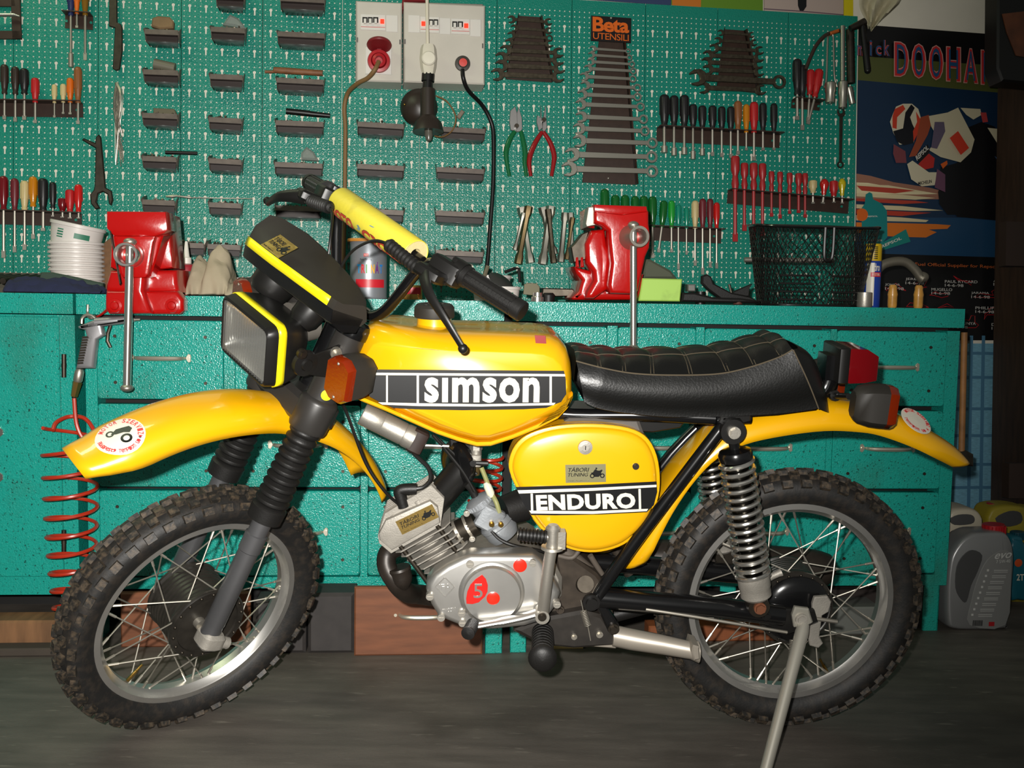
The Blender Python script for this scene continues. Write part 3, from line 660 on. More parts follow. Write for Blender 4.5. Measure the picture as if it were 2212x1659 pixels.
# underside lettering of overlapping red ovals plus a small blue figure
_nv = PT.inverted().to_3x3() @ (FL.inverted().to_3x3() @ (BF.inverted().to_3x3() @ (EYE - (FF @ a)))); anc = math.atan2(_nv.y, _nv.x)
_upd = PT.inverted().to_3x3() @ V((0, 0, 1)); anu = math.atan2(_upd.y, _upd.x); sg = 1 if ((anu - anc + PI) % (2 * PI) - PI) < 0 else -1
def pad_text(mb, txt, u0, u1, t0, t1, lift, bold):
    vs, fs = text_geo(txt, bold, 0.9, 0.02); mb.add([padp(u0 + (u1 - u0) * v.x, anc + sg * (t0 + (t1 - t0) * v.y), lift + (0.0004 if v.z > 0 else 0)) for v in vs], fs)
for txt, u0, u1 in (('MOTO', 0.258, 0.172), ('CROSS', 0.140, 0.012)):
    m = MB(FF); pad_text(m, txt, u0, u1, 1.55, 0.62, 0.0003, 0.04); m.build('letter_outline', mat('dark_print', rgb(70, 50, 40), 0.5), pad)
    m = MB(FF); pad_text(m, txt, u0 - 0.001, u1 + 0.001, 1.53, 0.65, 0.0006, 0.02); m.build('red_lettering', mat('faded_red_print', rgb(176, 56, 36), 0.5), pad)
m = MB(FF)
for q in ([(0.150, 0.62), (0.156, 0.70), (0.152, 0.86), (0.158, 1.0), (0.148, 1.06), (0.145, 0.9), (0.142, 0.78)], [(0.102, 0.10), (0.116, 0.14), (0.118, 0.22), (0.106, 0.18)]): m.add([padp(u, anc + sg * t, 0.0005) for u, t in q], [tuple(range(len(q)))])
m.build('blue_print', mat('faded_blue_print', rgb(110, 140, 140), 0.5), pad)
for s in (1, -1):
    def hp(t): p = [V((0.040, -0.235, 0.8635)), V((0.085, -0.360, 0.8565))]; q = p[0] + (p[1] - p[0]) * t; return V((q.x, q.y * s, q.z))
    ax = axes(hp(0), hp(1) - hp(0), (0, 0, 1)); L = (hp(1) - hp(0)).length
    pf = [(0.0205, 0.0), (0.0205, 0.010), (0.0165, 0.012)]; z = 0.014
    while z < L - 0.02: pf += [(0.0172, z), (0.0172, z + 0.0075), (0.0163, z + 0.0082), (0.0163, z + 0.0092)]; z += 0.0095
    pf += [(0.0188, L - 0.018), (0.0190, L - 0.002), (0.0165, L), (0.001, L)]
    m = MB(FF); m.lathe(pf, ax, 24); g = m.build('grip', RUB, bike)
    m = MB(FF)
    for k in range(12):
        T = ax @ Matrix.Rotation(2 * PI * k / 12, 4, 'Z'); m.box((0.0172, 0, L * 0.46), (0.0022, 0.005, L * 0.76), M=T)
    m.build('grip_ribs', RUB, g)
    m = MB(FF); c = V((0.026, -0.205 * s, 0.856)); R = (hp(1) - hp(0)).to_track_quat('X', 'Z').to_matrix()
    m.rbox(c, (0.066, 0.042, 0.040), 0.009, R); m.rbox(c + V((0.016, -0.006 * s, 0.022)), (0.03, 0.02, 0.014), 0.005, R); m.cyl(hp(0) - (hp(1) - hp(0)) * 0.14, hp(0), 0.023, n=20)
    m.build('switch_housing', BLK, bike)
    m = MB(FF); e = V((-0.012, -0.205 * s, 0.838)); m.rbox(e + V((0.002, -0.004 * s, 0.004)), (0.055, 0.05, 0.022), 0.01, R)
    m.build('lever_perch', BLK, bike)
    tip = FP(1000, 753, 0.345) if s > 0 else V((0.0, 0.352, 0.786))
    lv = smooth([V((-0.022, -0.205 * s, 0.840)), V((-0.035, -0.232 * s, 0.828)), V((-0.040, -0.265 * s, 0.812)), V((-0.025, -0.310 * s, 0.788)), tip], 4)
    m = MB(FF); n = len(lv); m.tube(lv, [0.016 - 0.0095 * min(1, (i / n) * 1.25) for i in range(n)], 10, flat=0.5, ref=(0, 0, 1)); m.sphere(tip, 0.0088, 14, 10); m.build('hand_lever', BLK, bike)
    q0, q1 = V((-0.020, -0.188 * s, 0.838)), V((-0.036, -0.098 * s, 0.850)); m = MB(FF); pf = []
    Lb = (q1 - q0).length
    for i in range(9): z = 0.006 + i * (Lb - 0.008) / 9; pf += [(0.0095, z), (0.0128, z + 0.0026), (0.0128, z + 0.0052), (0.0095, z + 0.0078)]
    m.lathe([(0.001, 0), (0.011, 0.001)] + pf + [(0.008, Lb), (0.001, Lb + 0.002)], axes(q0, q1 - q0, (0, 0, 1)), 18); m.build('cable_boot', RUB, bike)
    m = MB(FF); m.cyl(q0 + (q0 - q1).normalized() * 0.016, q0, 0.008, n=10); m.build('cable_adjuster', STEEL, bike)
    m = MB(FF); m.tube(smooth([q1, q1 + V((-0.010, 0.030 * s, -0.010)), V((-0.052, -0.035 * s, 0.800)), V((-0.040, -0.02 * s, 0.745)), V((0.01, -0.02 * s, 0.66))], 6), 0.0028, 8); m.build('control_cable', BLK, bike)
bolt(942, 594, 0.226, 0.008, DSTEEL, F=FF, hexa=False); bolt(957, 610, 0.226, 0.005, DSTEEL, F=FF)
bolt(982, 594, 0.232, 0.0065, DSTEEL, F=FF, hexa=False)
# ------------------------------------------------------------------ fuel tank
TANK = [(776, 730), (790, 708), (810, 700), (863, 704), (903, 709), (971, 715), (1053, 717), (1161, 721), (1188, 724), (1208, 732), (1224, 748), (1233, 775), (1236, 803), (1236, 850), (1228, 872), (1205, 893), (1161, 915), (1107, 937), (1060, 950), (1030, 950), (990, 940), (944, 925), (890, 902), (836, 878), (790, 860), (770, 850), (762, 820), (766, 765)]
_tp = bpoly(TANK, 0.085)
m = MB(BF); n = len(_tp); rings = []
_xs = [p[0] for p in _tp]; _x0, _x1 = min(_xs), max(_xs); _zm = sum(p[1] for p in _tp) / n; _xm = sum(p[0] for p in _tp) / n
def tank_ring(w):
    """outline drawn in toward its middle as the skin curves over to lateral offset w"""
    t = abs(w) / 0.128; e = max(0.0, t - 0.45) / 0.55; r = []
    for x, z in _tp:
        top = 1.0 if z > 0.80 else 0.35
        k = (e ** 3.0); dx = (0.016 * k) * (1 if x < _xm else -1) * min(1, abs(x - _xm) / 0.12); dz = (-0.034 * top * k if z > 0.76 else 0.022 * k)
        fr = max(0.0, min(1.0, (_x0 + 0.10 - x) / 0.10)); ww = w * (1 - 0.45 * fr * fr)
        r.append(V((x + dx, -ww, z + dz - 0.004 * (1 - t) * (z > 0.80))))
    return r
_ws = [-0.126, -0.124, -0.119, -0.110, -0.095, -0.07, -0.03, 0.0, 0.03, 0.07, 0.095, 0.110, 0.119, 0.124, 0.126]
rings = [tank_ring(w) for w in _ws]; m.loft(rings); tank = m.build('fuel_tank', YEL, bike, sharp=50)
_fl = [(768, 853), (836, 881), (890, 905), (944, 929), (990, 945), (1030, 956), (1060, 955), (1107, 940), (1161, 918), (1205, 896), (1226, 874), (1238, 850)]
m = MB(BF); q = bpoly(_fl, 0.112); q2 = bpoly([(x, y + 9) for x, y in _fl], 0.112); m.prism(q + list(reversed(q2)), -0.112, 0.112, XZ, 0.003); m.build('seam_flange', YEL, tank)
# decal band
def quadstrip(mb, fn, xs, ya, yb, lift):
    vs = [fn(x, y(x) if callable(y) else y, lift) for x in xs for y in (ya, yb)]; mb.add(vs, [(2 * i, 2 * i + 1, 2 * i + 3, 2 * i + 2) for i in range(len(xs) - 1)])
def tk(px, py, w=0.1265): return BP(px, py, w)
def flat(name, mt, pts, w, par, th=0.0006):
    m = MB(BF); m.prism(bpoly(pts, w), w - 0.0004, w + th, XZ); return m.build(name, mt, par)
dec = flat('decal_band', BLKP, [(796, 798), (1218, 801), (1222, 819), (1223, 851), (1212, 868), (1180, 881), (1130, 884), (1000, 886), (900, 884), (850, 881), (820, 868), (798, 856)], 0.1265, tank, 0.0008)
for nm, pts in (('stripe', [(797, 805), (1220, 808), (1221, 813), (797, 810)]), ('stripe', [(817, 869), (905, 871), (1040, 873), (1200, 870), (1196, 875), (1040, 878), (905, 877), (826, 874)]), ('divider', [(834, 811), (838, 811), (838, 869), (834, 869)]), ('divider', [(900, 811), (905, 811), (905, 871), (900, 871)]), ('divider', [(1187, 813), (1192, 813), (1192, 870), (1187, 870)])):
    flat(nm, WHITEP, pts, 0.1275, dec)
m = MB(BF); o = tk(917, 870, 0.1278); text_on(m, 'sımson', o, tk(1165, 870, 0.1278) - o, tk(917, 815, 0.1278) - o, 0.0008, 0.034, 1.10); m.build('lettering', WHITEP, dec)
flat('red_tag', mat('red_label', rgb(130, 12, 14), 0.35), [(1155, 724), (1178, 725), (1180, 742), (1157, 741)], 0.110, tank, 0.001)
c = BP(938, 709, 0.0)
m = MB(BF); m.lathe([(0.040, -0.012), (0.035, 0.0), (0.0335, 0.008), (0.033, 0.024), (0.001, 0.024)], Matrix.Translation(c), 32); m.build('filler_neck', YEL, tank)
m = MB(BF); m.lathe([(0.001, 0.022), (0.0385, 0.022), (0.0395, 0.026), (0.0385, 0.042), (0.034, 0.047), (0.001, 0.047)], Matrix.Translation(c), 36)
for k in range(4): m.lathe([(0.001, 0.0485), (0.005, 0.0482), (0.0055, 0.047)], Matrix.Translation(c + V((0.019 * math.cos(k * PI / 2 + .6), 0.019 * math.sin(k * PI / 2 + .6), 0))), 12)
m.build('filler_cap', MATTE, tank)
# ------------------------------------------------------------------ seat
ST = [(1241, 1300, 1365, 1440, 1544, 1612, 1681, 1719)]
_near = [(1246, 782), (1303, 795), (1365, 806), (1440, 810), (1544, 808), (1612, 795), (1681, 772), (1712, 755)]
_topl = [(1244, 758), (1300, 761), (1365, 762), (1440, 761), (1509, 757), (1578, 748), (1647, 735), (1690, 727)]
NEARS = smooth([BP(x, y, 0.112) for x, y in _near], 8); TOPS = smooth([BP(x, y, 0.0) for x, y in _topl], 8)
BOTL = [(1262, 868), (1286, 880), (1337, 890), (1440, 900), (1544, 900), (1640, 896), (1720, 890), (1767, 882)]
LEA = mat('black_leatherette', rgb(13, 13, 12), 0.36, bump=(260, 0.2)); THR = mat('beige_thread', rgb(84, 74, 58), 0.7)
# quilted cushion: ribs across, two stitch lines along
m = MB(BF); nst = len(NEARS); rings = []; NR = 8
def seat_z(i, t):
    """height profile across: t=-1..1 ; near edge = seam, middle = dome"""
    zs = NEARS[i].z; zt = max(TOPS[i].z, zs + 0.004); f = 1 - abs(t) ** 2.4; return zs + (zt - zs) * f
def seat_p(i, t, lift=0.0):
    x = NEARS[i].x + (TOPS[i].x - NEARS[i].x) * (1 - abs(t)) * 0.7; u = i / (nst - 1) * NR
    pf = abs(math.sin(PI * u)) ** 0.5; pl = abs(math.sin(PI * (t + 1) * 1.5)) ** 0.5
    return V((x, -0.112 * t * (0.90 + 0.1 * min(1, i / 8)), seat_z(i, t) + 0.0085 * pf * (0.35 + 0.65 * pl) * (1 - abs(t) ** 6) + lift))
for i in range(nst): rings.append([seat_p(i, -1 + 2 * k / 24) for k in range(25)])
m.loft(rings, closed=False); seat = m.build('seat_cushion', LEA, bike, sharp=80)
# skirt
def lerp_list(P, n): P = smooth(P, 8); return [P[min(len(P) - 1, int(round(i * (len(P) - 1) / (n - 1))))] for i in range(n)]
bot = lerp_list([BP(x, y, 0.118) for x, y in BOTL], nst); rear_b = BP(1770, 872, 0.05)
m = MB(BF); rings = []
for i in range(nst):
    s0 = seat_p(i, 1.0); b0 = bot[i]; r = []
    for k in range(9):
        t = k / 8; bul = 0.010 * math.sin(PI * min(1, t * 1.15)); p = s0 + (b0 - s0) * t; r.append(V((p.x, -(abs(s0.y) + (0.118 - abs(s0.y)) * t + bul * (1 - 0.0 * t)), p.z)))
    rings.append(r + [V((p.x, -p.y, p.z)) for p in reversed(r)])
# rounded tail
tail = [(1735, 748, 0.95), (1755, 785, 0.90), (1766, 828, 0.82), (1773, 868, 0.75)]
m.loft(rings, closed=False); m.build('seat_skirt', LEA, seat, sharp=60)
m = MB(BF); N2 = 11; base_ring = []
TL = smooth([BP(1703, 737, 0.0), BP(1726, 748, 0.0), BP(1745, 775, 0.0), BP(1758, 815, 0.0), BP(1766, 850, 0.0), BP(1770, 876, 0.0)], 3)
NL = [seat_p(nst - 1, 1.0) + (bot[-1] + V((-0.0, 0, 0)) - seat_p(nst - 1, 1.0)) * (k / (len(TL) - 1)) for k in range(len(TL))]
rings = []
for k in range(len(TL)):
    r = []
    for j in range(17):
        t = -1 + 2 * j / 16; e = (1 - abs(t) ** 3.2); a = NL[k]; r.append(V((a.x + (TL[k].x - a.x) * e, -(abs(a.y) if k else 0.112) * math.copysign(abs(t) ** 0.8, t) * (1.0 + 0.06 * math.sin(PI * k / (len(TL) - 1))), a.z + (TL[k].z - a.z) * e)))
    rings.append(r)
m.loft(rings, closed=False); m.build('seat_tail', LEA, seat, sharp=70)
m = MB(BF); FRr = [seat_p(0, -1 + 2 * k / 16) for k in range(17)]; FRb = [V((bot[0].x + 0.002, p.y * 1.02, bot[0].z)) for p in FRr]; m.loft([FRr, [a + (b - a) * 0.5 + V((-0.012, 0, 0)) for a, b in zip(FRr, FRb)], FRb], closed=False); m.build('seat_front', LEA, seat, sharp=60)
m = MB(BF)
for i in [int(round(k * (nst - 1) / NR)) for k in range(1, NR)]:
    for o in (-0.003, 0.003): m.tube([seat_p(i, -0.98 + 1.96 * k / 20, 0.0012) + V((o, 0, 0)) for k in range(21)], 0.0008, 4)
for t in (-0.333, 0.333): m.tube([seat_p(i, t, 0.0012) for i in range(nst)], 0.0008, 4)
m.tube([seat_p(i, 1.0, 0.0) + V((0, -0.001, 0)) for i in range(nst)], 0.0013, 5)
m.tube([a + (b - a) * 1.0 + V((0.0, -0.004 - 0.008 * math.sin(PI * k / (len(NL) - 1)), 0)) for k, (a, b) in enumerate(zip(NL, NL))], 0.0012, 5)
m.build('stitching', THR, seat)
plate('seat_base', BLK, [(1265, 872), (1290, 884), (1340, 894), (1440, 904), (1560, 904), (1680, 897), (1764, 886), (1772, 874), (1700, 880), (1440, 888)], -0.112, 0.112, 0.004)
# ------------------------------------------------------------------ rear mudguard
_lo = [(1398, 1222), (1420, 1172), (1455, 1105), (1500, 1040), (1550, 990), (1610, 960), (1690, 942), (1780, 931), (1850, 933), (1900, 941), (1970, 966), (2030, 995), (2072, 1017)]
_hi = [(1341, 1218), (1362, 1160), (1396, 1100), (1432, 1036), (1478, 978), (1545, 915), (1640, 880), (1768, 858), (1850, 868), (1920, 886), (1990, 920), (2050, 958), (2086, 994)]
lo = smooth([BP(x, y, 0.066) for x, y in _lo], 4); hi = smooth([BP(x, y, 0.0) for x, y in _hi], 4)
m = MB(BF); rings = []
for i, (a, b) in enumerate(zip(lo, hi)):
    u = i / (len(lo) - 1); hw = 0.066 * min(1, 0.75 + 4 * u) * min(1, 0.62 + 3.2 * (1 - u)); r = []
    for k in range(17):
        t = -1 + 2 * k / 16; f = abs(t) ** 2.6; p = b + (a - b) * f; r.append(V((p.x, hw * math.sin(t * PI / 2), p.z)))
    rings.append(r)
m.loft(rings, closed=False); rg = m.build('rear_mudguard', YEL, bike, solid=0.0025)
# front lower closing cap of the rear mudguard
def rgp(px, py, w): return BP(px, py, w)
m = MB(BF); o = BP(1972, 916, 0.045)
c0, cu, cv = BP(1965, 922, 0.047), BP(2003, 943, 0.043) - BP(1965, 922, 0.047), BP(1952, 905, 0.02) - BP(1965, 922, 0.047)
cc = BP(1972, 916, 0.036); nv = V((0.34, -0.5, 0.8)).normalized(); Tm = axes(cc + nv * 0.010, nv, (1, 0, -0.5)); m.lathe([(0.001, 0.0012), (0.034, 0.0), (0.034, -0.001)], Tm, 28); rs = m.build('round_sticker', WHITEP, rg)
m = MB(BF)
def tmx(x, y, l): return Tm @ V((x, y, 0.0014 + l))
ring_text(m, 'MOTOR SZERVIZ', tmx, 0.027, 150, 0, 0.008, 0.0, False, 0.0052); ring_text(m, 'Templom u. 4', tmx, 0.027, 200, 330, 0.007, 0.0, True, 0.0048); m.build('lettering', REDP, rs)
# ------------------------------------------------------------------ side panel
SP = [(1099, 1003), (1108, 972), (1128, 948), (1160, 932), (1205, 921), (1262, 917), (1325, 920), (1372, 930), (1402, 950), (1420, 985), (1427, 1030), (1424, 1075), (1408, 1118), (1384, 1150), (1350, 1178), (1312, 1192), (1275, 1196), (1236, 1190), (1202, 1174), (1172, 1148), (1146, 1114), (1122, 1068), (1104, 1030)]
sp2 = [(p.x, p.y) for p in smooth([V((x, y)) for x, y in SP], 3, True)]
_spw = bpoly(sp2, 0.112); m = MB(BF); m.prism(_spw, 0.098, 0.1075, XZ, 0.003, 2); m.prism(_spw, 0.060, 0.098, XZ, 0.0, cap1=False)
side = m.build('side_panel', YEL, bike)
m = MB(BF); _c = V((sum(p[0] for p in _spw) / len(_spw), sum(p[1] for p in _spw) / len(_spw)))
rr = []
for k, (sc, d) in enumerate(((0.955, 0.104), (0.95, 0.110), (0.92, 0.1155), (0.86, 0.119), (0.6, 0.1215), (0.3, 0.1225))): rr.append([V((_c.x + (x - _c.x) * sc, -d, _c.y + (z - _c.y) * sc)) for x, z in _spw])
m.loft(rr); m.build('panel_dome', YEL, side, sharp=60)
band = [(1114, 1052), (1180, 1050), (1280, 1047), (1418, 1040), (1419, 1062), (1412, 1090), (1397, 1106), (1300, 1111), (1200, 1113), (1147, 1112), (1132, 1090)]
dc = flat('decal_band', BLKP, band, 0.1232, side, 0.0008)
for nm, pts in (('stripe', [(1118, 1059), (1280, 1054), (1418, 1047), (1418, 1052), (1280, 1060), (1121, 1066)]), ('stripe', [(1143, 1103), (1280, 1104), (1400, 1099), (1397, 1104), (1280, 1110), (1147, 1109)]), ('divider', [(1146, 1066), (1151, 1066), (1152, 1103), (1147, 1103)]), ('divider', [(1379, 1056), (1384, 1056), (1385, 1100), (1380, 1100)])): flat(nm, WHITEP, pts, 0.1242, dc)
m = MB(BF); o = BP(1159, 1103, 0.1246); text_on(m, 'ENDURO', o, BP(1373, 1098, 0.1246) - o, BP(1157, 1069, 0.1246) - o, 0.0008, 0.045, 1.06); m.build('lettering', WHITEP, dc)
o = BP(1222, 1043, 0.1232); FRM[side.name] = BF; tabori(side, o, BP(1309, 1041, 0.1232) - o, BP(1221, 1004, 0.1232) - o, SILVF)
p = BP(1264, 966, 0.1215); m = MB(BF); m.lathe([(0.001, 0.005), (0.007, 0.005), (0.007, 0.004), (0.0135, 0.0035), (0.014, 0.0)], axes(p, (0, -1, 0), (1, 0, 0)), 24); lk = m.build('lock', ALU, side)
m = MB(BF); m.box(p + V((0, -0.0056, 0)), (0.0015, 0.001, 0.008)); m.build('keyway', BLK, lk)
bolt(1373, 1007, 0.120, 0.0065, DSTEEL, par=side, hexa=False, name='grommet')
# far side panel and air box behind
plate('far_side_panel', YEL, SP, -0.115, -0.09, 0.006, wt=-0.1)
plate('air_box', mat('grey_air_box', rgb(84, 80, 76), 0.5), [(1230, 905), (1380, 905), (1400, 960), (1420, 1060), (1360, 1160), (1270, 1170), (1180, 1120), (1130, 1040), (1140, 960)], -0.08, 0.085, 0.006)
# ------------------------------------------------------------------ frame tubes
def btube(name, mt, pts, r, n=12, sm=4, par=None, **k):
    """pts (px, py, w)"""
    P = [BP(x, y, w) for x, y, w in pts]; m = MB(BF); m.tube(smooth(P, sm) if len(P) > 2 else P, r, n, **k); return m.build(name, mt, par or bike)
btube('seat_rail', BLKS, [(1150, 886, 0.045), (1240, 896, 0.06), (1400, 897, 0.085), (1545, 904, 0.105)], 0.0125)
btube('seat_rail', BLKS, [(1150, 886, -0.045), (1240, 896, -0.06), (1400, 897, -0.085), (1545, 904, -0.105)], 0.0125)
btube('main_tube', BLKS, [(790, 800, 0.0), (960, 880, 0.0), (1230, 905, 0.0)], 0.022)
btube('diagonal_tube', BLKS, [(1562, 922, 0.115), (1548, 938, 0.115), (1440, 1080, 0.112), (1318, 1245, 0.108), (1290, 1290, 0.105)], 0.0128)
btube('diagonal_tube', BLKS, [(1530, 900, -0.115), (1420, 1020, -0.112), (1300, 1230, -0.108)], 0.0128)
btube('rear_loop', BLKS, [(1545, 905, 0.105), (1620, 903, 0.10)], 0.011)
btube('down_tube', BLK, [(1020, 985, 0.0), (985, 1030, 0.0), (905, 1120, -0.02)], 0.030, 16)
plate('pivot_plate', DIRTY, [(1195, 1190), (1240, 1205), (1290, 1240), (1320, 1280), (1325, 1330), (1345, 1385), (1300, 1400), (1225, 1398), (1150, 1385), (1110, 1365), (1180, 1330), (1210, 1270)], -0.05, 0.06, 0.006)
plate('foot_plate', mat('oily_black', rgb(38, 34, 30), 0.5, var=(40, 0.3)), [(1110, 1362), (1180, 1335), (1260, 1320), (1300, 1330), (1345, 1395), (1240, 1402), (1170, 1395)], 0.045, 0.085, 0.006)
bolt(1277, 1300, 0.118, 0.017, BLK, h=0.014, hexa=False); bolt(1240, 1375, 0.09, 0.006); bolt(1295, 1370, 0.09, 0.007); bolt(1210, 1317, 0.09, 0.008, DIRTY)
plate('stand_bracket', BLKS, [(1290, 1300), (1308, 1306), (1338, 1352), (1333, 1368), (1314, 1366), (1300, 1335), (1288, 1310)], 0.085, 0.11, 0.004)
bolt(1325, 1358, 0.112, 0.011, DSTEEL)
# swing arm
m = MB(BF)
for s in (1, -1): m.tube([BP(1285, 1290, 0.095 * s), BP(1420, 1302, 0.10 * s), BP(1560, 1313, 0.105 * s), BP(1690, 1330, 0.105 * s)] if s > 0 else [V((p.x, -p.y, p.z)) for p in (BP(1285, 1290, 0.095), BP(1420, 1302, 0.10), BP(1690, 1330, 0.105))], 0.021, 16)
m.build('swing_arm', BLKS, bike)
plate('axle_plate', BLK, [(1655, 1315), (1760, 1318), (1768, 1345), (1700, 1372), (1650, 1350)], 0.098, 0.112, 0.003)
bolt(1655, 1330, 0.126, 0.009, BLK, hexa=False)
# shock absorbers
def shock(s):
    t = BP(1581, 930, 0.125); b = BP(1636, 1306, 0.13)
    if s < 0: t, b = V((t.x, -t.y, t.z)), V((b.x, -b.y, b.z))
    d = (b - t).normalized(); L = (b - t).length; T = axes(t, d, (1, 0, 0))
    m = MB(BF); m.lathe([(0.001, 0.024), (0.010, 0.024), (0.010, 0.036), (0.030, 0.040), (0.033, 0.046), (0.032, 0.058), (0.022, 0.062), (0.001, 0.062)], T, 28); cap = m.build('shock_absorber', BLKS, bike)
    m = MB(BF); m.lathe([(0.001, 0.06), (0.0225, 0.06), (0.0225, 0.20), (0.0195, 0.202), (0.0195, L - 0.06), (0.001, L - 0.06)], T, 24); m.build('damper_body', mat('dark_chrome', rgb(96, 94, 90), 0.2, 1.0), cap)
    m = MB(BF); m.helix(t + d * 0.060, b - d * 0.055, 0.0315, 0.0043, 15, 8, 20); m.build('coil_spring', CHR, cap)
    m = MB(BF); m.lathe([(0.001, L - 0.064), (0.031, L - 0.064), (0.0315, L - 0.040), (0.030, L - 0.038), (0.030, L - 0.020), (0.024, L - 0.014), (0.001, L - 0.012)], T, 28); m.build('lower_cup', CAST, cap)
    m = MB(BF); m.lathe([(0.010, -0.012), (0.024, -0.012), (0.025, -0.006), (0.025, 0.006), (0.024, 0.012), (0.010, 0.012)], axes(t, (0, 1, 0), (1, 0, 0)), 24); m.build('top_eye', BLK, cap)
    m = MB(BF); m.lathe([(0.008, -0.014), (0.021, -0.014), (0.0225, 0.0), (0.021, 0.014), (0.008, 0.014)], axes(b, (0, 1, 0), (1, 0, 0)), 24); m.build('bottom_eye', DSTEEL, cap)
    for q, r in ((t, 0.012), (b, 0.012)):
        m = MB(BF); m.cyl(q, q + V((0, -0.020 * s, 0)), r, n=16); m.cyl(q + V((0, -0.020 * s, 0)), q + V((0, -0.026 * s, 0)), r * 0.8, n=6); m.build('bolt', ALU if q is t else mat('rusty_bolt', rgb(120, 74, 50), 0.6, 0.4), cap)
shock(1); shock(-1)
plate('seat_bracket', BLK, [(1556, 898), (1622, 897), (1622, 910), (1605, 915), (1597, 905), (1565, 905), (1560, 920), (1552, 915)], 0.085, 0.118, 0.002)
plate('tail_guard_lip', BLK, [(1235, 903), (1300, 930), (1410, 935), (1470, 925), (1480, 912), (1380, 908)], -0.06, 0.055, 0.003)
# ------------------------------------------------------------------ engine
def ep(x, y): return (820 + x / 4.483, 1030 + y / 4.483)
COV = [ep(*p) for p in ((450, 1090), (460, 1010), (530, 920), (650, 840), (800, 770), (880, 742), (1000, 742), (1480, 738), (1560, 790), (1640, 900), (1740, 1080), (1752, 1120), (1700, 1250), (1600, 1380), (1400, 1440), (1100, 1470), (900, 1462), (800, 1440), (650, 1380), (560, 1325), (500, 1230), (465, 1150))]
plate('crankcase', mat('dull_cast_case', rgb(128, 122, 112), 0.55, 0.4, var=(30, 0.2)), [(x, y) for x, y in COV], -0.11, 0.085, 0.01, wt=0.085)
cov = plate('engine_cover', ALUP, COV, 0.075, 0.128, (0.012, 0.014), 4, wt=0.118)
def cpx(x, y, w=0.128): return BP(*ep(x, y), w)
m = MB(BF); m.lathe([(0.064, 0.0), (0.062, 0.002), (0.058, 0.004), (0.0565, 0.0105), (0.054, 0.0128), (0.047, 0.013), (0.001, 0.0135)], axes(cpx(1085, 1125), (0, -1, 0), (1, 0, 0)), 56); bulge = m.build('flywheel_bulge', ALUP, cov)
m = MB(BF); pl = [cpx(x, y, 0.142) for x, y in ((992, 948), (1030, 990), (1048, 1050), (1045, 1110), (1020, 1160), (960, 1215), (900, 1232), (842, 1228), (838, 1180), (850, 1110), (880, 1045), (930, 990))]; m.prism([(p.x, p.z) for p in pl], 0.1405, 0.1428, XZ, 0.0004); leaf = m.build('red_leaf_badge', mat('red_badge', rgb(196, 28, 22), 0.3, coat=0.5), bulge)
m = MB(BF); o = cpx(910, 1172, 0.1432); text_on(m, '5', o, cpx(998, 1172, 0.1432) - o, cpx(910, 1038, 0.1432) - o, 0.0012, 0.0); m.build('numeral', CHR, leaf)
for nm, c, r, w in (('red_cap', (1100, 1178), 0.0128, 0.1425), ('red_cap', (1360, 860), 0.0132, 0.129)):
    m = MB(BF); m.lathe([(0.001, 0.0022), (r * 0.8, 0.002), (r, 0.0008), (r, -0.003)], axes(cpx(*c, w), (0, -1, 0), (1, 0, 0)), 24); m.build(nm, mat('red_plastic', rgb(214, 40, 22), 0.3, coat=0.4), cov)
m = MB(BF); dm = [cpx(x, y, 0.1282) for x, y in ((540, 1068), (632, 975), (726, 1065), (636, 1162))]
for i in range(4): m.tube([dm[i], dm[(i + 1) % 4]], 0.0012, 6)
o = cpx(572, 1096, 0.1285); text_on(m, 'IFA', o, cpx(690, 1088, 0.1285) - o, cpx(572, 1044, 0.1285) - o, 0.0010); o = cpx(606, 1318, 0.1285); text_on(m, 'SIMSON', o, cpx(735, 1300, 0.1285) - o, cpx(604, 1285, 0.1285) - o, 0.0008); m.build('embossed_logo', ALUP, cov)
for x, y in ((875, 838), (1478, 828), (487, 1152), (795, 1312), (802, 1408), (1716, 1228), (596, 1355)):
    p = cpx(x, y, 0.126); m = MB(BF); m.cyl(p + V((0, 0.01, 0)), p + V((0, -0.006, 0)), 0.0075, n=16); m.box(p + V((0, -0.0062, 0)), (0.010, 0.001, 0.0016)); m.build('cover_screw', ALU, cov)
# cylinder fins, perpendicular to the barrel axis
fd = (BP(965, 1134, 0.06) - BP(848, 1199, 0.06)); fd.y = 0; fd.normalize(); axd = V((-fd.z, 0, fd.x)); axd = axd if axd.z > 0 else -axd
_p = BP(902, 1160, 0.058); cb = V((_p.x, 0, _p.z))   # barrel axis passes here
m = MB(BF); m.cyl(cb - axd * 0.10 + fd * 0.015, cb + axd * 0.0, 0.036, n=24); brl = m.build('cylinder_barrel', CAST, bike)
FT = frame(fd, V((0, 1, 0)), axd, cb)
for k in range(7):
    h = -0.010 - 0.0138 * k; l = 0.0625 - 0.0015 * k; w = 0.060 - 0.001 * k
    poly = [(-l + 0.012, -w), (l - 0.012, -w), (l, -w + 0.014), (l, w - 0.014), (l - 0.012, w), (-l + 0.012, w), (-l, w - 0.014), (-l, -w + 0.014)]
    m = MB(BF @ FT); m.prism([(x + 0.006 + 0.0035 * k, y) for x, y in poly], h - 0.0016, h + 0.0016, None, 0.0008)
    m.build('fin', CAST, brl)
for sx in (-1, 1):
    m = MB(BF @ FT); m.cyl((sx * 0.042 + 0.01, -0.052, -0.1), (sx * 0.042 + 0.002, -0.052, 0.0), 0.005, n=10); m.build('stud', DSTEEL, brl)
HEAD = [(817, 1152), (832, 1104), (932, 1043), (960, 1072), (952, 1131), (846, 1190), (820, 1168)]
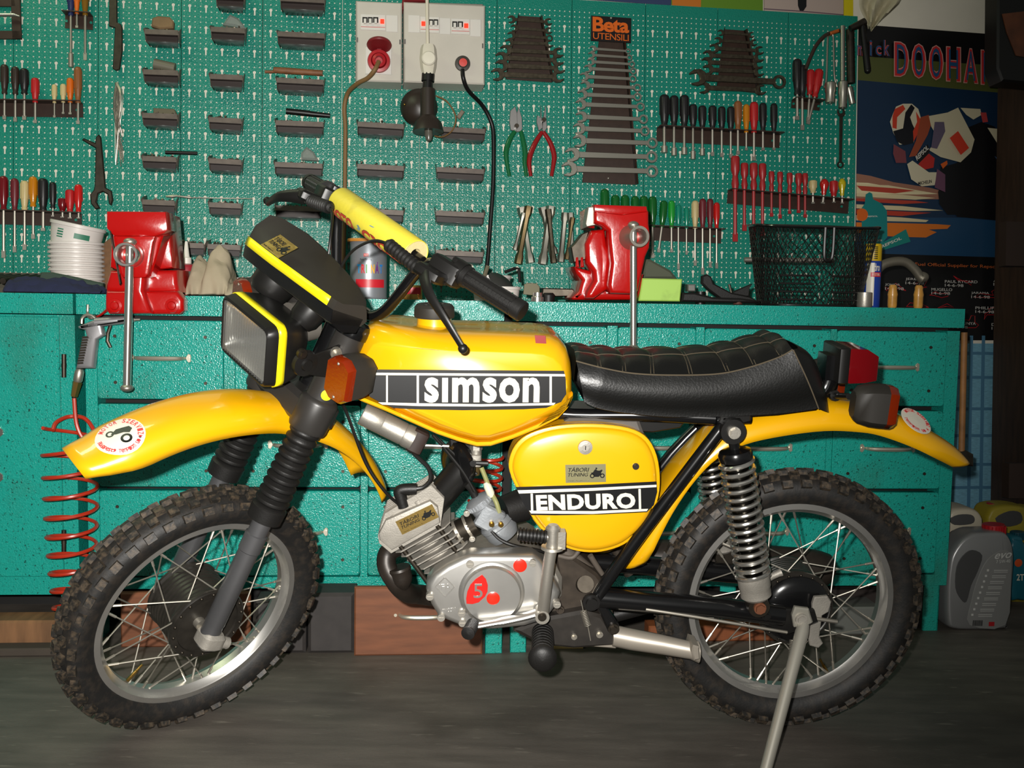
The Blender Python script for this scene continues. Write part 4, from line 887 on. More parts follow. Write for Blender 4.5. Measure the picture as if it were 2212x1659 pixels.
hd = plate('cylinder_head', CAST, [(818, 1153), (833, 1124), (929, 1082), (946, 1096), (951, 1130), (846, 1190), (820, 1168)], 0.018, 0.066, 0.005, 2, wt=0.066)
plate('head_core', CAST, [(836, 1156), (846, 1125), (930, 1075), (944, 1085), (940, 1128), (852, 1178)], -0.06, 0.03, par=hd, wt=0.02)
for k in range(9):
    w = 0.052 - 0.0125 * k; m = MB(BF); m.prism(bpoly([(x, y) for x, y in HEAD], 0.02 + 0.6 * max(0, w - 0.02)), w - 0.0022, w + 0.0022, XZ, 0.0008); m.build('head_fin', CAST, hd)
for x, y in ((851, 1113), (903, 1083)):
    p = BP(x, y, 0.045); m = MB(BF); m.lathe([(0.011, -0.01), (0.011, 0.004), (0.008, 0.006), (0.001, 0.006)], axes(p, axd, (1, 0, 0)), 16); m.build('head_nut_boss', CAST, hd)
o = BP(869, 1155, 0.0664); FRM[hd.name] = BF; tabori(hd, o, BP(948, 1117, 0.0664) - o, BP(854, 1127, 0.0664) - o, GOLD)
# spark plug cap and lead
btube('plug_cap', RUB, [(872, 1095, 0.05), (866, 1075, 0.05), (862, 1062, 0.05), (872, 1057, 0.05), (900, 1056, 0.05)], 0.0115, sm=3)
btube('ignition_lead', BLK, [(896, 1056, 0.05), (915, 1052, 0.05), (930, 1035, 0.05), (925, 1010, 0.045), (905, 990, 0.04), (893, 975, 0.04), (893, 955, 0.04)], 0.0042, 8, 6)
# ignition coil
c0, c1 = BP(783, 893, 0.035), BP(893, 948, 0.035)
m = MB(BF); d = c1 - c0; m.lathe([(0.001, 0), (0.0215, 0.0), (0.0225, 0.002), (0.0225, d.length * 0.38), (0.0218, d.length * 0.39), (0.0225, d.length * 0.40), (0.0225, d.length * 0.8), (0.0215, d.length * 0.81), (0.0235, d.length * 0.86), (0.0235, d.length), (0.001, d.length)], axes(c0, d, (0, 1, 0)), 28); co = m.build('ignition_coil', ALU, bike)
m = MB(BF); m.rbox(c1 + V((0.008, 0, -0.004)), (0.034, 0.03, 0.048), 0.008, Matrix.Rotation(0.45, 3, 'Y')); m.build('coil_cap', mat('dark_brown_bakelite', rgb(44, 32, 28), 0.45), co)
btube('coil_rod', CHR, [(905, 962, 0.03), (970, 964, 0.03)], 0.0032, 8)
btube('clutch_cable', BLK, [(738, 868, 0.09), (752, 900, 0.08), (790, 1000, 0.07), (830, 1060, 0.065), (862, 1090, 0.05)], 0.0032, 8, 6)
for q in ([(935, 940, 0.03), (965, 975, 0.03), (1000, 1020, 0.035), (1025, 1062, 0.04)], [(935, 938, 0.02), (985, 985, 0.02), (1030, 1025, 0.03)]): btube('throttle_cable', BLK, q, 0.0034, 8, 6)
# horn
m = MB(BF); hc = BP(993, 1000, 0.0); hn = V((-0.75, -0.62, -0.1)); m.lathe([(0.001, 0.02), (0.03, 0.02), (0.046, 0.012), (0.048, 0.004), (0.046, -0.003), (0.030, -0.02), (0.001, -0.03)], axes(hc, hn, (0, 0, 1)), 32); m.build('horn', BLKS, bike)
plate('horn_bracket', BLK, [(970, 945), (1020, 950), (1022, 1000), (985, 990), (972, 970)], -0.02, 0.01, 0.003)
# fuel tap
m = MB(BF); p = BP(1029, 952, 0.02); m.cyl(p + V((0, 0, 0.004)), p + V((0, 0, -0.018)), 0.0125, n=6); m.cyl(p + V((0, 0, -0.018)), p + V((0, 0, -0.05)), 0.011, n=12); tapo = m.build('fuel_tap', ALU, bike)
m = MB(BF); m.rbox(p + V((0, -0.008, -0.038)), (0.021, 0.012, 0.026), 0.004); m.build('tap_body', ALU, tapo)
m = MB(BF); m.cyl(p + V((0, 0, -0.048)), p + V((0, 0, -0.07)), 0.0095, 0.008, n=14); m.build('sediment_cup', mat('smoked_plastic', rgb(70, 58, 34), 0.25), tapo)
m = MB(BF); q = BP(1024, 1000, 0.04); m.cyl(q + V((-0.002, 0.004, 0)), q + V((-0.002, -0.005, 0)), 0.0065, n=12); m.tube([q, q + V((0.028, -0.004, 0))], [0.0045, 0.005], 8); m.build('tap_lever', BLK, tapo)
btube('fuel_hose', mat('clear_fuel_hose', rgb(150, 150, 96), 0.25, alpha=0.7), [(1040, 1010, 0.03), (1050, 1035, 0.035), (1060, 1062, 0.04), (1072, 1085, 0.05), (1079, 1108, 0.055)], 0.0048, 8, 5)
btube('fuel_filter', mat('clear_plastic', rgb(206, 202, 180), 0.2), [(1049, 1042, 0.036), (1053, 1050, 0.037), (1060, 1066, 0.042), (1063, 1074, 0.044)], [0.005, 0.0082, 0.0082, 0.005], 12, 1)
# carburettor
ZA = mat('zinc_alloy', rgb(152, 156, 160), 0.42, 0.55, bump=(200, 0.2))
ctop, cbot = BP(1027, 1072, 0.03), BP(1092, 1163, 0.03); d = cbot - ctop; L = d.length
m = MB(BF); m.lathe([(0.001, 0), (0.012, 0.001), (0.025, 0.006), (0.0285, 0.009), (0.0285, 0.022), (0.0255, 0.024), (0.024, 0.05), (0.028, L * 0.62), (0.001, L * 0.62)], axes(ctop, d, (0, 1, 0)), 32); cb_ = m.build('carburettor', ZA, bike)
m = MB(BF); m.lathe([(0.032, L * 0.58), (0.036, L * 0.62), (0.036, L * 0.68), (0.034, L * 0.70), (0.034, L * 0.84), (0.029, L * 0.95), (0.014, L * 1.01), (0.001, L * 1.02)], axes(ctop + V((0.003, 0, 0)), d, (0, 1, 0)), 32); m.build('float_bowl', ZA, cb_)
m = MB(BF)
for k in range(26): a = 2 * PI * k / 26; T = axes(ctop, d, (0, 1, 0)); m.box((0.0288 * math.cos(a), 0.0288 * math.sin(a), 0.0145), (0.003, 0.003, 0.009), M=T)
m.build('knurled_cap', ZA, cb_)
m = MB(BF); m.rbox(BP(1058, 1120, 0.048), (0.05, 0.02, 0.05), 0.008, Matrix.Rotation(0.5, 3, 'Y')); m.build('mixing_body', ZA, cb_)
m = MB(BF); m.cyl(BP(985, 1152, 0.02), BP(1030, 1128, 0.025), 0.024, n=24); m.build('intake_sleeve', DSTEEL, cb_)
for q in ((990, 1148), (1012, 1138)):
    p = BP(*q, 0.021); dd = (BP(1030, 1128, 0.021) - BP(985, 1152, 0.021)).normalized(); m = MB(BF); m.lathe([(0.0245, -0.003), (0.0265, -0.003), (0.0265, 0.003), (0.0245, 0.003)], axes(p, dd, (0, 1, 0)), 28, closed=True); m.build('hose_clip', STEEL, cb_)
for q in ((1008, 1109), (1020, 1164)): bolt(*q, 0.05, 0.006, ALU, par=cb_, hexa=False, name='clip_screw')
for q in ((1062, 1132), (1082, 1133)): bolt(*q, 0.062, 0.0055, mat('brass', rgb(150, 120, 60), 0.3, 1.0), par=cb_, hexa=False, name='adjuster')
btube('carb_cable_boot', RUB, [(1007, 1044, 0.035), (1018, 1055, 0.032), (1026, 1072, 0.03)], 0.008, 10, 3)
m = MB(BF); m.cyl(BP(1085, 1105, 0.02), BP(1130, 1090, 0.0), 0.030, 0.034, n=24); m.build('airbox_boot', RUB, bike)
btube('bowl_hose', BLK, [(1062, 1147, 0.062), (1080, 1165, 0.07), (1110, 1178, 0.075), (1160, 1188, 0.07), (1185, 1196, 0.06)], 0.0034, 8, 6)
# exhaust
EXH = mat('sooty_black_exhaust', rgb(42, 36, 31), 0.42, 0.3, var=(24, 0.35))
btube('exhaust_header', EXH, [(862, 1178, 0.0), (838, 1195, 0.0), (836, 1225, 0.01), (856, 1258, 0.015), (880, 1280, -0.02), (915, 1285, -0.08), (1050, 1300, -0.11), (1250, 1290, -0.13)], [0.020] * 4 * 3 + [0.021] * 17, 16, 4)
btube('exhaust_elbow', EXH, [(862, 1225, 0.02), (868, 1250, 0.02), (872, 1270, 0.015)], [0.022, 0.024, 0.022, 0.022, 0.022, 0.020, 0.016, 0.013, 0.01], 16, 4)
btube('silencer', EXH, [(1330, 1200, -0.16), (1420, 1205, -0.17), (1600, 1215, -0.175), (1745, 1225, -0.175), (1790, 1240, -0.175)], [0.018, 0.02, 0.025, 0.03] + [0.042] * 11 + [0.036, 0.03], 20, 4)
btube('far_swing_link', DIRTY, [(1330, 1185, -0.1), (1360, 1240, -0.1)], 0.012)
# kick starter
m = MB(BF); K = [BP(1172, 1330, 0.150), BP(1173, 1320, 0.152), BP(1179, 1270, 0.165), BP(1186, 1215, 0.170), BP(1192, 1180, 0.172)]
m.tube(smooth(K, 4), [0.013] * 3 + [0.0115] * 14, 14); ks = m.build('kick_starter', ALU, bike)
m = MB(BF); m.lathe([(0.008, 0.010), (0.0135, 0.010), (0.014, -0.024)], axes(BP(1171, 1330, 0.155), (0, -1, 0), (1, 0, 0)), 24); m.build('kick_boss', ALU, ks)
bolt(1171, 1332, 0.165, 0.0085, DSTEEL, par=ks, hexa=False)
m = MB(BF); p = BP(1194, 1162, 0.172); m.cyl(p + V((0, 0, -0.02)), p + V((0, 0, 0.022)), 0.0115, n=16); m.lathe([(0.001, 0.026), (0.009, 0.026), (0.014, 0.020), (0.014, 0.016)], Matrix.Translation(p), 16); m.lathe([(0.001, -0.016), (0.021, -0.016), (0.022, -0.021), (0.001, -0.022)], Matrix.Translation(p), 18); m.box(p + V((0.016, 0, -0.002)), (0.014, 0.022, 0.034)); m.build('kick_hinge', ALU, ks)
a, b = BP(1118, 1154, 0.172), BP(1184, 1160, 0.172); m = MB(BF); m.cyl(a, b, 0.007, n=10); m.build('kick_peg', ALU, ks)
m = MB(BF); pf = [(0.001, 0), (0.011, 0.0005)]; z = 0.001
for i in range(8): pf += [(0.0098, z), (0.0132, z + 0.0012), (0.0132, z + 0.0048), (0.0098, z + 0.006)]; z += 0.0068
m.lathe(pf + [(0.001, z)], axes(a, b - a, (0, 0, 1)), 18); m.build('kick_rubber', RUB, ks)
# gear lever
m = MB(BF); G = smooth([BP(1175, 1318, 0.14), BP(1140, 1330, 0.145), BP(1085, 1342, 0.15), BP(1030, 1352, 0.155)], 4); m.tube(G, [0.012] * 4 + [0.0115] * 5 + [0.009] * 4, 12, flat=0.6, ref=(0, 1, 0)); gl = m.build('gear_lever', ALUP, bike)
a, b = BP(1022, 1348, 0.15), BP(1012, 1366, 0.185); m = MB(BF); pf = [(0.001, -0.002)]; z = 0
LL = (b - a).length
for i in range(7): pf += [(0.0105, z), (0.0128, z + 0.001), (0.0128, z + LL / 7 - 0.0022), (0.0105, z + LL / 7 - 0.0012)]; z += LL / 7
m.lathe(pf + [(0.0128, z), (0.013, z + 0.005), (0.001, z + 0.008)], axes(a, b - a, (0, 0, 1)), 18); m.build('gear_rubber', RUB, gl)
# foot peg
a, b = BP(1172, 1365, 0.10), BP(1172, 1424, 0.215); m = MB(BF); LL = (b - a).length; pf = [(0.001, 0), (0.018, 0.0)]; z = 0.002
for i in range(9): pf += [(0.0190, z), (0.0215, z + 0.001), (0.0215, z + LL * 0.085), (0.0190, z + LL * 0.09)]; z += LL * 0.1
m.lathe(pf + [(0.026, LL * 0.93), (0.0275, LL * 0.96), (0.026, LL), (0.018, LL + 0.006), (0.001, LL + 0.009)], axes(a, b - a, (0, 0, 1)), 24); m.build('foot_peg', RUB, bike)
a, b = V((a.x, -a.y, a.z)), V((b.x, -b.y, b.z)); m = MB(BF); m.cyl(a, b, 0.02, n=16); m.build('far_foot_peg', RUB, bike)
# centre stand folded up
SG = mat('silver_hammer_paint', rgb(158, 150, 138), 0.42, 0.4)
m = MB(BF); rings = []
for q in (((1322, 1372, .075), 0.022), ((1360, 1380, .085), 0.022), ((1430, 1392, .10), 0.020), ((1490, 1404, .115), 0.018), ((1508, 1408, .12), 0.022)):
    c = BP(*q[0]); r = q[1]; rings.append([c + V((0, -r * 1.0 * math.cos(t), r * math.sin(t))) for t in [2 * PI * k / 12 for k in range(12)]])
m.loft(rings); m.build('centre_stand', SG, bike, sharp=50)
plate('stand_foot', SG, [(1498, 1394), (1511, 1398), (1513, 1425), (1500, 1428), (1494, 1410)], 0.09, 0.145, 0.003)
plate('stand_cross_plate', SG, [(1235, 1388), (1320, 1372), (1345, 1385), (1330, 1402), (1275, 1398)], 0.06, 0.08, 0.003)
a, b = BP(1260, 1320, 0.10), BP(1270, 1352, 0.10); m = MB(BF); m.helix(a, b, 0.006, 0.0012, 10, 6, 10); m.tube([a, BP(1255, 1296, 0.10)], 0.0012, 5); m.tube([b, BP(1276, 1384, 0.10)], 0.0012, 5); m.build('stand_spring', STEEL, bike)
btube('brake_rod', STEEL, [(1395, 1316, 0.118), (1500, 1332, 0.12), (1700, 1366, 0.12)], 0.0034, 8, 2)
# rear brake plate, axle, side stand
m = MB(BF); c = V((0, -0.055, 0.285)); m.lathe([(0.001, 0.016), (0.03, 0.016), (0.055, 0.012), (0.070, 0.004), (0.072, 0.0)], axes(c, (0, -1, 0), (1, 0, 0)), 40); m.build('brake_plate', BLKS, bike)
m = MB(BF); m.tube(smooth([BP(1630, 1260, 0.085), BP(1660, 1248, 0.085), BP(1688, 1236, 0.085)], 3), [0.008, 0.008, 0.008, 0.008, 0.007, 0.007, 0.0085], 10); m.build('brake_lever_arm', CAST, bike)
m = MB(BF); m.prism(bpoly([(1718, 1312), (1748, 1316), (1752, 1330), (1757, 1345), (1738, 1358), (1716, 1356), (1712, 1330)], 0.125), 0.112, 0.125, XZ, 0.003); ssb = m.build('side_stand_bracket', SILV, bike)
bolt(1731, 1338, 0.127, 0.012, CAST, par=ssb, h=0.006, hexa=False)
bolt(1734, 1370, 0.133, 0.009, CAST, par=ssb)
foot = V((-0.10, -0.33, 0.0)); gp = BF @ foot
tp = BP(1735, 1355, 0.13); ft = unproject(BF, 1655, 1659, 0.30)
dirv = (ft - tp); wt = BF @ tp; wd = BF.to_3x3() @ dirv; k = -wt.z / wd.z; end = tp + dirv * (k * 0.985)
m = MB(BF); m.tube([tp + dirv * -0.02, tp + dirv * 0.04, tp + dirv * 0.35, end], [0.011, 0.0135, 0.0125, 0.0105], 16); ss = m.build('side_stand', SILV, bike)
a, b = BP(1712, 1382, 0.135), BP(1708, 1430, 0.15); m = MB(BF); m.helix(a, b, 0.0052, 0.0012, 14, 6, 10); m.build('side_stand_spring', STEEL, ss)
m = MB(BF); m.prism(bpoly([(1760, 1290), (1788, 1288), (1796, 1300), (1790, 1322), (1776, 1330), (1770, 1375), (1778, 1390), (1768, 1400), (1750, 1395), (1746, 1375), (1756, 1330), (1755, 1305)], 0.085), 0.075, 0.086, XZ, 0.002); m.build('chain_tensioner', CAST, bike)
btube('tensioner_rod', STEEL, [(1758, 1336, 0.10), (1808, 1343, 0.10)], 0.0042, 8)
# gear side bits behind the kick starter
plate('clutch_housing', ALU, [(1190, 1200), (1215, 1250), (1214, 1290), (1195, 1310), (1180, 1290), (1178, 1230)], 0.02, 0.08, 0.008)
for q, r in (([(1205, 1180, 0.04), (1230, 1200, 0.04), (1270, 1235, 0.03)], 0.016), ([(1275, 1200, 0.03), (1300, 1240, 0.02)], 0.006), ([(1250, 1190, 0.06), (1235, 1205, 0.06), (1205, 1200, 0.06)], 0.005)): btube('hose', mat('grey_dusty_rubber', rgb(82, 74, 66), 0.6), q, r, 10)
m = MB(BF); m.cyl(BP(1255, 1262, 0.03), BP(1265, 1262, 0.075), 0.017, n=20); m.build('sprocket_boss', DSTEEL, bike)
# chain guard tube under the swing arm on the far side
btube('chain_case', RUB, [(1320, 1330, -0.06), (1500, 1290, -0.07), (1660, 1310, -0.07)], 0.016, 10)
# ------------------------------------------------------------------ rear lamp and indicators
bx = BP(1800, 790, 0.0)
m = MB(BF); m.rbox(bx + V((0.004, 0, 0.008)), (0.022, 0.10, 0.072), 0.005); m.build('tail_lamp_holder', BLK, bike)
tl = [(0.0, -0.046, 0.038), (0.0, 0.046, 0.038), (0.0, 0.046, -0.03), (0.0, -0.046, -0.03)]
m = MB(BF); o = bx + V((0.015, 0, 0.004)); m.loft([[o + V((x, y * k, z * k2 + dz)) for (_, y, z) in tl] for x, k, k2, dz in ((0.0, 1.0, 1.0, 0), (0.004, 1.02, 1.02, 0), (0.034, 1.0, 0.98, 0), (0.058, 0.90, 0.72, -0.004), (0.060, 0.86, 0.66, -0.004))]); m.build('tail_lamp', REDL, bike)
m = MB(BF); m.tube(smooth([bx + V((-0.005, 0, -0.02)), bx + V((-0.012, 0, -0.045)), bx + V((-0.03, 0, -0.068))], 3), 0.018, 12); m.box(bx + V((-0.014, 0, 0.0)), (0.02, 0.05, 0.05)); m.build('tail_lamp_bracket', BLKS, bike)
for s in (1, -1):
    c = V((BP(1912, 876, 0.13).x - 0.004, -0.135 * s, BP(1912, 876, 0.13).z)); indicator(BF, c, (1, -0.08 * s, -0.05), (0, 0, 1), (V((bx.x - 0.005, -0.03 * s, bx.z - 0.055)), V((c.x - 0.055, -0.10 * s, c.z + 0.01))), sc=0.96)
# ================================================================== tools on the pegboard
ORD = ['first', 'second', 'third', 'fourth', 'fifth', 'sixth', 'seventh', 'eighth', 'ninth', 'tenth', 'eleventh', 'twelfth', 'thirteenth', 'fourteenth', 'fifteenth']
BINM = mat('dark_brown_bin_steel', rgb(98, 88, 80), 0.45, 0.2, var=(40, 0.2)); BITS = mat('assorted_small_metal', rgb(120, 112, 98), 0.35, 0.8, var=(300, 0.5))
_bins = {'first': [(313, 385, 63, 66), (310, 385, 150, 153), (308, 383, 244, 247), (308, 381, 337, 340), (308, 378, 431, 434), (383, 441, 524, 526)],
         'second': [(467, 527, -14, -11), (456, 529, 58, 62), (454, 524, 160, 163), (452, 522, 253, 257), (452, 522, 342, 346), (452, 521, 437, 440), (449, 519, 527, 530)],
         'third': [(606, 701, -8, -3), (600, 701, 68, 73), (598, 699, 168, 173), (596, 698, 260, 264), (594, 696, 350, 354), (596, 693, 444, 447)],
         'fourth': [(773, 872, 263, 269), (772, 872, 354, 359), (772, 871, 450, 455)],
         'fifth': [(954, 1047, 274, 279), (944, 1045, 361, 366), (942, 1045, 455, 460), (942, 1043, 540, 545)]}
def wpart(F=WF): return MB(F)
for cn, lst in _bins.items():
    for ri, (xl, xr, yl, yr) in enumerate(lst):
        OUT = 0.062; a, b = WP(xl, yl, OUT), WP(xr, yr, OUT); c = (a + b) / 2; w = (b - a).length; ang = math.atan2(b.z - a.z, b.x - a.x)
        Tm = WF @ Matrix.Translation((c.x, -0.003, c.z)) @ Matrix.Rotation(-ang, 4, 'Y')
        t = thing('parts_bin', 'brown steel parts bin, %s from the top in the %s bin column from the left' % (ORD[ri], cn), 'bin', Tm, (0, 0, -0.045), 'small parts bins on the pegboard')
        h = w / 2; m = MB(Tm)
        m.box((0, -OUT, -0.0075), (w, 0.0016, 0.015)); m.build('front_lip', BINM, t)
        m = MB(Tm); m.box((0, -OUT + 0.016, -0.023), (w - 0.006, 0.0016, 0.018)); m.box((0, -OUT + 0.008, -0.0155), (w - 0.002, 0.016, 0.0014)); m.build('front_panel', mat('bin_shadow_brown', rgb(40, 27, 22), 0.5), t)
        m = MB(Tm); m.add([(-h + 0.003, -OUT + 0.016, -0.032), (h - 0.003, -OUT + 0.016, -0.032), (h - 0.010, 0, -0.036), (-h + 0.010, 0, -0.036)], [(0, 1, 2, 3)]); m.build('bottom', mat('galvanised_bin_floor', rgb(112, 120, 118), 0.35, 0.5, var=(40, 0.35)), t, solid=0.0014)
        for s in (-1, 1):
            m = MB(Tm); q = [(-OUT, 0.0), (-OUT, -0.015), (-OUT + 0.016, -0.032), (0, -0.036), (0, 0.022), (-OUT * 0.6, 0.012)]
            m.add([(s * (h if y < -0.03 else h - 0.004) + s * (0.0 if z < 0 else 0.004), y, z) for y, z in q], [(0, 1, 2, 3, 4, 5)]); m.build('side', BINM, t, solid=0.0014)
        m = MB(Tm); rnd = random.Random(hash(cn) % 97 * 31 + ri)
        m.box((0, -0.024, -0.014), (w - 0.020, 0.038, 0.016))
        for k in range(46):
            p = V((rnd.uniform(-h + 0.012, h - 0.012), rnd.uniform(-OUT + 0.012, -0.008), rnd.uniform(-0.006, 0.006)))
            R = Matrix.Rotation(rnd.uniform(0, 3), 3, 'Z') @ Matrix.Rotation(rnd.uniform(-.9, .9), 3, 'Y')
            if k % 3: m.box(p, (rnd.uniform(0.005, 0.014), 0.004, 0.003), R)
            else: m.cyl(p, p + R @ V((0.004, 0, 0.003)), 0.0035, n=6)
        tag(m.build('small_parts', BITS), 'small metal hardware filling the bin %s from the top in the %s bin column' % (ORD[ri], cn), 'hardware', 'hardware in the parts bins', 'stuff')
# ------------------------------------------------------------------ loose things lying in and across the bins
def wrod(name, label, cat, mt, pts, r, n=10, flat=1.0, sm=0, group=None, F=WF, caps=True):
    P = [unproject(F, x, y, o) for x, y, o in pts]; m = MB(F); m.tube(smooth(P, sm) if sm else P, r, n, flat=flat, caps=caps); return tag(m.build(name, mt), label, cat, group)
def wplate(name, label, cat, mt, pts, o0, o1, bev=0.0, F=WF, par=None, group=None, seg=1, bevel_pts=False):
    m = MB(F); P = [unproject(F, x, y, o1) for x, y in pts]; m.prism([(p.x, p.z) for p in P], o0, o1, XZ, bev, seg)
    o = m.build(name, mt, par)
    return tag(o, label, cat, group) if label else o
CARD = mat('brown_cardboard', rgb(120, 96, 66), 0.8, var=(30, 0.15))
wplate('cardboard_packet', 'folded brown cardboard packet in the top left parts bin', 'packet', CARD, [(326, 56), (329, 38), (340, 34), (366, 36), (375, 46), (374, 60), (345, 62)], 0.02, 0.045, 0.004)
CLR = mat('clear_plastic_bag', rgb(150, 156, 150), 0.2, bump=(60, 0.6), alpha=0.55)
wplate('plastic_bag', 'crumpled clear plastic bag in the second column top bin', 'bag', CLR, [(480, 52), (496, 30), (514, 38), (533, 62), (505, 56)], 0.02, 0.05, 0.006)
wplate('plastic_bag', 'clear plastic bag of parts in the third bin column', 'bag', CLR, [(650, 344), (650, 330), (662, 316), (678, 328), (688, 346)], 0.02, 0.05, 0.006)
wrod('film_canister', 'grey plastic canister lying in the second bin of the left column', 'canister', mat('grey_canister', rgb(104, 100, 86), 0.4), [(333, 138, 0.04), (378, 148, 0.04)], 0.016, 16)
wplate('small_box', 'small olive box standing in the third bin of the left column', 'box', mat('olive_card', rgb(92, 86, 66), 0.7), [(331, 245), (331, 233), (376, 235), (384, 250)], 0.015, 0.045, 0.002)
wrod('wooden_dowel', 'brown wooden tool handle lying across the third bin column', 'dowel', mat('worn_wood', rgb(120, 78, 48), 0.6, var=(60, 0.2)), [(572, 155, 0.05), (590, 155, 0.05), (592, 151, 0.05), (620, 153, 0.05), (697, 158, 0.05)], [0.0045, 0.0045, 0.0095, 0.010, 0.009], 12)
wrod('marker_pen', 'thick black marker pen lying on the third column bin', 'pen', BLK, [(618, 240, 0.05), (668, 245, 0.05), (672, 246, 0.05), (713, 250, 0.05)], [0.0092, 0.0092, 0.0085, 0.007], 12)
wrod('marker_pen', 'thin black pen bridging the two left bin columns', 'pen', BLK, [(357, 329, 0.055), (426, 331, 0.055)], 0.0055, 10)
wrod('vernier_caliper', 'long thin steel caliper lying across the fifth bin row', 'caliper', STEEL, [(358, 424, 0.06), (372, 424, 0.06), (380, 423, 0.06), (412, 427, 0.06), (414, 427, 0.06), (545, 429, 0.06)], [0.002, 0.005, 0.003, 0.0035, 0.0016, 0.0014], 8)
# ------------------------------------------------------------------ screwdrivers in racks
def hmat(nm, c, clear=False): return mat('handle_' + nm, c, 0.22 if clear else 0.4, coat=0.4 if clear else 0.0)
HC = {'black': hmat('black', rgb(26, 25, 26)), 'dark brown': hmat('dark_brown', rgb(48, 36, 30)), 'red': hmat('red', rgb(176, 28, 30)), 'cream': hmat('cream', rgb(196, 176, 126)), 'orange': hmat('orange', rgb(206, 98, 18)), 'brown wooden': hmat('wood', rgb(134, 82, 44)), 'clear dark red': hmat('dark_red', rgb(110, 14, 22), True), 'maroon': hmat('maroon', rgb(104, 30, 38)), 'amber': hmat('amber', rgb(190, 118, 14), True), 'insulated red': hmat('insulated_red', rgb(160, 34, 36)), 'green': hmat('green', rgb(14, 92, 34), True), 'bright green': hmat('bright_green', rgb(30, 150, 50), True), 'teal': hmat('teal', rgb(14, 130, 104), True), 'clear red': hmat('clear_red', rgb(190, 26, 22), True), 'yellow': hmat('yellow', rgb(196, 178, 20), True), 'blue': hmat('blue', rgb(30, 40, 84)), 'dark amber': hmat('dark_amber', rgb(120, 84, 16), True)}
def sdriver(rack, i, x, yt, yn, ytip, w, col, tip='flat', dx=0, out=0.034, lab=None):
    a, b, c = WP(x, yt, out), WP(x + dx * 0.4, yn, out), WP(x + dx, ytip, out); r = w / 2 / FPX * 3.25
    lab = lab or '%s handled screwdriver, %s from the left in the %s rack' % (col, ORD[i], rack)
    t = thing('screwdriver', lab, 'screwdriver', WF, c, rack + ' rack tools')
    d = b - a; L = d.length; T = axes(a, d, (0, -1, 0)); ins = col == 'insulated red'
    if ins: pf = [(0.001, 0), (r * 0.8, 0.001), (r, L * 0.06), (r, L * 0.4), (r * 0.62, L * 0.55), (r * 0.62, L * 0.6), (r * 0.85, L * 0.8), (r * 0.6, L), (0.001, L)]
    elif tip == 'ball': pf = [(0.001, 0), (r * 0.6, L * 0.06), (r, L * 0.25), (r, L * 0.4), (r * 0.6, L * 0.75), (r * 0.5, L), (0.001, L)]
    else: pf = [(0.001, 0), (r * 0.6, L * 0.015), (r * 0.95, L * 0.06), (r, L * 0.12), (r, L * 0.55), (r * 0.78, L * 0.8), (r * 0.62, L * 0.9), (r * 0.74, L * 0.94), (r * 0.70, L), (0.001, L)]
    m = MB(WF); m.lathe(pf, T, 14); hd = m.build('handle', HC[col], t, sharp=45)
    if not ins and tip != 'ball' and w > 9:
        m = MB(WF)
        for k in range(6): m.box((r * 0.93, 0, L * 0.36), (r * 0.26, r * 0.34, L * 0.5), M=T @ Matrix.Rotation(PI * k / 3, 4, 'Z'))
        m.build('grip_flutes', HC[col], hd)
    if ytip > yn + 2:
        sr = max(0.0016, r * (0.34 if not ins else 0.42)); m = MB(WF); e = c - b
        if tip == 'socket': m.tube([b, b + e * 0.72, b + e * 0.74, c], [sr, sr, sr * 2.0, sr * 2.0], 10)
        else:
            m.tube([b, b + e * 0.86], sr, 8); T2 = axes(b + e * 0.84, e, (1, 0, 0)); m.box((0, 0, e.length * 0.08), (sr * 2.6, sr * 1.0, e.length * 0.16), M=T2)
        m.build('shaft', HC['insulated red'] if ins else STEEL, t)
    return t
def rack(label, x0, y0, x1, y1, h, n, name='tool_rack'):
    """bent brown sheet with a notched shelf"""
    a, b = WP(x0, y0, 0.0), WP(x1, y1, 0.0); d = b - a; hh = WP(x0, y0, 0).z - WP(x0, y0 + h, 0).z
    ang = math.atan2(d.z, d.x); Tm = WF @ Matrix.Translation(a) @ Matrix.Rotation(-ang, 4, 'Y'); L = d.length
    t = thing(name, label, 'rack', Tm, (L / 2, 0, -hh))
    m = MB(Tm); m.bbox((0, -0.006, -hh), (L, -0.003, 0)); m.build('back_plate', BROWNM, t)
    m = MB(Tm); m.bbox((0, -0.046, -0.003), (L, -0.003, 0.0)); m.build('shelf', BROWNM, t)
    m = MB(Tm)
    for q in (0.06, 0.94): m.cyl((L * q, -0.003, -hh * 0.5), (L * q, -0.009, -hh * 0.5), 0.004, n=10)
    m.build('rack_screw', PEG, t); return t
rack('brown steel screwdriver rack high on the left of the pegboard', -30, 221, 180, 224, 31, 8)
for i, q in enumerate([(9.6, 139, 203, 258, 15, 'dark brown'), (33, 144, 204, 263, 15, 'dark brown'), (52.5, 148, 203, 259, 17, 'black'), (76, 168, 222, 266, 15, 'red'), (117.5, 182, 223, 254, 10, 'cream'), (136.5, 181, 222, 246, 11, 'cream'), (151.5, 168, 222, 247, 13, 'orange'), (168.5, 144, 223, 268, 15, 'brown wooden')]): sdriver('upper left', i, *q)
rack('brown steel screwdriver rack low on the left behind the white tubs', -30, 455, 178, 462, 29, 9)
for i, q in enumerate([(7.6, 380, 454, 557, 17, 'clear dark red'), (31.6, 385, 456, 545, 15, 'maroon'), (53, 390, 455, 540, 16, 'cream'), (71.5, 381, 447, 516, 16, 'amber'), (93, 385, 456, 499, 19, 'black'), (114, 393, 450, 468, 13, 'black'), (134.7, 428, 457, 470, 16, 'clear dark red'), (151, 409, 458, 472, 17, 'red'), (169.5, 398, 458, 472, 15, 'clear red')]): sdriver('lower left', i, *q)
rack('small brown rack holding the blue and amber screwdrivers at top left', 142, 32, 202, 36, 30, 3)
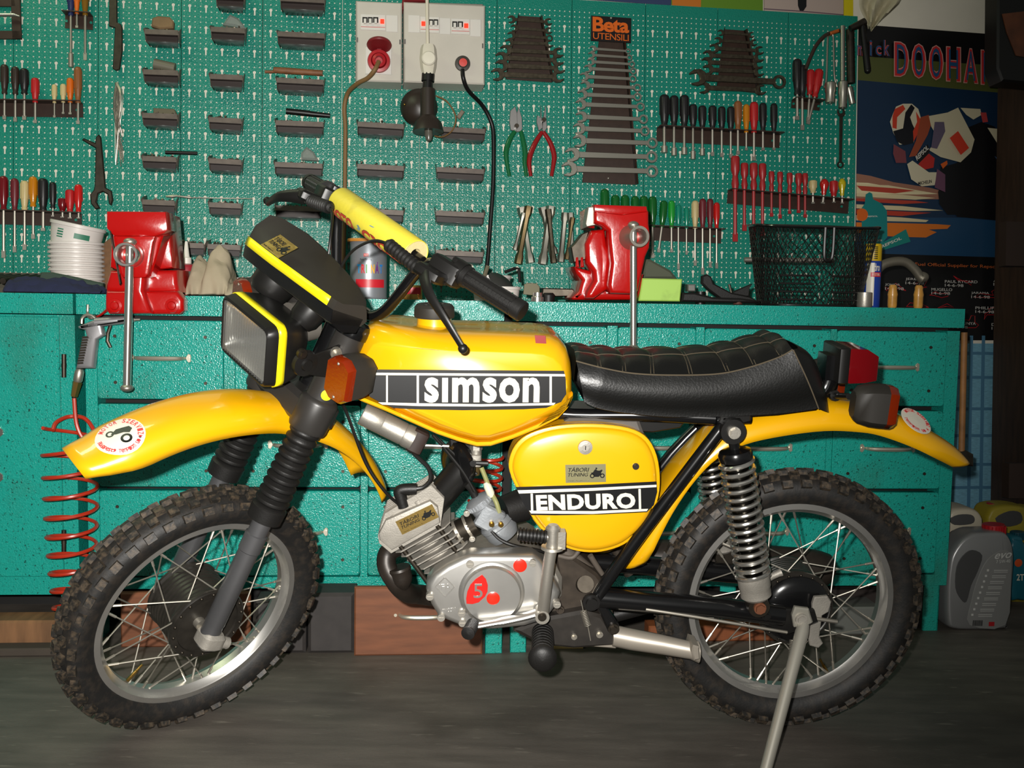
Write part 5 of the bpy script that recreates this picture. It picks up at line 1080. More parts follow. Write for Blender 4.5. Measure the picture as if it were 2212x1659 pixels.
for i, q in enumerate([(153, -40, 34, 145, 15, 'blue', 'socket'), (166, -40, 30, 60, 12, 'orange'), (184, -50, 34, 130, 15, 'dark amber')]): sdriver('top left', i, *q)
rack('brown steel rack of black nut drivers right of the long wrench rack', 1418, 276, 1683, 291, 30, 13)
for i, q in enumerate([(1435, 204, 275, 330, 21, 'black', 'socket'), (1456, 206, 275, 336, 19, 'black', 'socket'), (1478, 205, 277, 334, 20, 'black', 'socket'), (1497, 225, 278, 344, 17, 'black', 'socket'), (1517, 228, 280, 336, 17, 'black', 'socket'), (1539, 228, 281, 337, 17, 'black'), (1559, 230, 283, 339, 16, 'black'), (1578.5, 230, 285, 341, 16, 'black'), (1594, 218, 280, 334, 17, 'brown wooden'), (1612, 225, 287, 325, 14, 'amber'), (1628.6, 220, 287, 347, 18, 'red'), (1648, 222, 285, 325, 16, 'black'), (1671.6, 223, 289, 324, 15, 'black')]): sdriver('upper right', i, *q)
rack('brown steel rack of red insulated screwdrivers above the wire basket', 1571, 411, 1832, 434, 29, 13)
for i, q in enumerate([(1588, 337, 412, 522, 20, 'insulated red'), (1608, 352, 411, 499, 17, 'insulated red'), (1628, 352, 413, 518, 18, 'insulated red'), (1647, 353, 414, 510, 17, 'insulated red'), (1666.5, 370, 416, 468, 13, 'insulated red'), (1685, 371, 418, 472, 13, 'insulated red'), (1705.6, 373, 420, 462, 13, 'insulated red'), (1725, 374, 422, 460, 15, 'insulated red'), (1739, 374, 422, 470, 13, 'insulated red'), (1756, 389, 417, 440, 17, 'cream'), (1781, 386, 421, 440, 20, 'clear red', 'ball', -4), (1801, 390, 424, 438, 18, 'red'), (1819, 385, 423, 440, 17, 'yellow', 'ball')]): sdriver('lower right red', i, *q)
rack('brown steel rack of green screwdrivers behind the right vise', 1290, 484, 1557, 497, 30, 14)
for i, q in enumerate([(1306, 408, 485, 520, 19, 'green'), (1329, 421, 486, 520, 18, 'green'), (1350, 421, 487, 520, 18, 'green'), (1371.6, 423, 488, 520, 17, 'green'), (1390.5, 423, 489, 520, 18, 'green'), (1409.4, 424, 491, 557, 18, 'green'), (1434.5, 433, 491, 545, 16, 'green', 'flat', -12), (1450.6, 433, 492, 545, 14, 'bright green'), (1465.4, 442, 492, 582, 12, 'teal'), (1483, 448, 494, 550, 11, 'teal'), (1501.5, 433, 494, 574, 15, 'cream'), (1517.7, 429, 494, 593, 15, 'maroon'), (1533.8, 429, 494, 578, 14, 'maroon'), (1548, 437, 495, 580, 13, 'clear red')]): sdriver('green', i, *q)
rack('small brown rack at the right edge holding four screwdrivers', 1709, 216, 1770, 222, 18, 4)
for i, q in enumerate([(1722, 127, 205, 259, 20, 'black'), (1733, 140, 210, 281, 19, 'black'), (1751, 150, 205, 262, 17, 'red', 'flat', -6), (1770, 149, 210, 268, 19, 'red', 'flat', -25)]): sdriver('right corner', i, *q)
# ------------------------------------------------------------------ wrenches
CHW = mat('satin_chrome_wrench', rgb(176, 172, 160), 0.34, 0.9); DKW = mat('tarnished_wrench', rgb(96, 88, 74), 0.36, 0.9, var=(80, 0.3))
def jaw(m, T, s, th):
    """open jaw pointing along local +x at the origin"""
    R = s; g = s * 0.52
    P = [(-R * 0.95, -R * 0.42), (-R * 0.45, -R * 0.9), (R * 0.35, -R), (R * 1.0, -R * 0.72), (R * 1.02, -g), (R * 0.1, -g), (-R * 0.12, -g * 0.5), (-R * 0.12, g * 0.5), (R * 0.1, g), (R * 1.02, g), (R * 1.0, R * 0.72), (R * 0.35, R), (-R * 0.45, R * 0.9), (-R * 0.95, R * 0.42)]
    m.prism(P, -th / 2, th / 2, T, th * 0.18)
def wrench(x0, y0, x1, y1, kind, mt, label, group, out=0.03, sc=1.0):
    a, b = WP(x0, y0, out), WP(x1, y1, out); L = (b - a).length; d = (b - a).normalized(); n = V((0, -1, 0)); up = n.cross(d)
    s = L * 0.078 * sc; th = max(0.0035, L * 0.03); T = frame(d, up, n, a); m = MB(WF)
    w = s * 0.42
    T0 = T @ Matrix.Translation((s * 0.9, 0, 0)) @ Matrix.Rotation(PI + 0.26, 4, 'Z'); jaw(m, T0, s, th)
    m.prism([(s * 1.3, -w), (L - s * 1.2, -w * 0.8), (L - s * 1.2, w * 0.8), (s * 1.3, w)], -th * 0.36, th * 0.36, T, th * 0.12)
    if kind == 'combi':
        T1 = T @ Matrix.Translation((L - s * 0.72, 0, 0)); m.lathe([(s * 0.82, -th * 0.5), (s * 0.86, 0), (s * 0.82, th * 0.5), (s * 0.52, th * 0.5), (s * 0.52, -th * 0.5)], T1, 20, closed=True)
    else:
        T1 = T @ Matrix.Translation((L - s * 0.9, 0, 0)) @ Matrix.Rotation(0.26, 4, 'Z'); jaw(m, T1, s * 0.94, th)
    return tag(m.build('wrench', mt), label, 'wrench', group)
def wrack(label, top, bot, slot=None):
    (ax, ay, bx_, by), (cx_, cy, dx, dy) = top, bot; m = MB(WF); P = [WP(x, y, 0.012) for x, y in ((ax, ay), (bx_, by), (dx, dy), (cx_, cy))]
    t = thing('wrench_rack', label, 'rack', WF, (P[2] + P[3]) / 2)
    m.prism([(p.x, p.z) for p in P], 0.009, 0.012, XZ); m.build('back_plate', BROWNM, t)
    for i, j in ((0, 3), (1, 2)):
        q = MB(WF); p0, p1 = P[i], P[j]; s = -1 if i == 0 else 1; q.add([p0, p1, p1 + V((s * 0.004, -0.02, 0)), p0 + V((s * 0.004, -0.02, 0))], [(0, 1, 2, 3)]); q.build('side_flange', BROWNM, t, solid=0.0015)
    return t
wrack('brown tapered rack of open-end wrenches left of the brand sign', (1121, 34, 1166, 37), (1093, 171, 1192, 178))
for i, (x0, x1, y) in enumerate([(1098, 1191, 42), (1105, 1191, 61), (1098, 1193, 77), (1093, 1193, 93), (1083, 1215, 109), (1073, 1215, 125), (1073, 1218, 142), (1064, 1216, 161)]):
    wrench(x0, y - 1, x1, y + (6 if i != 3 else 2), 'combi' if i == 2 else 'open', DKW, 'steel wrench, %s from the top on the left tapered rack' % ORD[i], 'wrenches on the left tapered rack', sc=1.15)
wrack('brown tapered rack of dark wrenches right of the brand sign', (1564, 63, 1607, 66), (1548, 192, 1636, 201))
for i, (x0, x1, y) in enumerate([(1552, 1628, 70), (1545, 1634, 87), (1535, 1648, 104), (1521, 1648, 119), (1518, 1646, 134), (1521, 1648, 150), (1493, 1695, 166), (1511, 1652, 189)]):
    wrench(x0, y, x1, y + (6 if i != 6 else 12), 'combi' if i == 6 else 'open', DKW, ('long combination wrench sticking out of the right tapered rack' if i == 6 else 'dark wrench, %s from the top on the right tapered rack' % ORD[i]), 'wrenches on the right tapered rack', sc=1.1, out=0.036 if i == 6 else 0.03)
wr = wrack('long brown rack of combination wrenches below the orange brand sign', (1294, 88, 1346, 93), (1258, 394, 1373, 399))
sg = wplate('brand_sign', 'black sign with orange brand lettering above the long wrench rack', 'sign', mat('black_sign', rgb(24, 20, 20), 0.35), [(1277, 33), (1364, 39), (1363, 93), (1276, 88)], 0.012, 0.016, 0.001)
ORNG = mat('orange_print', rgb(214, 98, 22), 0.4)
for txt, q, bd in (('Beta', ((1280, 68), (1359, 72), (1280, 36)), 0.03), ('UTENSILI', ((1281, 84), (1358, 89), (1281, 70)), 0.0)):
    m = MB(WF); o, ux, uy = [WP(x, y, 0.0162) for x, y in q]; text_on(m, txt, o, ux - o, uy - o, 0.0008, bd, 0.92); m.build('lettering', ORNG, sg)
m = MB(WF); p = WP(1320, 39, 0.016); m.sphere(p, 0.004, 10, 6); m.build('screw', STEEL, sg)
m = MB(WF); p = WP(1314, 385, 0.013); m.sphere(p, 0.004, 10, 6); m.build('screw', STEEL, wr)
for i, (x0, x1, y) in enumerate([(685, 935, 310), (675, 945, 350), (670, 962, 392), (650, 972, 435), (625, 970, 485), (630, 1000, 540), (610, 1002, 598), (598, 1022, 660), (600, 1042, 738), (585, 1052, 812), (583, 1102, 888), (535, 1100, 975), (515, 1104, 1065)]):
    f = lambda v: 1040 + v / 2.91
    wrench(f(x0), (y - 5) / 2.91, f(x1), (y + 13) / 2.91, 'combi', CHW, 'combination wrench, %s from the top on the long central rack' % ORD[i], 'combination wrenches on the long rack', out=0.036)
# ------------------------------------------------------------------ pliers
def pliers(label, jaws, hl, hr, col, pc):
    t = thing('pliers', label, 'pliers', WF, WP(*hl[-1], 0.03)); m = MB(WF)
    for q, o in jaws: P = [WP(x, y, 0.03) for x, y in q]; m.prism([(p.x, p.z) for p in P], o, o + 0.009, XZ, 0.0012)
    m.build('jaws', mat('bright_plier_steel', rgb(170, 168, 166), 0.35, 0.85), t)
    p = WP(*pc, 0.03); m = MB(WF); m.cyl(p + V((0, 0.002, 0)), p + V((0, -0.014, 0)), 0.007, n=16); m.build('pivot', DSTEEL, t)
    for q in (hl, hr):
        P = smooth([WP(x, y, 0.03) for x, y in q], 4); k = len(P); m = MB(WF); m.tube(P, [0.006 + 0.0025 * math.sin(PI * min(1, i / k * 1.2)) for i in range(k)], 10, flat=0.8); m.build('handle', col, t)
def cp(x, y): return (700 + x / 4.096, y / 4.096)
pliers('combination pliers with green dipped handles on the pegboard', [([cp(1640, 1080), cp(1648, 980), cp(1690, 940), cp(1708, 1000), cp(1712, 1130), cp(1700, 1165), cp(1650, 1150)], 0.022), ([cp(1700, 1165), cp(1706, 1000), cp(1722, 945), cp(1752, 1040), cp(1755, 1140), cp(1740, 1165)], 0.020)], [cp(1690, 1160), cp(1645, 1230), cp(1612, 1330), cp(1615, 1420), cp(1640, 1560)], [cp(1740, 1160), cp(1760, 1240), cp(1778, 1350), cp(1775, 1440), cp(1790, 1560)], hmat('plier_green', rgb(16, 96, 52), True), cp(1700, 1120))
pliers('long nose pliers with red handles on the pegboard', [([cp(1880, 1080), cp(1885, 1020), cp(1912, 1040), cp(1918, 930), cp(1926, 1040), cp(1935, 1130), cp(1900, 1160)], 0.022), ([cp(1930, 1150), cp(1940, 1040), cp(1963, 925), cp(1968, 1050), cp(1975, 1130), cp(1950, 1170)], 0.020)], [cp(1930, 1165), cp(1870, 1260), cp(1825, 1370), cp(1815, 1450), cp(1830, 1560)], [cp(1940, 1165), cp(2000, 1260), cp(2035, 1370), cp(2030, 1450), cp(2012, 1560)], hmat('plier_red', rgb(140, 22, 24), True), cp(1940, 1065))
# ------------------------------------------------------------------ tubular box spanners, crossed in pairs
def boxsp(x0, y0, x1, y1, w, lab, mt, o):
    a, b = WP(x0, y0, o), WP(x1, y1, o); r = w / 2 / FPX * 3.25; L = (b - a).length; T = axes(a, b - a, (1, 0, 0)); m = MB(WF)
    m.lathe([(r * 0.8, 0.004), (r * 1.15, 0.0), (r * 1.15, L * 0.12), (r * 0.8, L * 0.2), (r * 0.8, L * 0.8), (r * 1.15, L * 0.88), (r * 1.15, L), (r * 0.8, L - 0.004)], T, 6); m.cyl(T @ V((0, -r, L * 0.24)), T @ V((0, -r * 0.5, L * 0.24)), 0.003, n=8)
    tag(m.build('box_spanner', mt, sharp=25), lab, 'box spanner', 'tubular box spanners')
BRS = mat('bronzed_steel', rgb(122, 104, 74), 0.4, 0.9)
for i, (q, mt) in enumerate([((1126, 448, 1146, 568, 18), CHW), ((1142, 446, 1119, 570, 16), BRS), ((1131, 460, 1112, 540, 9), CHW), ((1172, 448, 1196, 550, 18), CHW), ((1190, 446, 1172, 571, 19), CHW), ((1184, 452, 1196, 568, 13), DKW), ((1221, 460, 1211, 566, 15), CHW), ((1232, 460, 1236, 566, 14), CHW), ((1237, 470, 1224, 560, 10), BRS)]):
    boxsp(*q, ('tubular box spanner, %s piece of the %s crossed bundle left of the right vise' % (ORD[i % 3], ['left', 'middle', 'right'][i // 3])), mt, 0.02 + 0.016 * (i % 3))
# ------------------------------------------------------------------ odd hand tools on the left
wplate('flat_file', 'flat grey hacksaw blade holder hanging at the top left', 'file', DSTEEL, [(236, -30), (252, -30), (253, 48), (261, 52), (264, 60), (264, 110), (258, 150), (250, 152), (243, 148), (248, 60), (235, 56)], 0.012, 0.022, 0.002)
wplate('pin_wrench', 'grey flat bar spanner with curled jaws hanging above the tubs', 'wrench', DSTEEL, [(207, 295), (213, 290), (218, 296), (228, 405), (241, 412), (244, 432), (240, 444), (235, 440), (232, 420), (222, 414), (212, 418), (208, 436), (216, 450), (206, 452), (196, 440), (194, 420), (202, 410), (204, 400), (206, 320), (176, 302), (180, 298), (205, 308)], 0.012, 0.022, 0.003)
m = MB(WF); rnd = random.Random(5)
for k in range(26):
    x = rnd.uniform(244, 266); P = [WP(252 + rnd.uniform(-3, 3), 178, 0.02), WP(x, 205 + rnd.uniform(-8, 8), 0.02 + rnd.uniform(0, .014)), WP(250 + (x - 250) * 0.7, 255, 0.02 + rnd.uniform(0, .014)), WP(255 + rnd.uniform(-6, 12), rnd.uniform(285, 360), 0.02)]; m.tube(smooth(P, 3), 0.0012, 4)
tag(m.build('wire_bundle', STEEL), 'bundle of loose grey wires hanging from the pegboard', 'wires', kind='stuff')
wf_ = thing('tool_holder', 'brown steel holder with a chrome bar at the top left corner', 'holder', WF, WP(18, 85, 0.0))
for nm, q in (('upright', [(22, -40), (42, -40), (46, 84), (26, 84)]), ('bottom_rail', [(-60, 66), (28, 66), (46, 66), (46, 84), (-60, 84)]), ('top_rail', [(-60, -10), (30, -10), (34, 14), (-60, 13)])): wplate(nm, None, None, BROWNM, q, 0.004, 0.012, 0.001, par=wf_)
m = MB(WF); m.tube([WP(-60, 33, 0.03), WP(30, 32, 0.03), WP(42, 35, 0.03)], [0.006, 0.0055, 0.002], 10); m.build('chrome_bar', CHR, wf_)
# ================================================================== electrical boxes, lamp and cables
BOXG = mat('grey_enclosure_plastic', rgb(196, 190, 178), 0.5, var=(12, 0.04)); GREYL = mat('light_grey_plastic', rgb(214, 210, 202), 0.45); BROWNC = mat('brown_cable', rgb(122, 92, 54), 0.6); REDSO = mat('red_socket', rgb(170, 26, 34), 0.4); NEON = mat('red_neon', rgb(255, 40, 20), 0.4, emit=2.2)
def cpx2(x, y): return (700 + x / 4.096, y / 4.096)
def ebox(label, x0, y0, x1, y1, xb0, yb1):
    t = thing('fuse_box', label, 'fuse box', WF, WP((x0 + x1) / 2, y1, 0.0))
    wplate('body', None, None, BOXG, [cpx2(x0, y0), cpx2(x1, y0 + (x1 - x0) * 0.045), cpx2(x1 - 4, y1 + (x1 - x0) * 0.03), cpx2(x0 + 4, y1)], 0.004, 0.095, 0.004, par=t)
    wplate('base_rim', None, None, mat('grey_box_rim', rgb(128, 124, 116), 0.5), [cpx2(x0 - 6, y0), cpx2(x1 - 18, y0 + 20), cpx2(x1 - 22, yb1 + 24), cpx2(x0 - 8, yb1)], 0.002, 0.05, 0.002, par=t)
    return t
bA = ebox('narrow grey fuse box with the red round socket', 285, 5, 690, 715, 0, 735); bB = ebox('wide grey fuse box with two breaker windows and the lamp switch', 705, 15, 1425, 725, 0, 750)
def breaker(par, x0, y0, x1, y1, lev, neon):
    wplate('breaker', None, None, GREYL, [cpx2(x0, y0), cpx2(x1, y0 + 8), cpx2(x1, y1 + 8), cpx2(x0, y1)], 0.093, 0.098, 0.001, par=par)
    for a, b in lev: wplate('breaker_slot', None, None, BLK, [cpx2(a, y0 + 28), cpx2(b, y0 + 30), cpx2(b, y0 + 80), cpx2(a, y0 + 78)], 0.097, 0.0985, par=par)
    for a, b in lev:
        c = (a + b) / 2; wplate('breaker_lever', None, None, GREYL, [cpx2(c - 12, y0 + 40), cpx2(c + 12, y0 + 40), cpx2(c + 12, y0 + 84), cpx2(c - 12, y0 + 84)], 0.098, 0.107, 0.001, par=par)
    a, b = neon; wplate('neon_lamp', None, None, NEON, [cpx2(a, y0 + 45), cpx2(b, y0 + 46), cpx2(b, y0 + 86), cpx2(a, y0 + 85)], 0.097, 0.101, 0.001, par=par)
    wplate('red_line', None, None, REDP, [cpx2(x0 + 4, y1 - 28), cpx2(x1 - 4, y1 - 22), cpx2(x1 - 4, y1 - 18), cpx2(x0 + 4, y1 - 24)], 0.097, 0.0984, par=par)
breaker(bA, 322, 122, 545, 262, ((340, 385), (388, 430), (434, 480)), (498, 532)); breaker(bB, 850, 142, 1020, 284, ((928, 968), (970, 1010)), (862, 896)); breaker(bB, 1125, 160, 1290, 298, ((1135, 1180), (1184, 1230)), (1240, 1276))
for par, q in ((bA, (548, 130, 652, 280)), (bB, (744, 130, 848, 285)), (bB, (1022, 155, 1118, 300)), (bB, (1292, 168, 1388, 320))): wplate('blank_cover', None, None, GREYL, [cpx2(q[0], q[1]), cpx2(q[2], q[1] + 4), cpx2(q[2], q[3] + 4), cpx2(q[0], q[3])], 0.094, 0.097, 0.001, par=par)
for par, qs in ((bA, ((295, 350), (672, 370))), (bB, ((716, 366), (1404, 404)))):
    for q in qs: wplate('cover_screw', None, None, mat('grey_screw_cover', rgb(96, 92, 88), 0.5), [cpx2(q[0] - 6, q[1] - 20), cpx2(q[0] + 6, q[1] - 20), cpx2(q[0] + 6, q[1] + 20), cpx2(q[0] - 6, q[1] + 20)], 0.094, 0.0975, par=par)
wplate('socket_plate', None, None, GREYL, [cpx2(366, 408), cpx2(600, 415), cpx2(598, 662), cpx2(364, 655)], 0.094, 0.1, 0.002, par=bA)
p = WP(*cpx2(485, 545), 0.10); m = MB(WF); m.lathe([(0.034, -0.002), (0.035, 0.008), (0.033, 0.016), (0.024, 0.018), (0.022, 0.010), (0.020, 0.026), (0.012, 0.030), (0.011, 0.010), (0.001, 0.010)], axes(p, (0, -1, -0.1), (1, 0, 0)), 32); m.build('red_socket', REDSO, bA)
p = WP(*cpx2(488, 400), 0.125); m = MB(WF); m.lathe([(0.001, 0.006), (0.036, 0.006), (0.038, 0.0), (0.036, -0.004), (0.001, -0.004)], axes(p, (0, 0.32, 0.95), (1, 0, 0)), 32); m.box(p + V((0, 0.02, -0.012)), (0.012, 0.02, 0.02)); m.build('socket_lid', mat('dark_red_lid', rgb(120, 26, 30), 0.4), bA)
def cable(name, label, mt, pts, r, sm=6): return wrod(name, label, 'cable', mt, pts, r, 10, sm=sm)
cable('cable', 'brown power cable running from the red socket down to the bench', BROWNC, [(818, 133, 0.135), (810, 150, 0.15), (795, 168, 0.13), (773, 180, 0.10), (752, 200, 0.05), (744, 232, 0.03), (746, 280, 0.025), (745, 390, 0.02), (744, 480, 0.02), (742, 560, 0.02), (741, 640, 0.02)], 0.0068)
cable('cable', 'black power cable running from the red plug down to the tub', BLK, [(999, 150, 0.12), (1001, 170, 0.125), (1012, 196, 0.10), (1042, 228, 0.05), (1061, 264, 0.03), (1066, 300, 0.025), (1065, 400, 0.02), (1058, 500, 0.02), (1053, 565, 0.025), (1048, 590, 0.03)], 0.0066)
p = WP(*cpx2(1225, 565), 0.095); m = MB(WF); m.lathe([(0.001, 0.022), (0.013, 0.022), (0.015, 0.016), (0.0225, 0.014), (0.024, 0.004), (0.024, 0.0)], axes(p, (0, -1, -0.1), (1, 0, 0)), 28); pl = m.build('plug', mat('black_plug', rgb(60, 56, 50), 0.5)); tag(pl, 'round black plug with red face in the wide fuse box', 'plug')
m = MB(WF); m.lathe([(0.001, 0.0008), (0.0125, 0.0)], axes(p + V((0, -0.0225, -0.002)), (0, -1, -0.1), (1, 0, 0)), 24); m.build('red_face', mat('red_label_face', rgb(206, 60, 50), 0.5), pl)
# hanging lamp
lt = thing('hanging_lamp', 'black lamp head hanging from a white cord with a white switch', 'lamp', WF, WP(928, 305, 0.12))
m = MB(WF); m.tube([WP(922, -60, 0.14), WP(923, 40, 0.14), WP(924, 108, 0.14)], 0.0052, 10); m.build('cord', mat('cream_cord', rgb(214, 206, 186), 0.5), lt)
m = MB(WF); m.loft([[WP(925 + a, y, 0.14) + V((0, o, 0)) for a, o in ((-w, 0), (-w * .7, -.016), (0, -.02), (w * .7, -.016), (w, 0), (w * .7, .014), (0, .016), (-w * .7, .014))] for y, w in ((98, 14), (106, 17), (126, 19), (146, 17), (162, 13))]); m.build('switch_body', mat('cream_plastic', rgb(206, 200, 182), 0.4), lt)
m = MB(WF); m.lathe([(0.001, 0.008), (0.018, 0.007), (0.0215, 0.003), (0.0215, -0.006)], axes(WP(926, 126, 0.162), (0, -1, 0), (1, 0, 0)), 28); m.build('switch_knob', mat('cream_knob', rgb(222, 216, 198), 0.4), lt)
m = MB(WF); m.cyl(WP(925, 160, 0.14), WP(924, 176, 0.14), 0.0195, n=20); m.cyl(WP(924, 176, 0.14), WP(923, 192, 0.14), 0.015, n=20); m.build('socket_collar', BLK, lt)
DBR = mat('brown_black_bakelite', rgb(44, 36, 30), 0.4)
m = MB(WF); m.cyl(WP(924, 192, 0.135), WP(924, 260, 0.135), 0.0215, 0.0235, n=24); m.build('lamp_neck', DBR, lt)
m = MB(WF); m.lathe([(0.058, 0.0), (0.057, 0.012), (0.048, 0.028), (0.028, 0.040), (0.001, 0.044)], axes(WP(905, 233, 0.07), (-0.25, -0.97, 0), (0, 0, 1)), 36); m.build('rear_shade', DBR, lt)
m = MB(WF); m.lathe([(0.001, 0.0), (0.024, 0.002), (0.040, 0.02), (0.0475, 0.050), (0.044, 0.050), (0.001, 0.046)], axes(WP(924, 250, 0.135), (0.02, -0.04, -1), (1, 0, 0)), 36); m.build('lower_cup', DBR, lt)
m = MB(WF); m.lathe([(0.0125, 0.044), (0.0125, 0.062), (0.008, 0.076), (0.001, 0.080)], axes(WP(924, 250, 0.135), (0.05, -0.04, -1), (1, 0, 0)), 20); m.build('bulb_tip', mat('grey_glass', rgb(92, 90, 80), 0.2), lt)
m = MB(WF); m.sphere(WP(874, 226, 0.11), 0.004, 10, 6); m.build('screw', mat('brass', rgb(150, 120, 60), 0.3, 1.0), lt)
m = MB(WF); m.tube(smooth([WP(942, 207, 0.12), WP(966, 220, 0.10), (WP(984, 251, 0.08)), WP(978, 280, 0.08), WP(958, 295, 0.10), WP(939, 294, 0.12)], 5), 0.0024, 8); m.build('lamp_wire', BROWNC, lt)
wplate('clothes_clip', 'small grey clip beside the lamp wire', 'clip', mat('grey_clip', rgb(120, 108, 92), 0.5), [cpx2(1172, 1030), cpx2(1215, 968), cpx2(1246, 988), cpx2(1200, 1055)], 0.03, 0.04, 0.002)
# small items lying along the top of the boxes
wplate('red_cloth', 'red rag lying on top of the fuse boxes', 'rag', mat('red_rag', rgb(120, 20, 26), 0.8), [(868, 20), (869, -2), (880, -8), (900, -6), (922, 1), (876, 3), (874, 18)], 0.02, 0.07, 0.004)
# ================================================================== right corner of the pegboard: hanging sockets, bars and strap
wrod('strap', 'dark curved hose hanging from the top right of the pegboard', 'hose', BROWNM, [(1740, 150, 0.06), (1752, 120, 0.06), (1765, 95, 0.06), (1785, 75, 0.06), (1815, 66, 0.05)], 0.006, 10, sm=5)
wplate('orange_tool', 'orange tool handle on top of the hanging bars', 'handle', mat('orange_plastic', rgb(176, 86, 20), 0.5), [(1794, 68), (1813, 61), (1814, 68), (1796, 74)], 0.05, 0.07, 0.003)
wrod('bent_wire', 'bent chrome wire hanging beside the socket bar', 'handle', CHW, [(1780, 190, 0.05), (1785, 170, 0.05), (1788, 82, 0.05), (1794, 76, 0.05), (1800, 82, 0.05), (1802, 160, 0.05), (1808, 188, 0.05)], 0.0034, 8, sm=4)
def socket_(label, x0, y0, x1, y1, w, o=0.06, mt=None):
    a, b = WP(x0, y0, o), WP(x1, y1, o); r = w / 2 / FPX * 3.2; L = (b - a).length; m = MB(WF); m.lathe([(r * 0.8, 0), (r, 0.003), (r, L * 0.45), (r * 0.86, L * 0.55), (r * 0.86, L), (r * 0.5, L), (r * 0.5, L - 0.01), (0.001, L - 0.01)], axes(a, b - a, (1, 0, 0)), 16); tag(m.build('socket', mt or CHW), label, 'socket', 'sockets hanging at the right edge')
socket_('chrome socket hanging under the bent wire handle', 1794, 178, 1793, 222, 25); socket_('chrome socket hanging right of the extension bar', 1833, 188, 1841, 224, 18); socket_('large chrome socket below the extension bar', 1821, 176, 1820, 233, 22, 0.075)
wrod('extension_bar', 'chrome extension bar hanging at the right edge of the pegboard', 'bar', CHW, [(1820, 56, 0.07), (1820, 176, 0.07)], 0.0075, 12)
wrod('extension_bar', 'dark bar hanging behind the chrome extension bar', 'bar', DSTEEL, [(1836, 64, 0.04), (1838, 180, 0.04)], 0.014, 12)
wrench(1817, 236, 1815, 362, 'combi', DSTEEL, 'dark combination wrench hanging below the chrome sockets', None, 0.045, 0.9)
hb = thing('hammer', 'black hammer hanging over the poster beside the pegboard', 'hammer', WF, WP(1872, 156, 0.06))
m = MB(WF); m.cyl(WP(1862, 50, 0.07), WP(1874, 150, 0.07), 0.0085, 0.011, n=12); m.sphere(WP(1874, 152, 0.07), 0.011, 10, 6); m.build('handle', BLK, hb)
m = MB(WF); m.cyl(WP(1836, 62, 0.07), WP(1868, 47, 0.07), 0.010, 0.013, n=12); m.build('head', DSTEEL, hb)
# ================================================================== posters above the pegboard
def poster(name, label, cat, mt, pts, o0=-0.012, o1=-0.006): return wplate(name, label, cat, mt, pts, o0, o1)
pt = poster('wall_poster', 'colourful landscape poster edge above the pegboard', 'poster', mat('poster_green', rgb(92, 132, 30), 0.5), [(1195, -60), (1648, -60), (1648, 27), (1195, -4)])
for nm, c, q in (('blue_area', (44, 60, 96), [(1195, -60), (1450, -60), (1450, 12), (1195, -5)]), ('orange_area', (190, 110, 30), [(1452, -60), (1516, -60), (1514, 16), (1452, 12)]), ('white_border', (200, 192, 180), [(1195, -7), (1648, 25), (1648, 29), (1195, -3)])): wplate(nm, None, None, mat('poster_' + nm, rgb(*c), 0.5), q, -0.007, -0.0045, par=pt)
pt = poster('wall_picture', 'pale picture with a dark shape above the right pegboard', 'picture', mat('poster_beige', rgb(176, 158, 148), 0.6), [(1651, -60), (1822, -60), (1822, 43), (1651, 29)])
wplate('black_shape', None, None, BLKP, [(1722, -60), (1743, -60), (1742, 14), (1736, 23), (1728, 23), (1724, 12)], -0.007, -0.0045, par=pt); wplate('line', None, None, mat('poster_line', rgb(96, 76, 88), 0.6), [(1651, 18), (1730, 23), (1822, 31), (1822, 33), (1730, 25), (1651, 20)], -0.007, -0.005, par=pt)
poster('yellow_strip', 'yellow paper strip at the top right corner of the pegboard', 'paper', mat('yellow_paper', rgb(206, 190, 10), 0.6), [(1823, -60), (1843, -60), (1843, 45), (1823, 43)])
m = MB(WF); rag = []
for k in range(13):
    t = k / 12; xl = 1856 + 18 * t * t + 4 * math.sin(t * 9); xr = 1946 - 62 * max(0, t - 0.45) / 0.55; r = []
    for j in range(15):
        u = j / 14; r.append(WP(xl + (xr - xl) * u, -50 + 112 * t + 6 * math.sin(u * 7 + t * 3) * t, 0.05 + 0.018 * math.sin(u * 13 + t * 4)))
    rag.append(r)
m.loft(rag, closed=False); tag(m.build('hanging_rag', mat('cream_rag', rgb(196, 188, 158), 0.85, bump=(60, 0.6)), solid=0.003), 'cream coloured rag hanging above the poster', 'rag')
# ================================================================== big racing poster
PO = thing('racing_poster', 'large racing poster with a crouched motorcycle rider on the right wall', 'poster', WF, WP(2010, 700, 0.0))
def pz(x, y): return (1652 + x / 3.95, y / 3.95)
def pq(x, y): return (1572 + x / 3.456, 380 + y / 3.456)
_lay = [0]; PXL = 3 * PP * (55.5 - 27) + 0.003
def pp(nm, c, pts, f=None, lift=None):
    _lay[0] += 1; o = 0.0012 + 0.00022 * _lay[0]; q = [f(*p) for p in pts] if f else pts; P = [WP(x, y, o) for x, y in q]; P = [V((max(PXL, p.x), p.y, p.z)) for p in P]; m = MB(WF); m.add([V((p.x, -o, p.z)) for p in P], [tuple(range(len(P)))])
    return m.build(nm, mat('poster_%d_%d_%d' % c, rgb(*c), 0.35), PO, sharp=None)
m = MB(WF); P = [V((max(PXL, p.x), p.y, p.z)) for p in (WP(x, y, 0.001) for x, y in ((1845, 52), (2200, 78), (2200, 735), (1835, 735)))]; m.prism([(p.x, p.z) for p in P], -0.001, 0.001, XZ); m.build('sheet', mat('poster_paper_black', rgb(18, 17, 18), 0.35), PO, sharp=None)
pp('olive_band', (82, 88, 44), [(1835, 120), (2200, 145), (2200, 205), (1835, 172)]); pp('navy_field', (22, 46, 72), [(1835, 172), (2200, 204), (2200, 532), (1835, 528)])
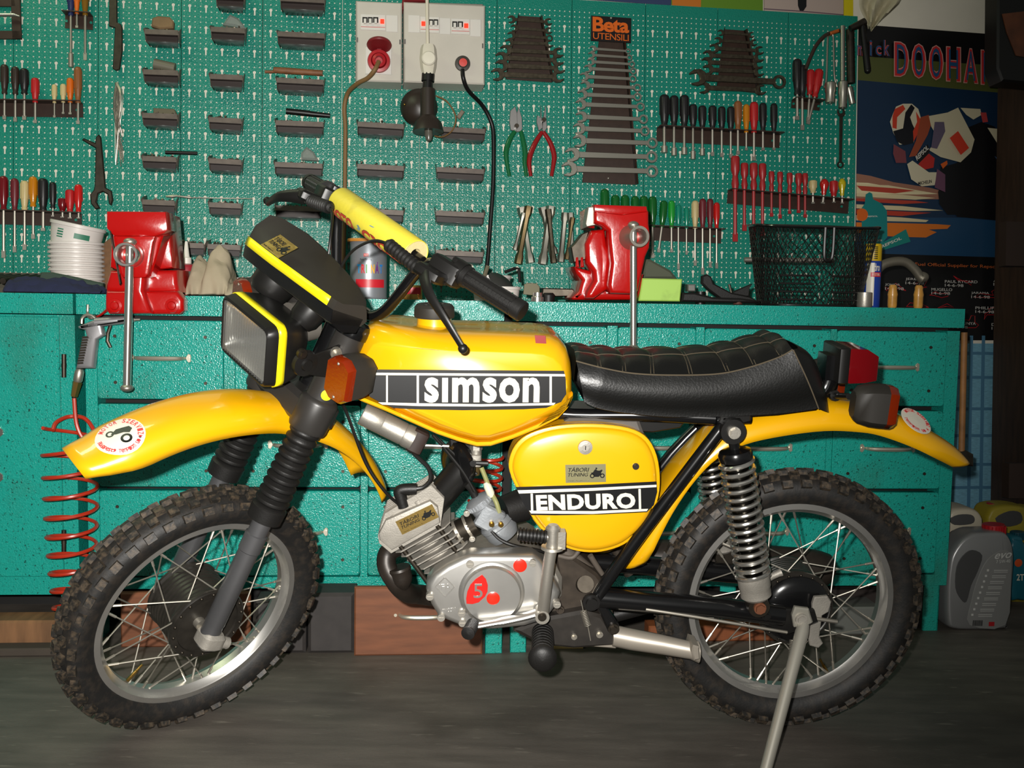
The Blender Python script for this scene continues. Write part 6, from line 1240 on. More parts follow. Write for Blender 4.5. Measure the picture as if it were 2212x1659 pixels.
pp('blue_field', (30, 66, 98), [(1835, 470), (2200, 470), (2200, 560), (2160, 556), (1835, 546)])
for c, pts in (((150, 104, 84), [(740, 1480), (900, 1500), (1100, 1555), (1400, 1600), (1560, 1640), (1560, 1700), (740, 1700)]), ((214, 200, 160), [(740, 1555), (880, 1560), (1100, 1600), (1400, 1640), (1480, 1655), (1300, 1660), (740, 1650)])): pp('track_streak', c, pts, pz)
for c, pts in (((206, 190, 150), [(900, 60), (1200, 70), (1480, 118), (1300, 125), (900, 95)]), ((170, 60, 44), [(900, 70), (1250, 92), (1400, 110), (1250, 130), (1000, 110)]), ((206, 190, 150), [(900, 125), (1300, 140), (1550, 165), (1400, 178), (900, 150)]), ((172, 60, 44), [(900, 165), (1400, 185), (1500, 200), (1300, 210), (900, 185)]), ((206, 190, 150), [(900, 210), (1300, 225), (1610, 258), (1400, 262), (900, 240)]), ((174, 58, 40), [(900, 245), (1400, 270), (1520, 275), (1300, 300), (900, 280)]), ((206, 190, 150), [(900, 290), (1300, 310), (1500, 330), (1480, 345), (900, 330)]), ((206, 110, 34), [(900, 345), (1200, 350), (1560, 360), (1665, 368), (1640, 395), (1500, 400), (1560, 420), (1480, 460), (1300, 455), (1190, 450), (900, 420)])): pp('track_streak', c, pts, pq)
pp('motorcycle_body', (14, 13, 16), [(1700, 1100), (1850, 1040), (1960, 1080), (2060, 1220), (2160, 1480), (2170, 1900), (1640, 1850), (1480, 1600), (1500, 1430), (1640, 1390)], pz)
pp('motorcycle_body', (14, 13, 16), [(1620, 0), (2150, 0), (2150, 290), (1640, 290), (1580, 210), (1570, 120)], pq)
for c, pts in (((206, 196, 168), [(1090, 980), (1120, 910), (1180, 885), (1255, 885), (1310, 930), (1330, 1000), (1300, 1100), (1270, 1220), (1150, 1235), (1095, 1130), (1068, 1040)]), ((196, 60, 36), [(1090, 990), (1110, 930), (1180, 895), (1200, 930), (1130, 1000), (1125, 1100), (1090, 1090)]), ((18, 18, 24), [(1200, 960), (1250, 890), (1280, 920), (1240, 1000), (1260, 1060), (1280, 1100), (1270, 1220), (1190, 1240), (1130, 1210), (1095, 1120), (1180, 1095)]), ((196, 60, 36), [(1290, 950), (1330, 1020), (1310, 1130), (1270, 1210), (1265, 1120), (1300, 1040)]), ((150, 70, 44), [(1330, 1000), (1400, 980), (1420, 1060), (1390, 1150), (1290, 1330), (1230, 1340), (1290, 1200)]), ((198, 188, 158), [(1400, 990), (1560, 960), (1650, 918), (1790, 1190), (1760, 1300), (1670, 1385), (1500, 1340), (1400, 1280), (1480, 1180), (1420, 1080)]), ((198, 188, 158), [(1670, 920), (1840, 930), (1850, 980), (1780, 1020), (1720, 980)]), ((176, 60, 60), [(1840, 960), (1890, 960), (1905, 1040), (1860, 1045)]), ((96, 84, 104), [(1450, 1040), (1530, 1040), (1540, 1120), (1470, 1270), (1420, 1260), (1440, 1120)]), ((20, 18, 20), [(1280, 1340), (1390, 1230), (1410, 1290), (1330, 1400)]), ((178, 40, 34), [(1310, 1400), (1400, 1310), (1450, 1350), (1440, 1430), (1350, 1450)]), ((120, 60, 66), [(1100, 1230), (1200, 1290), (1210, 1390), (1120, 1390), (1095, 1310)]), ((204, 194, 166), [(1215, 1400), (1260, 1370), (1400, 1470), (1470, 1470), (1450, 1580), (1340, 1590), (1250, 1530)]), ((104, 66, 88), [(1470, 1440), (1540, 1490), (1540, 1640), (1450, 1600)]), ((204, 90, 26), [(1500, 1400), (1555, 1370), (1560, 1400), (1520, 1440)]), ((200, 190, 160), [(1900, 1090), (1990, 1100), (2120, 1300), (2135, 1420), (2020, 1280)]), ((60, 92, 130), [(1960, 1330), (2040, 1390), (2110, 1480), (2060, 1480)])): pp('rider_shape', c, pts, pz)
pp('teal_bottle', (20, 122, 120), [(1870, 420), (1878, 415), (1884, 418), (1886, 430), (1905, 440), (1916, 456), (1917, 512), (1902, 530), (1862, 530), (1861, 450), (1868, 440)]); pp('orange_disc', (206, 96, 30), [pq(1000 + 48 * math.cos(a), 290 + 48 * math.sin(a)) for a in [2 * PI * k / 14 for k in range(14)]]); pp('teal_tube', (24, 124, 116), [(1896, 530), (1957, 495), (1967, 522), (1900, 543)])
def pt_text(txt, c, q, bold=0.0, f=None, lift=0.0006, sp=1.0, shear=0.0):
    _lay[0] += 1; o = 0.0012 + 0.00022 * _lay[0]; A, B, C = [WP(*(f(*p) if f else p), o) for p in q]
    m = MB(WF); text_on(m, txt, V((A.x, -o, A.z)), V((B.x - A.x, 0, B.z - A.z)), V((C.x - A.x, 0, C.z - A.z)), lift, bold, sp, shear); return m.build('lettering', mat('poster_%d_%d_%d' % c, rgb(*c), 0.35), PO, sharp=None)
for bd, cc in ((0.05, (206, 150, 140)), (0.03, (196, 44, 46)), (-0.012, (36, 80, 120))):
    for i, ch in enumerate('DOOHAN'):
        e = {0.05: 8, 0.03: 0, -0.012: -18}[bd]; x = 1110 + i * 148 - e; y1 = 645 + i * 14 + e; pt_text(ch, cc, ((x, y1), (x + 112 + 2 * e, y1 + 8), (x, y1 - 285 - 2 * e)), max(0, bd), pz)
    for ch, x in (('m', 790), ('i', 895), ('c', 945), ('k', 1015)):
        pt_text(ch, cc, ((x, 472), (x + (20 if ch == 'i' else 50), 478), (x, 385 if ch in 'mc' else 340)), bd * 0.7, pz)
pt_text('1', (200, 56, 34), ((1672, 1322), (1742, 1262), (1578, 1178)), 0.0, pz); pt_text('REPSOL', (206, 200, 190), ((1300, 1372), (1400, 1270), (1285, 1335)), 0.02, pz); pt_text('MICHELIN', (20, 18, 20), ((1310, 1580), (1425, 1560), (1308, 1552)), 0.01, pz)
for c, pts in (((196, 40, 34), [(2068, 812), (2170, 815), (2170, 935), (2068, 930)]), ((206, 200, 190), [(2072, 848), (2170, 850), (2170, 898), (2072, 894)]), ((206, 200, 190), [(2105, 945), (2165, 945), (2165, 995), (2105, 990)])): pp('logo_block', c, pts, pz)
pt_text('REPSOL', (16, 16, 20), ((2082, 892), (2280, 896), (2082, 858)), 0.03, pz, shear=0.3); pt_text('REPSOL', (206, 200, 190), ((1905, 536), (1948, 517), (1903, 530)), 0.02); pt_text('REPSOL', (210, 205, 195), ((1044, 308), (1120, 306), (1044, 298)), 0.02, pq); pt_text('COMPETICION', (206, 200, 190), ((1040, 490), (1150, 488), (1040, 476)), 0.02, pq)
pt_text('Lubricants and Fuel Official Supplier for Repsol-Honda', (186, 92, 44), ((1890, 573), (2195, 583), (1890, 564)), 0.0)
_tr = [('JOHOR', 1912, 618, [(1915, 628), (1912, 620), (1922, 624), (1935, 612), (1957, 628), (1942, 624), (1920, 624)]), ('JEREZ', 1956, 606, [(1975, 612), (1990, 610), (1992, 604), (2000, 600), (2003, 606), (1996, 618), (2002, 620), (1990, 622)]), ('MUGELLO', 2012, 628, [(2008, 638), (2020, 630), (2030, 634), (2048, 634), (2048, 640), (2034, 643), (2018, 638)]), ('PAUL RYCARD', 2041, 611, [(2060, 596), (2066, 600), (2078, 606), (2100, 608), (2098, 616), (2086, 608), (2070, 606)]), ('ASSEN', 2146, 609, [(2166, 600), (2176, 600), (2176, 612), (2190, 616), (2170, 616)]), ('JARAMA', 2098, 636, [(2104, 642), (2154, 643), (2154, 622), (2142, 630), (2146, 638), (2132, 636), (2118, 634)]), ('PHILLIP ISLAND', 2107, 668, [(2126, 690), (2132, 680), (2160, 680), (2164, 668), (2156, 660), (2146, 664), (2134, 668), (2140, 672), (2128, 678)]), ('D. GALVEZ', 2142, 704, [(2166, 700), (2180, 678), (2185, 672), (2180, 690), (2186, 698)]), ('CATALUNYA', 2050, 701, [(2078, 705), (2082, 690), (2094, 692), (2098, 682), (2106, 682), (2106, 696), (2114, 702), (2108, 708), (2086, 708)]), ('', 2020, 660, [(2026, 665), (2046, 656), (2060, 664), (2044, 662)]), ('', 1960, 660, [(1958, 662), (1966, 654), (1980, 656), (1976, 664), (1990, 656), (2006, 664)])]
for nm, x, y, path in _tr:
    _lay[0] += 1; o = 0.0014 + 0.00022 * _lay[0]; m = MB(WF); m.tube([WP(a, b, o) for a, b in path] , 0.0011, 4, closed=True); m.build('track_outline', mat('poster_red_line', rgb(190, 34, 40), 0.4), PO)
    if nm: pt_text(nm, (196, 192, 186), ((x, y), (x + 6.4 * len(nm), y + 1), (x, y - 6)), 0.0, None); pt_text('14-6-98', (196, 192, 186), ((x, y + 8), (x + 40, y + 9), (x, y + 2)), 0.0)
# ================================================================== things on the bench
def kz(px, py, y): return KP(px, py, -y)          # pixel at depth y behind the bench front
def kplate(name, label, cat, mt, pts, y0, y1, bev=0.0, par=None, seg=1, group=None, F=KF):
    """outline traced at depth y0 (near face) extruded back to y1"""
    m = MB(F); P = [unproject(F, x, yy, -y0) for x, yy in pts]; m.prism([(p.x, p.z) for p in P], -y1, -y0, XZ, bev, seg); o = m.build(name, mt, par)
    return tag(o, label, cat, group) if label else o
def krod(name, label, cat, mt, pts, r, n=12, sm=0, par=None, flat=1.0):
    P = [KP(x, y, -d) for x, y, d in pts]; m = MB(KF); m.tube(smooth(P, sm) if sm else P, r, n, flat=flat); o = m.build(name, mt, par); return tag(o, label, cat) if label else o
def klathe(name, label, cat, mt, base, prof, n=28, tilt=None, par=None, group=None, sharp=38):
    T = Matrix.Translation(V(base)) @ (tilt.to_4x4() if tilt else Matrix.Identity(4)); m = MB(KF); m.lathe(prof, T, n); o = m.build(name, mt, par, sharp=sharp); return tag(o, label, cat, group) if label else o
# ------------------------------------------------------------------ left vise
def v2(x, y): return (200 + x / 3.527, 430 + y / 3.527)
vL = thing('vise', 'red bench vise with long chrome bar hanging in front of the drawers', 'vise', KF, (KP(310, 640, 0).x, 0.05, ZT))
kplate('base', None, None, RED, [v2(*p) for p in ((130, 545), (640, 540), (645, 640), (660, 712), (95, 712), (100, 640))], -0.045, 0.16, 0.012, vL, 3)
kplate('mounting_foot', None, None, RED, [v2(*p) for p in ((92, 745), (100, 700), (640, 700), (690, 765), (692, 850), (660, 878), (120, 876), (92, 840))], -0.075, -0.018, 0.010, vL, 3)
kplate('neck', None, None, RED, [v2(*p) for p in ((220, 500), (420, 500), (395, 600), (385, 700), (450, 875), (250, 875), (250, 600))], -0.10, -0.018, 0.01, vL, 3)
kplate('moving_jaw', None, None, RED, [v2(*p) for p in ((105, 92), (556, 95), (572, 235), (545, 262), (470, 285), (160, 282), (128, 250), (105, 222))], -0.130, -0.055, 0.005, vL, 2)
kplate('jaw_web', None, None, RED, [v2(*p) for p in ((150, 275), (480, 278), (462, 330), (440, 470), (425, 570), (400, 600), (230, 600), (200, 560), (175, 440))], -0.118, -0.045, 0.006, vL, 2)
kplate('jaw_side', None, None, RED, [v2(*p) for p in ((470, 270), (545, 258), (520, 330), (480, 470), (440, 590), (420, 580), (440, 470))], -0.095, -0.02, 0.004, vL, 1)
kplate('fixed_jaw', None, None, RED, [v2(*p) for p in ((125, 110), (575, 110), (590, 280), (605, 420), (610, 525), (510, 535), (430, 560), (220, 560), (130, 520), (140, 280))], -0.03, 0.10, 0.008, vL, 2)
kplate('jaw_plate', None, None, STEEL, [v2(*p) for p in ((548, 95), (578, 120), (585, 235), (560, 245))], -0.075, 0.0, 0.002, vL)
kplate('guide_rod', None, None, DSTEEL, [v2(*p) for p in ((125, 235), (140, 240), (215, 640), (205, 655))], -0.13, -0.122, 0.001, vL)
c = KP(*v2(275, 425), 0.145)
m = MB(KF); m.lathe([(0.030, -0.05), (0.030, -0.026), (0.0275, -0.022), (0.0295, -0.018), (0.0295, 0.022), (0.0275, 0.026), (0.0225, 0.026), (0.0205, 0.020), (0.0205, -0.035), (0.001, -0.035)], axes(c, (0, -1, 0), (1, 0, 0)), 36); m.build('screw_collar', CHR, vL)
a, b = KP(281, 522, 0.146), KP(274, 838, 0.146)
m = MB(KF); m.cyl(a, b, 0.0098, n=20); m.build('handle_bar', CHR, vL)
for p in (a, b): 
    m = MB(KF); m.sphere(p, 0.0155, 16, 10, (1, 1, 0.62)); m.build('bar_knob', STEEL, vL)
for x, y in ((170, 812), (605, 812)):
    m = MB(KF); m.lathe([(0.001, 0.008), (0.009, 0.007), (0.011, 0.003), (0.017, 0.002), (0.019, -0.004)], axes(KP(*v2(x, y), 0.075), (0, -1, 0), (1, 0, 0)), 20); m.build('painted_bolt', RED, vL)
krod('paint_drip', None, None, RED, [(233, 668, -0.06), (218, 680, -0.04), (210, 684, -0.03)], [0.004, 0.003, 0.003], 8, par=vL)
# ------------------------------------------------------------------ right vise
def v7(x, y): return (1180 + x / 4.254, 380 + y / 4.254)
vR = thing('vise', 'red bench vise standing behind the seat beside the lime green box', 'vise', KF, (KP(1340, 640, 0).x, 0.1, ZT))
kplate('base', None, None, RED, [v7(*p) for p in ((232, 1120), (300, 1060), (330, 960), (280, 900), (255, 830), (440, 880), (600, 900), (900, 900), (870, 1060), (850, 1120), (800, 1140), (250, 1140))], 0.02, 0.22, 0.01, vR, 3)
kplate('front_jaw', None, None, RED, [v7(*p) for p in ((440, 265), (920, 280), (945, 330), (945, 440), (960, 560), (950, 660), (915, 740), (880, 900), (845, 1060), (780, 1085), (590, 1080), (575, 1000), (600, 800), (580, 620), (575, 500), (520, 455), (440, 430))], -0.075, 0.0, 0.009, vR, 3)
kplate('jaw_top', None, None, RED, [v7(*p) for p in ((440, 262), (925, 278), (930, 330), (700, 360), (445, 330))], -0.085, 0.0, 0.004, vR, 2)
kplate('slide', None, None, RED, [v7(*p) for p in ((360, 625), (415, 500), (540, 485), (560, 640), (600, 700), (590, 820), (570, 1040), (440, 1130), (360, 1130), (380, 1060), (440, 960), (430, 880), (370, 800))], -0.03, 0.05, 0.012, vR, 3)
kplate('rear_jaw', None, None, RED, [v7(*p) for p in ((365, 300), (445, 290), (445, 480), (370, 470))], 0.0, 0.12, 0.004, vR)
kplate('jaw_plate', None, None, STEEL, [v7(*p) for p in ((385, 285), (445, 280), (462, 450), (370, 470), (360, 440))], -0.045, 0.01, 0.002, vR)
kplate('anvil', None, None, DSTEEL, [v7(*p) for p in ((225, 655), (260, 620), (330, 530), (400, 500), (360, 630), (365, 770), (250, 800))], 0.0, 0.06, 0.003, vR)
for x in (285, 330): kplate('rib', None, None, RED, [v7(*p) for p in ((x - 12, 750), (x + 8, 745), (x + 20, 840), (x - 14, 840))], -0.012, 0.0, 0.003, vR)
c = KP(*v7(822, 560), 0.10)
m = MB(KF); m.lathe([(0.034, -0.06), (0.034, -0.03), (0.028, -0.012), (0.0275, 0.022), (0.026, 0.028), (0.0195, 0.028), (0.018, 0.022), (0.018, -0.03), (0.001, -0.03)], axes(c, (0.15, -1, 0), (1, 0, 0)), 36); m.build('screw_collar', STEEL, vR)
a, b = KP(1368, 486, 0.108), KP(1368, 752, 0.108); m = MB(KF); m.cyl(a, b, 0.0088, n=20); m.build('handle_bar', CHR, vR)
for p in (a, b):
    m = MB(KF); m.sphere(p, 0.0145, 16, 10, (1, 1, 0.7)); m.build('bar_knob', STEEL, vR)
# ------------------------------------------------------------------ stack of white plastic tubs
WTUB = mat('white_tub_plastic', rgb(206, 200, 194), 0.4, var=(8, 0.06)); GPR = mat('green_print', rgb(40, 110, 84), 0.5)
tb = KP(166, 604, -0.20); tb.z = ZT
for i in range(10):
    z = tb.z + 0.001 + 0.0117 * i
    klathe('plastic_tub', 'white plastic tub, %s from the bottom of the stack beside the left vise' % ORD[i], 'tub', WTUB, (tb.x, tb.y, z), [(0.058, 0.0), (0.0635, 0.012), (0.0655, 0.0235), (0.0715, 0.0245), (0.0720, 0.0305), (0.068, 0.0315), (0.066, 0.030), (0.060, 0.004), (0.001, 0.003)], 40, group='stacked white tubs')
R_ = Matrix.Rotation(math.radians(11), 3, 'Y')
tt = klathe('plastic_tub', 'tilted white tub with green print on top of the tub stack', 'tub', WTUB, (tb.x - 0.002, tb.y, tb.z + 0.137), [(0.0615, -0.008), (0.066, 0.022), (0.0675, 0.040), (0.071, 0.041), (0.0715, 0.049), (0.069, 0.050), (0.066, 0.047), (0.060, 0.0), (0.001, 0.0)], 40, R_)
def on_cyl(T, r, a, z): return T @ V((r * math.cos(a), r * math.sin(a), z))
Tt = Matrix.Translation((tb.x - 0.002, tb.y, tb.z + 0.137)) @ R_.to_4x4()
def cyl_text(mb, txt, T, r, a0, a1, z0, z1, bold=0.01, taper=0.0):
    vs, fs = text_geo(txt, bold, 1.0, 0.02); mb.add([on_cyl(T, r + taper * (z0 + (z1 - z0) * v.y) + (0.0005 if v.z > 0 else 0), a0 + (a1 - a0) * v.x, z0 + (z1 - z0) * v.y) for v in vs], fs)
def cyl_patch(mb, T, r, a0, a1, z0, z1, n=8, taper=0.0):
    vs = [on_cyl(T, r + taper * z, a0 + (a1 - a0) * i / n, z) for i in range(n + 1) for z in (z0, z1)]; mb.add(vs, [(2 * i, 2 * i + 2, 2 * i + 3, 2 * i + 1) for i in range(n)])
m = MB(KF)
for z0, z1 in ((0.008, 0.011), (0.014, 0.018), (0.021, 0.025), (0.028, 0.031)): cyl_patch(m, Tt, 0.0672, -2.05, -1.78, z0, z1)
cyl_patch(m, Tt, 0.0672, -1.35, -0.75, 0.012, 0.026); m.build('green_label', GPR, tt)
klathe('tin_lid', 'small shiny tin lid in front of the tub stack', 'lid', CHR, (KP(191, 603, -0.14).x, 0.14, ZT), [(0.001, 0), (0.030, 0.0), (0.031, 0.002), (0.031, 0.020), (0.029, 0.022), (0.001, 0.022)], 32)  # a loose tin lid lying on the bench
# grooved tool tray with sockets, cloths
tr = thing('socket_tray', 'dark ribbed tool tray lying at the left end of the bench', 'tray', KF, (KP(55, 630, -0.2).x, 0.2, ZT))
m = MB(KF); x0, x1 = KP(-60, 620, -0.2).x, KP(112, 620, -0.2).x; m.bbox((x0, 0.12, ZT), (x1, 0.34, ZT + 0.012)); m.bbox((x0, 0.32, ZT), (x1, 0.34, ZT + 0.055)); m.build('tray_base', mat('grey_tray', rgb(70, 66, 54), 0.5), tr)
for i in range(9):
    m = MB(KF); x = x0 + (x1 - x0) * (i + 0.5) / 9; m.cyl((x, 0.14, ZT + 0.03), (x, 0.31, ZT + 0.045), 0.008, n=10); m.build('tool_slot', DSTEEL, tr)
def cloth(name, label, mt, outline, y0, y1, h, seed=1):
    """crumpled heap: px outline of its top silhouette, resting on the bench between depths y0 and y1"""
    m = MB(KF); rnd = random.Random(seed); P = smooth([V((x, y)) for x, y in outline], 6); rings = []; n = len(P)
    for j in range(17):
        t = j / 16; y = y0 + (y1 - y0) * t; k = math.sin(PI * min(1, 0.12 + t * 0.88)) ** 0.7 if t > 0.4 else (t / 0.4) ** 0.6; r = []
        for i, p in enumerate(P):
            q = KP(p.x, p.y, -(y0 + (y1 - y0) * 0.45)); nz = noise.noise(V((q.x * 22, j * 0.4, seed))) ; n2 = noise.noise(V((q.x * 70, j * 0.8, seed + 5))); zt = ZT + 0.002 + max(0, q.z - ZT) * k * (1 + 0.3 * nz) + 0.016 * n2 * k; r.append(V((q.x + 0.014 * nz, y + 0.012 * n2, max(ZT + 0.0015, zt))))
        rings.append(r)
    m.loft(rings, closed=False); return tag(m.build(name, mt, solid=0.004, sub=1), label, 'cloth')
cloth('rag', 'navy blue rag lying at the left front of the bench', mat('navy_cloth', rgb(26, 32, 62), 0.9, bump=(50, 0.6)), [(18, 628), (24, 606), (50, 602), (90, 606), (130, 604), (170, 612), (205, 622), (225, 628)], 0.0, 0.09, 0.02, 3)
kplate('green_board', 'dark green sheet lying in front of the tubs', 'sheet', mat('dark_green_sheet', rgb(38, 58, 46), 0.6), [(84, 602), (88, 588), (110, 588), (160, 598), (222, 612), (222, 622), (150, 618)], 0.11, 0.13, 0.003)
kplate('brown_board', 'brown fibreboard piece standing behind the left vise', 'board', mat('fibreboard', rgb(104, 74, 46), 0.8, var=(60, 0.2)), [(218, 530), (236, 515), (300, 512), (300, 632), (218, 630)], 0.22, 0.24, 0.002)
cloth('work_gloves', 'pair of pale leather work gloves lying right of the left vise', mat('pale_leather', rgb(162, 150, 126), 0.8, bump=(40, 0.5)), [(418, 632), (420, 580), (424, 562), (436, 565), (450, 578), (456, 548), (474, 544), (492, 560), (500, 586), (498, 606), (520, 610), (560, 616), (590, 630)], 0.02, 0.20, 0.06, 8)
# red bottle with white nozzle
p = KP(403, 575, -0.26); rb = klathe('squeeze_bottle', 'red plastic bottle with white pointed nozzle behind the gloves', 'bottle', mat('red_bottle', rgb(150, 30, 42), 0.35), (p.x, p.y, ZT), [(0.001, 0), (0.030, 0.0), (0.033, 0.004), (0.033, 0.078), (0.030, 0.084), (0.014, 0.088), (0.001, 0.088)], 28)
m = MB(KF); m.lathe([(0.0135, 0.086), (0.0135, 0.104), (0.010, 0.106), (0.0085, 0.108), (0.004, 0.148), (0.003, 0.150), (0.001, 0.150)], Matrix.Translation((p.x, p.y, ZT)), 20); m.build('nozzle', mat('white_nozzle', rgb(220, 214, 204), 0.45), rb)
klathe('white_bowl', 'white plastic bowl partly hidden behind the headlight', 'bowl', WTUB, (KP(500, 620, -0.3).x, 0.30, ZT), [(0.04, 0.0), (0.06, 0.02), (0.072, 0.05), (0.075, 0.052), (0.070, 0.05), (0.055, 0.02), (0.001, 0.006)], 32)
# ------------------------------------------------------------------ paint tin
p = KP(796, 640, -0.17); r = KP(834, 640, -0.17).x - p.x; r = 0.050; zt = KP(796, 523, -0.17).z - ZT
tin = klathe('paint_tin', 'silver paint tin with coloured lettering behind the handlebar', 'tin', mat('silver_tin', rgb(150, 154, 160), 0.35, 0.5), (p.x, p.y, ZT), [(0.001, 0), (r, 0.0), (r + 0.0012, 0.003), (r, 0.006), (r, zt - 0.006), (r + 0.0015, zt - 0.003), (r, zt), (r * 0.9, zt), (r * 0.88, zt - 0.004), (0.001, zt - 0.004)], 40)
Tp = Matrix.Translation((p.x, p.y, ZT)); m = MB(KF); cyl_patch(m, Tp, r + 0.0008, -2.25, -0.55, 0.030, 0.052, 16); m.build('red_band', mat('tin_red', rgb(200, 30, 44), 0.4), tin)
for i, (ch, c) in enumerate(zip('TRINÁT', ((30, 140, 200), (210, 40, 50), (60, 150, 50), (230, 170, 30), (110, 40, 120), (40, 120, 190)))):
    m = MB(KF); a0 = -2.15 + i * 0.25; cyl_text(m, ch, Tp, r + 0.0008, a0, a0 + (0.20 if ch != 'I' else 0.07), 0.068, 0.092 if ch != 'Á' else 0.099, 0.03); m.build('letter', mat('tin_print_%d' % i, rgb(*c), 0.4), tin)
m = MB(KF); cyl_text(m, 'Master Modelling', Tp, r + 0.0008, -1.98, -1.35, 0.101, 0.108, 0.0); m.build('small_print', mat('tin_dark', rgb(50, 56, 66), 0.4), tin)
m = MB(KF); cyl_patch(m, Tp, r + 0.0007, -1.78, -1.52, 0.113, 0.121); m.build('brand_patch', MATS['tin_red'], tin); m = MB(KF); cyl_text(m, 'TRILAK', Tp, r + 0.0012, -1.76, -1.54, 0.1145, 0.1195, 0.0); m.build('brand_print', WHITEP, tin)
klathe('orange_cover', 'orange round cover lying on the silver paint tin', 'lid', mat('orange_lid', rgb(196, 128, 44), 0.5), (p.x - 0.004, p.y, ZT + zt), [(0.001, 0.0), (r + 0.004, 0.0), (r + 0.005, 0.004), (r + 0.003, 0.008), (0.001, 0.008)], 32)
p = KP(890, 640, -0.10); sm_ = klathe('small_tin', 'small red and gold tin on the bench edge behind the clutch lever', 'tin', mat('gold_tin', rgb(196, 160, 80), 0.25, 0.8), (p.x, p.y, ZT), [(0.001, 0), (0.028, 0), (0.028, 0.034), (0.026, 0.038), (0.001, 0.038)], 28)
m = MB(KF); cyl_patch(m, Matrix.Translation((p.x, p.y, ZT)), 0.0283, -2.6, -0.6, 0.014, 0.032, 12); m.build('red_band', MATS['tin_red'], sm_)
# ------------------------------------------------------------------ cream tubs with scraper
p = KP(1060, 640, -0.22); klathe('plastic_pot', 'larger white cosmetic pot behind the front one', 'pot', WTUB, (p.x, p.y, ZT), [(0.001, 0), (0.046, 0), (0.055, 0.06), (0.058, 0.062), (0.058, 0.070), (0.055, 0.071), (0.044, 0.006), (0.001, 0.004)], 36)
p2 = KP(1085, 642, -0.10); pf_ = klathe('plastic_pot', 'white pot with green lettering in front of the larger pot', 'pot', WTUB, (p2.x, p2.y, ZT), [(0.001, 0), (0.043, 0), (0.0465, 0.030), (0.0495, 0.031), (0.050, 0.038), (0.047, 0.039), (0.042, 0.006), (0.001, 0.005)], 36)
T2 = Matrix.Translation((p2.x, p2.y, ZT)); m = MB(KF); cyl_patch(m, T2, 0.0438, -1.45, -0.95, 0.004, 0.016, 8, 0.11); cyl_patch(m, T2, 0.0438, -1.45, -0.95, 0.019, 0.023, 8, 0.11); m.build('green_label', GPR, pf_)
m = MB(KF); cyl_text(m, 'derm', T2, 0.0442, -1.40, -1.0, 0.006, 0.014, 0.01, 0.11); m.build('print', WHITEP, pf_)
klathe('round_pad', 'black round pad resting tilted on the front white pot', 'pad', mat('grey_black_pad', rgb(52, 52, 50), 0.45), (KP(1082, 600, -0.10).x, 0.10, KP(1082, 606, -0.10).z), [(0.001, 0.006), (0.030, 0.004), (0.036, 0.0), (0.036, -0.004), (0.001, -0.004)], 28, Matrix.Rotation(math.radians(30), 3, 'Y') @ Matrix.Rotation(math.radians(24), 3, 'X'))
krod('bent_wire', 'black bent rod sticking out of the white pots', 'rod', BLK, [(1090, 588, 0.12), (1112, 580, 0.12), (1121, 580, 0.12), (1123, 610, 0.12)], 0.0045, 8)
krod('stirring_stick', 'grey stick leaning in the larger white pot', 'stick', mat('olive_grey', rgb(92, 86, 66), 0.6), [(1054, 574, 0.16), (1043, 606, 0.16)], 0.006, 8)
# clutter right of the pots
kplate('metal_bracket', 'small olive metal bracket on the bench behind the grip', 'bracket', mat('olive_metal', rgb(74, 70, 48), 0.5, 0.4), [(1130, 636), (1132, 614), (1140, 611), (1160, 612), (1166, 620), (1166, 640)], 0.08, 0.085, 0.001)
klathe('metal_ring', 'shiny metal collar standing on the bench edge left of the right vise', 'collar', CHR, (KP(1161, 640, -0.05).x, 0.05, ZT), [(0.014, 0), (0.017, 0.0), (0.017, 0.012), (0.0135, 0.014), (0.0135, 0.024), (0.010, 0.024), (0.010, 0.0)], 24)
klathe('rubber_plug', 'black rubber plug lying left of the right vise', 'plug', RUB, (KP(1185, 640, -0.06).x, 0.06, ZT), [(0.001, 0), (0.016, 0), (0.017, 0.018), (0.012, 0.024), (0.001, 0.024)], 20)
kplate('steel_strip', 'dark steel strip lying behind the left foot of the right vise', 'strip', DSTEEL, [(1170, 642), (1172, 622), (1250, 624), (1262, 640)], 0.16, 0.2, 0.003)
# ------------------------------------------------------------------ lime box and dark clutter
LIME = mat('lime_box', rgb(166, 206, 92), 0.6, dirt=[(rgb(110, 130, 60), 16, 0.6, 0.9)])
kplate('lime_box', 'lime green box standing right of the right vise', 'box', LIME, [(1380, 650), (1388, 601), (1474, 603), (1469, 651)], 0.02, 0.09, 0.003)
kplate('grey_wedge', 'grey green sanding block behind the lime box', 'block', mat('grey_green_block', rgb(74, 78, 62), 0.8), [(1390, 602), (1390, 576), (1398, 560), (1405, 560), (1450, 585), (1462, 602)], 0.12, 0.16, 0.006)
kplate('steel_sleeve', 'chrome sleeve lying behind the lime box', 'sleeve', CHR, [(1485, 630), (1485, 614), (1503, 614), (1503, 630)], 0.10, 0.13, 0.003)
klathe('cable_roll', 'black tape roll standing between lime box and basket', 'tape', BLK, (KP(1513, 645, -0.10).x, 0.10, ZT), [(0.006, 0), (0.014, 0), (0.014, 0.035), (0.006, 0.035)], 24)
kplate('rubber_strap', 'black rubber strap angled upward right of the lime box', 'strap', RUB, [(1516, 612), (1517, 596), (1528, 592), (1537, 598), (1542, 612), (1580, 632), (1620, 640), (1640, 652), (1560, 648), (1530, 626)], 0.05, 0.07, 0.004)
kplate('rubber_offcut', 'black triangular offcut left of the wire basket', 'offcut', RUB, [(1570, 640), (1590, 628), (1626, 613), (1620, 622), (1618, 640)], 0.08, 0.10, 0.002)
kplate('dark_heap', 'flat black inner tube piece lying in front of the straps', 'rubber', RUB, [(1472, 652), (1475, 632), (1500, 632), (1540, 642), (1600, 644), (1645, 650), (1640, 656)], 0.02, 0.06, 0.005)
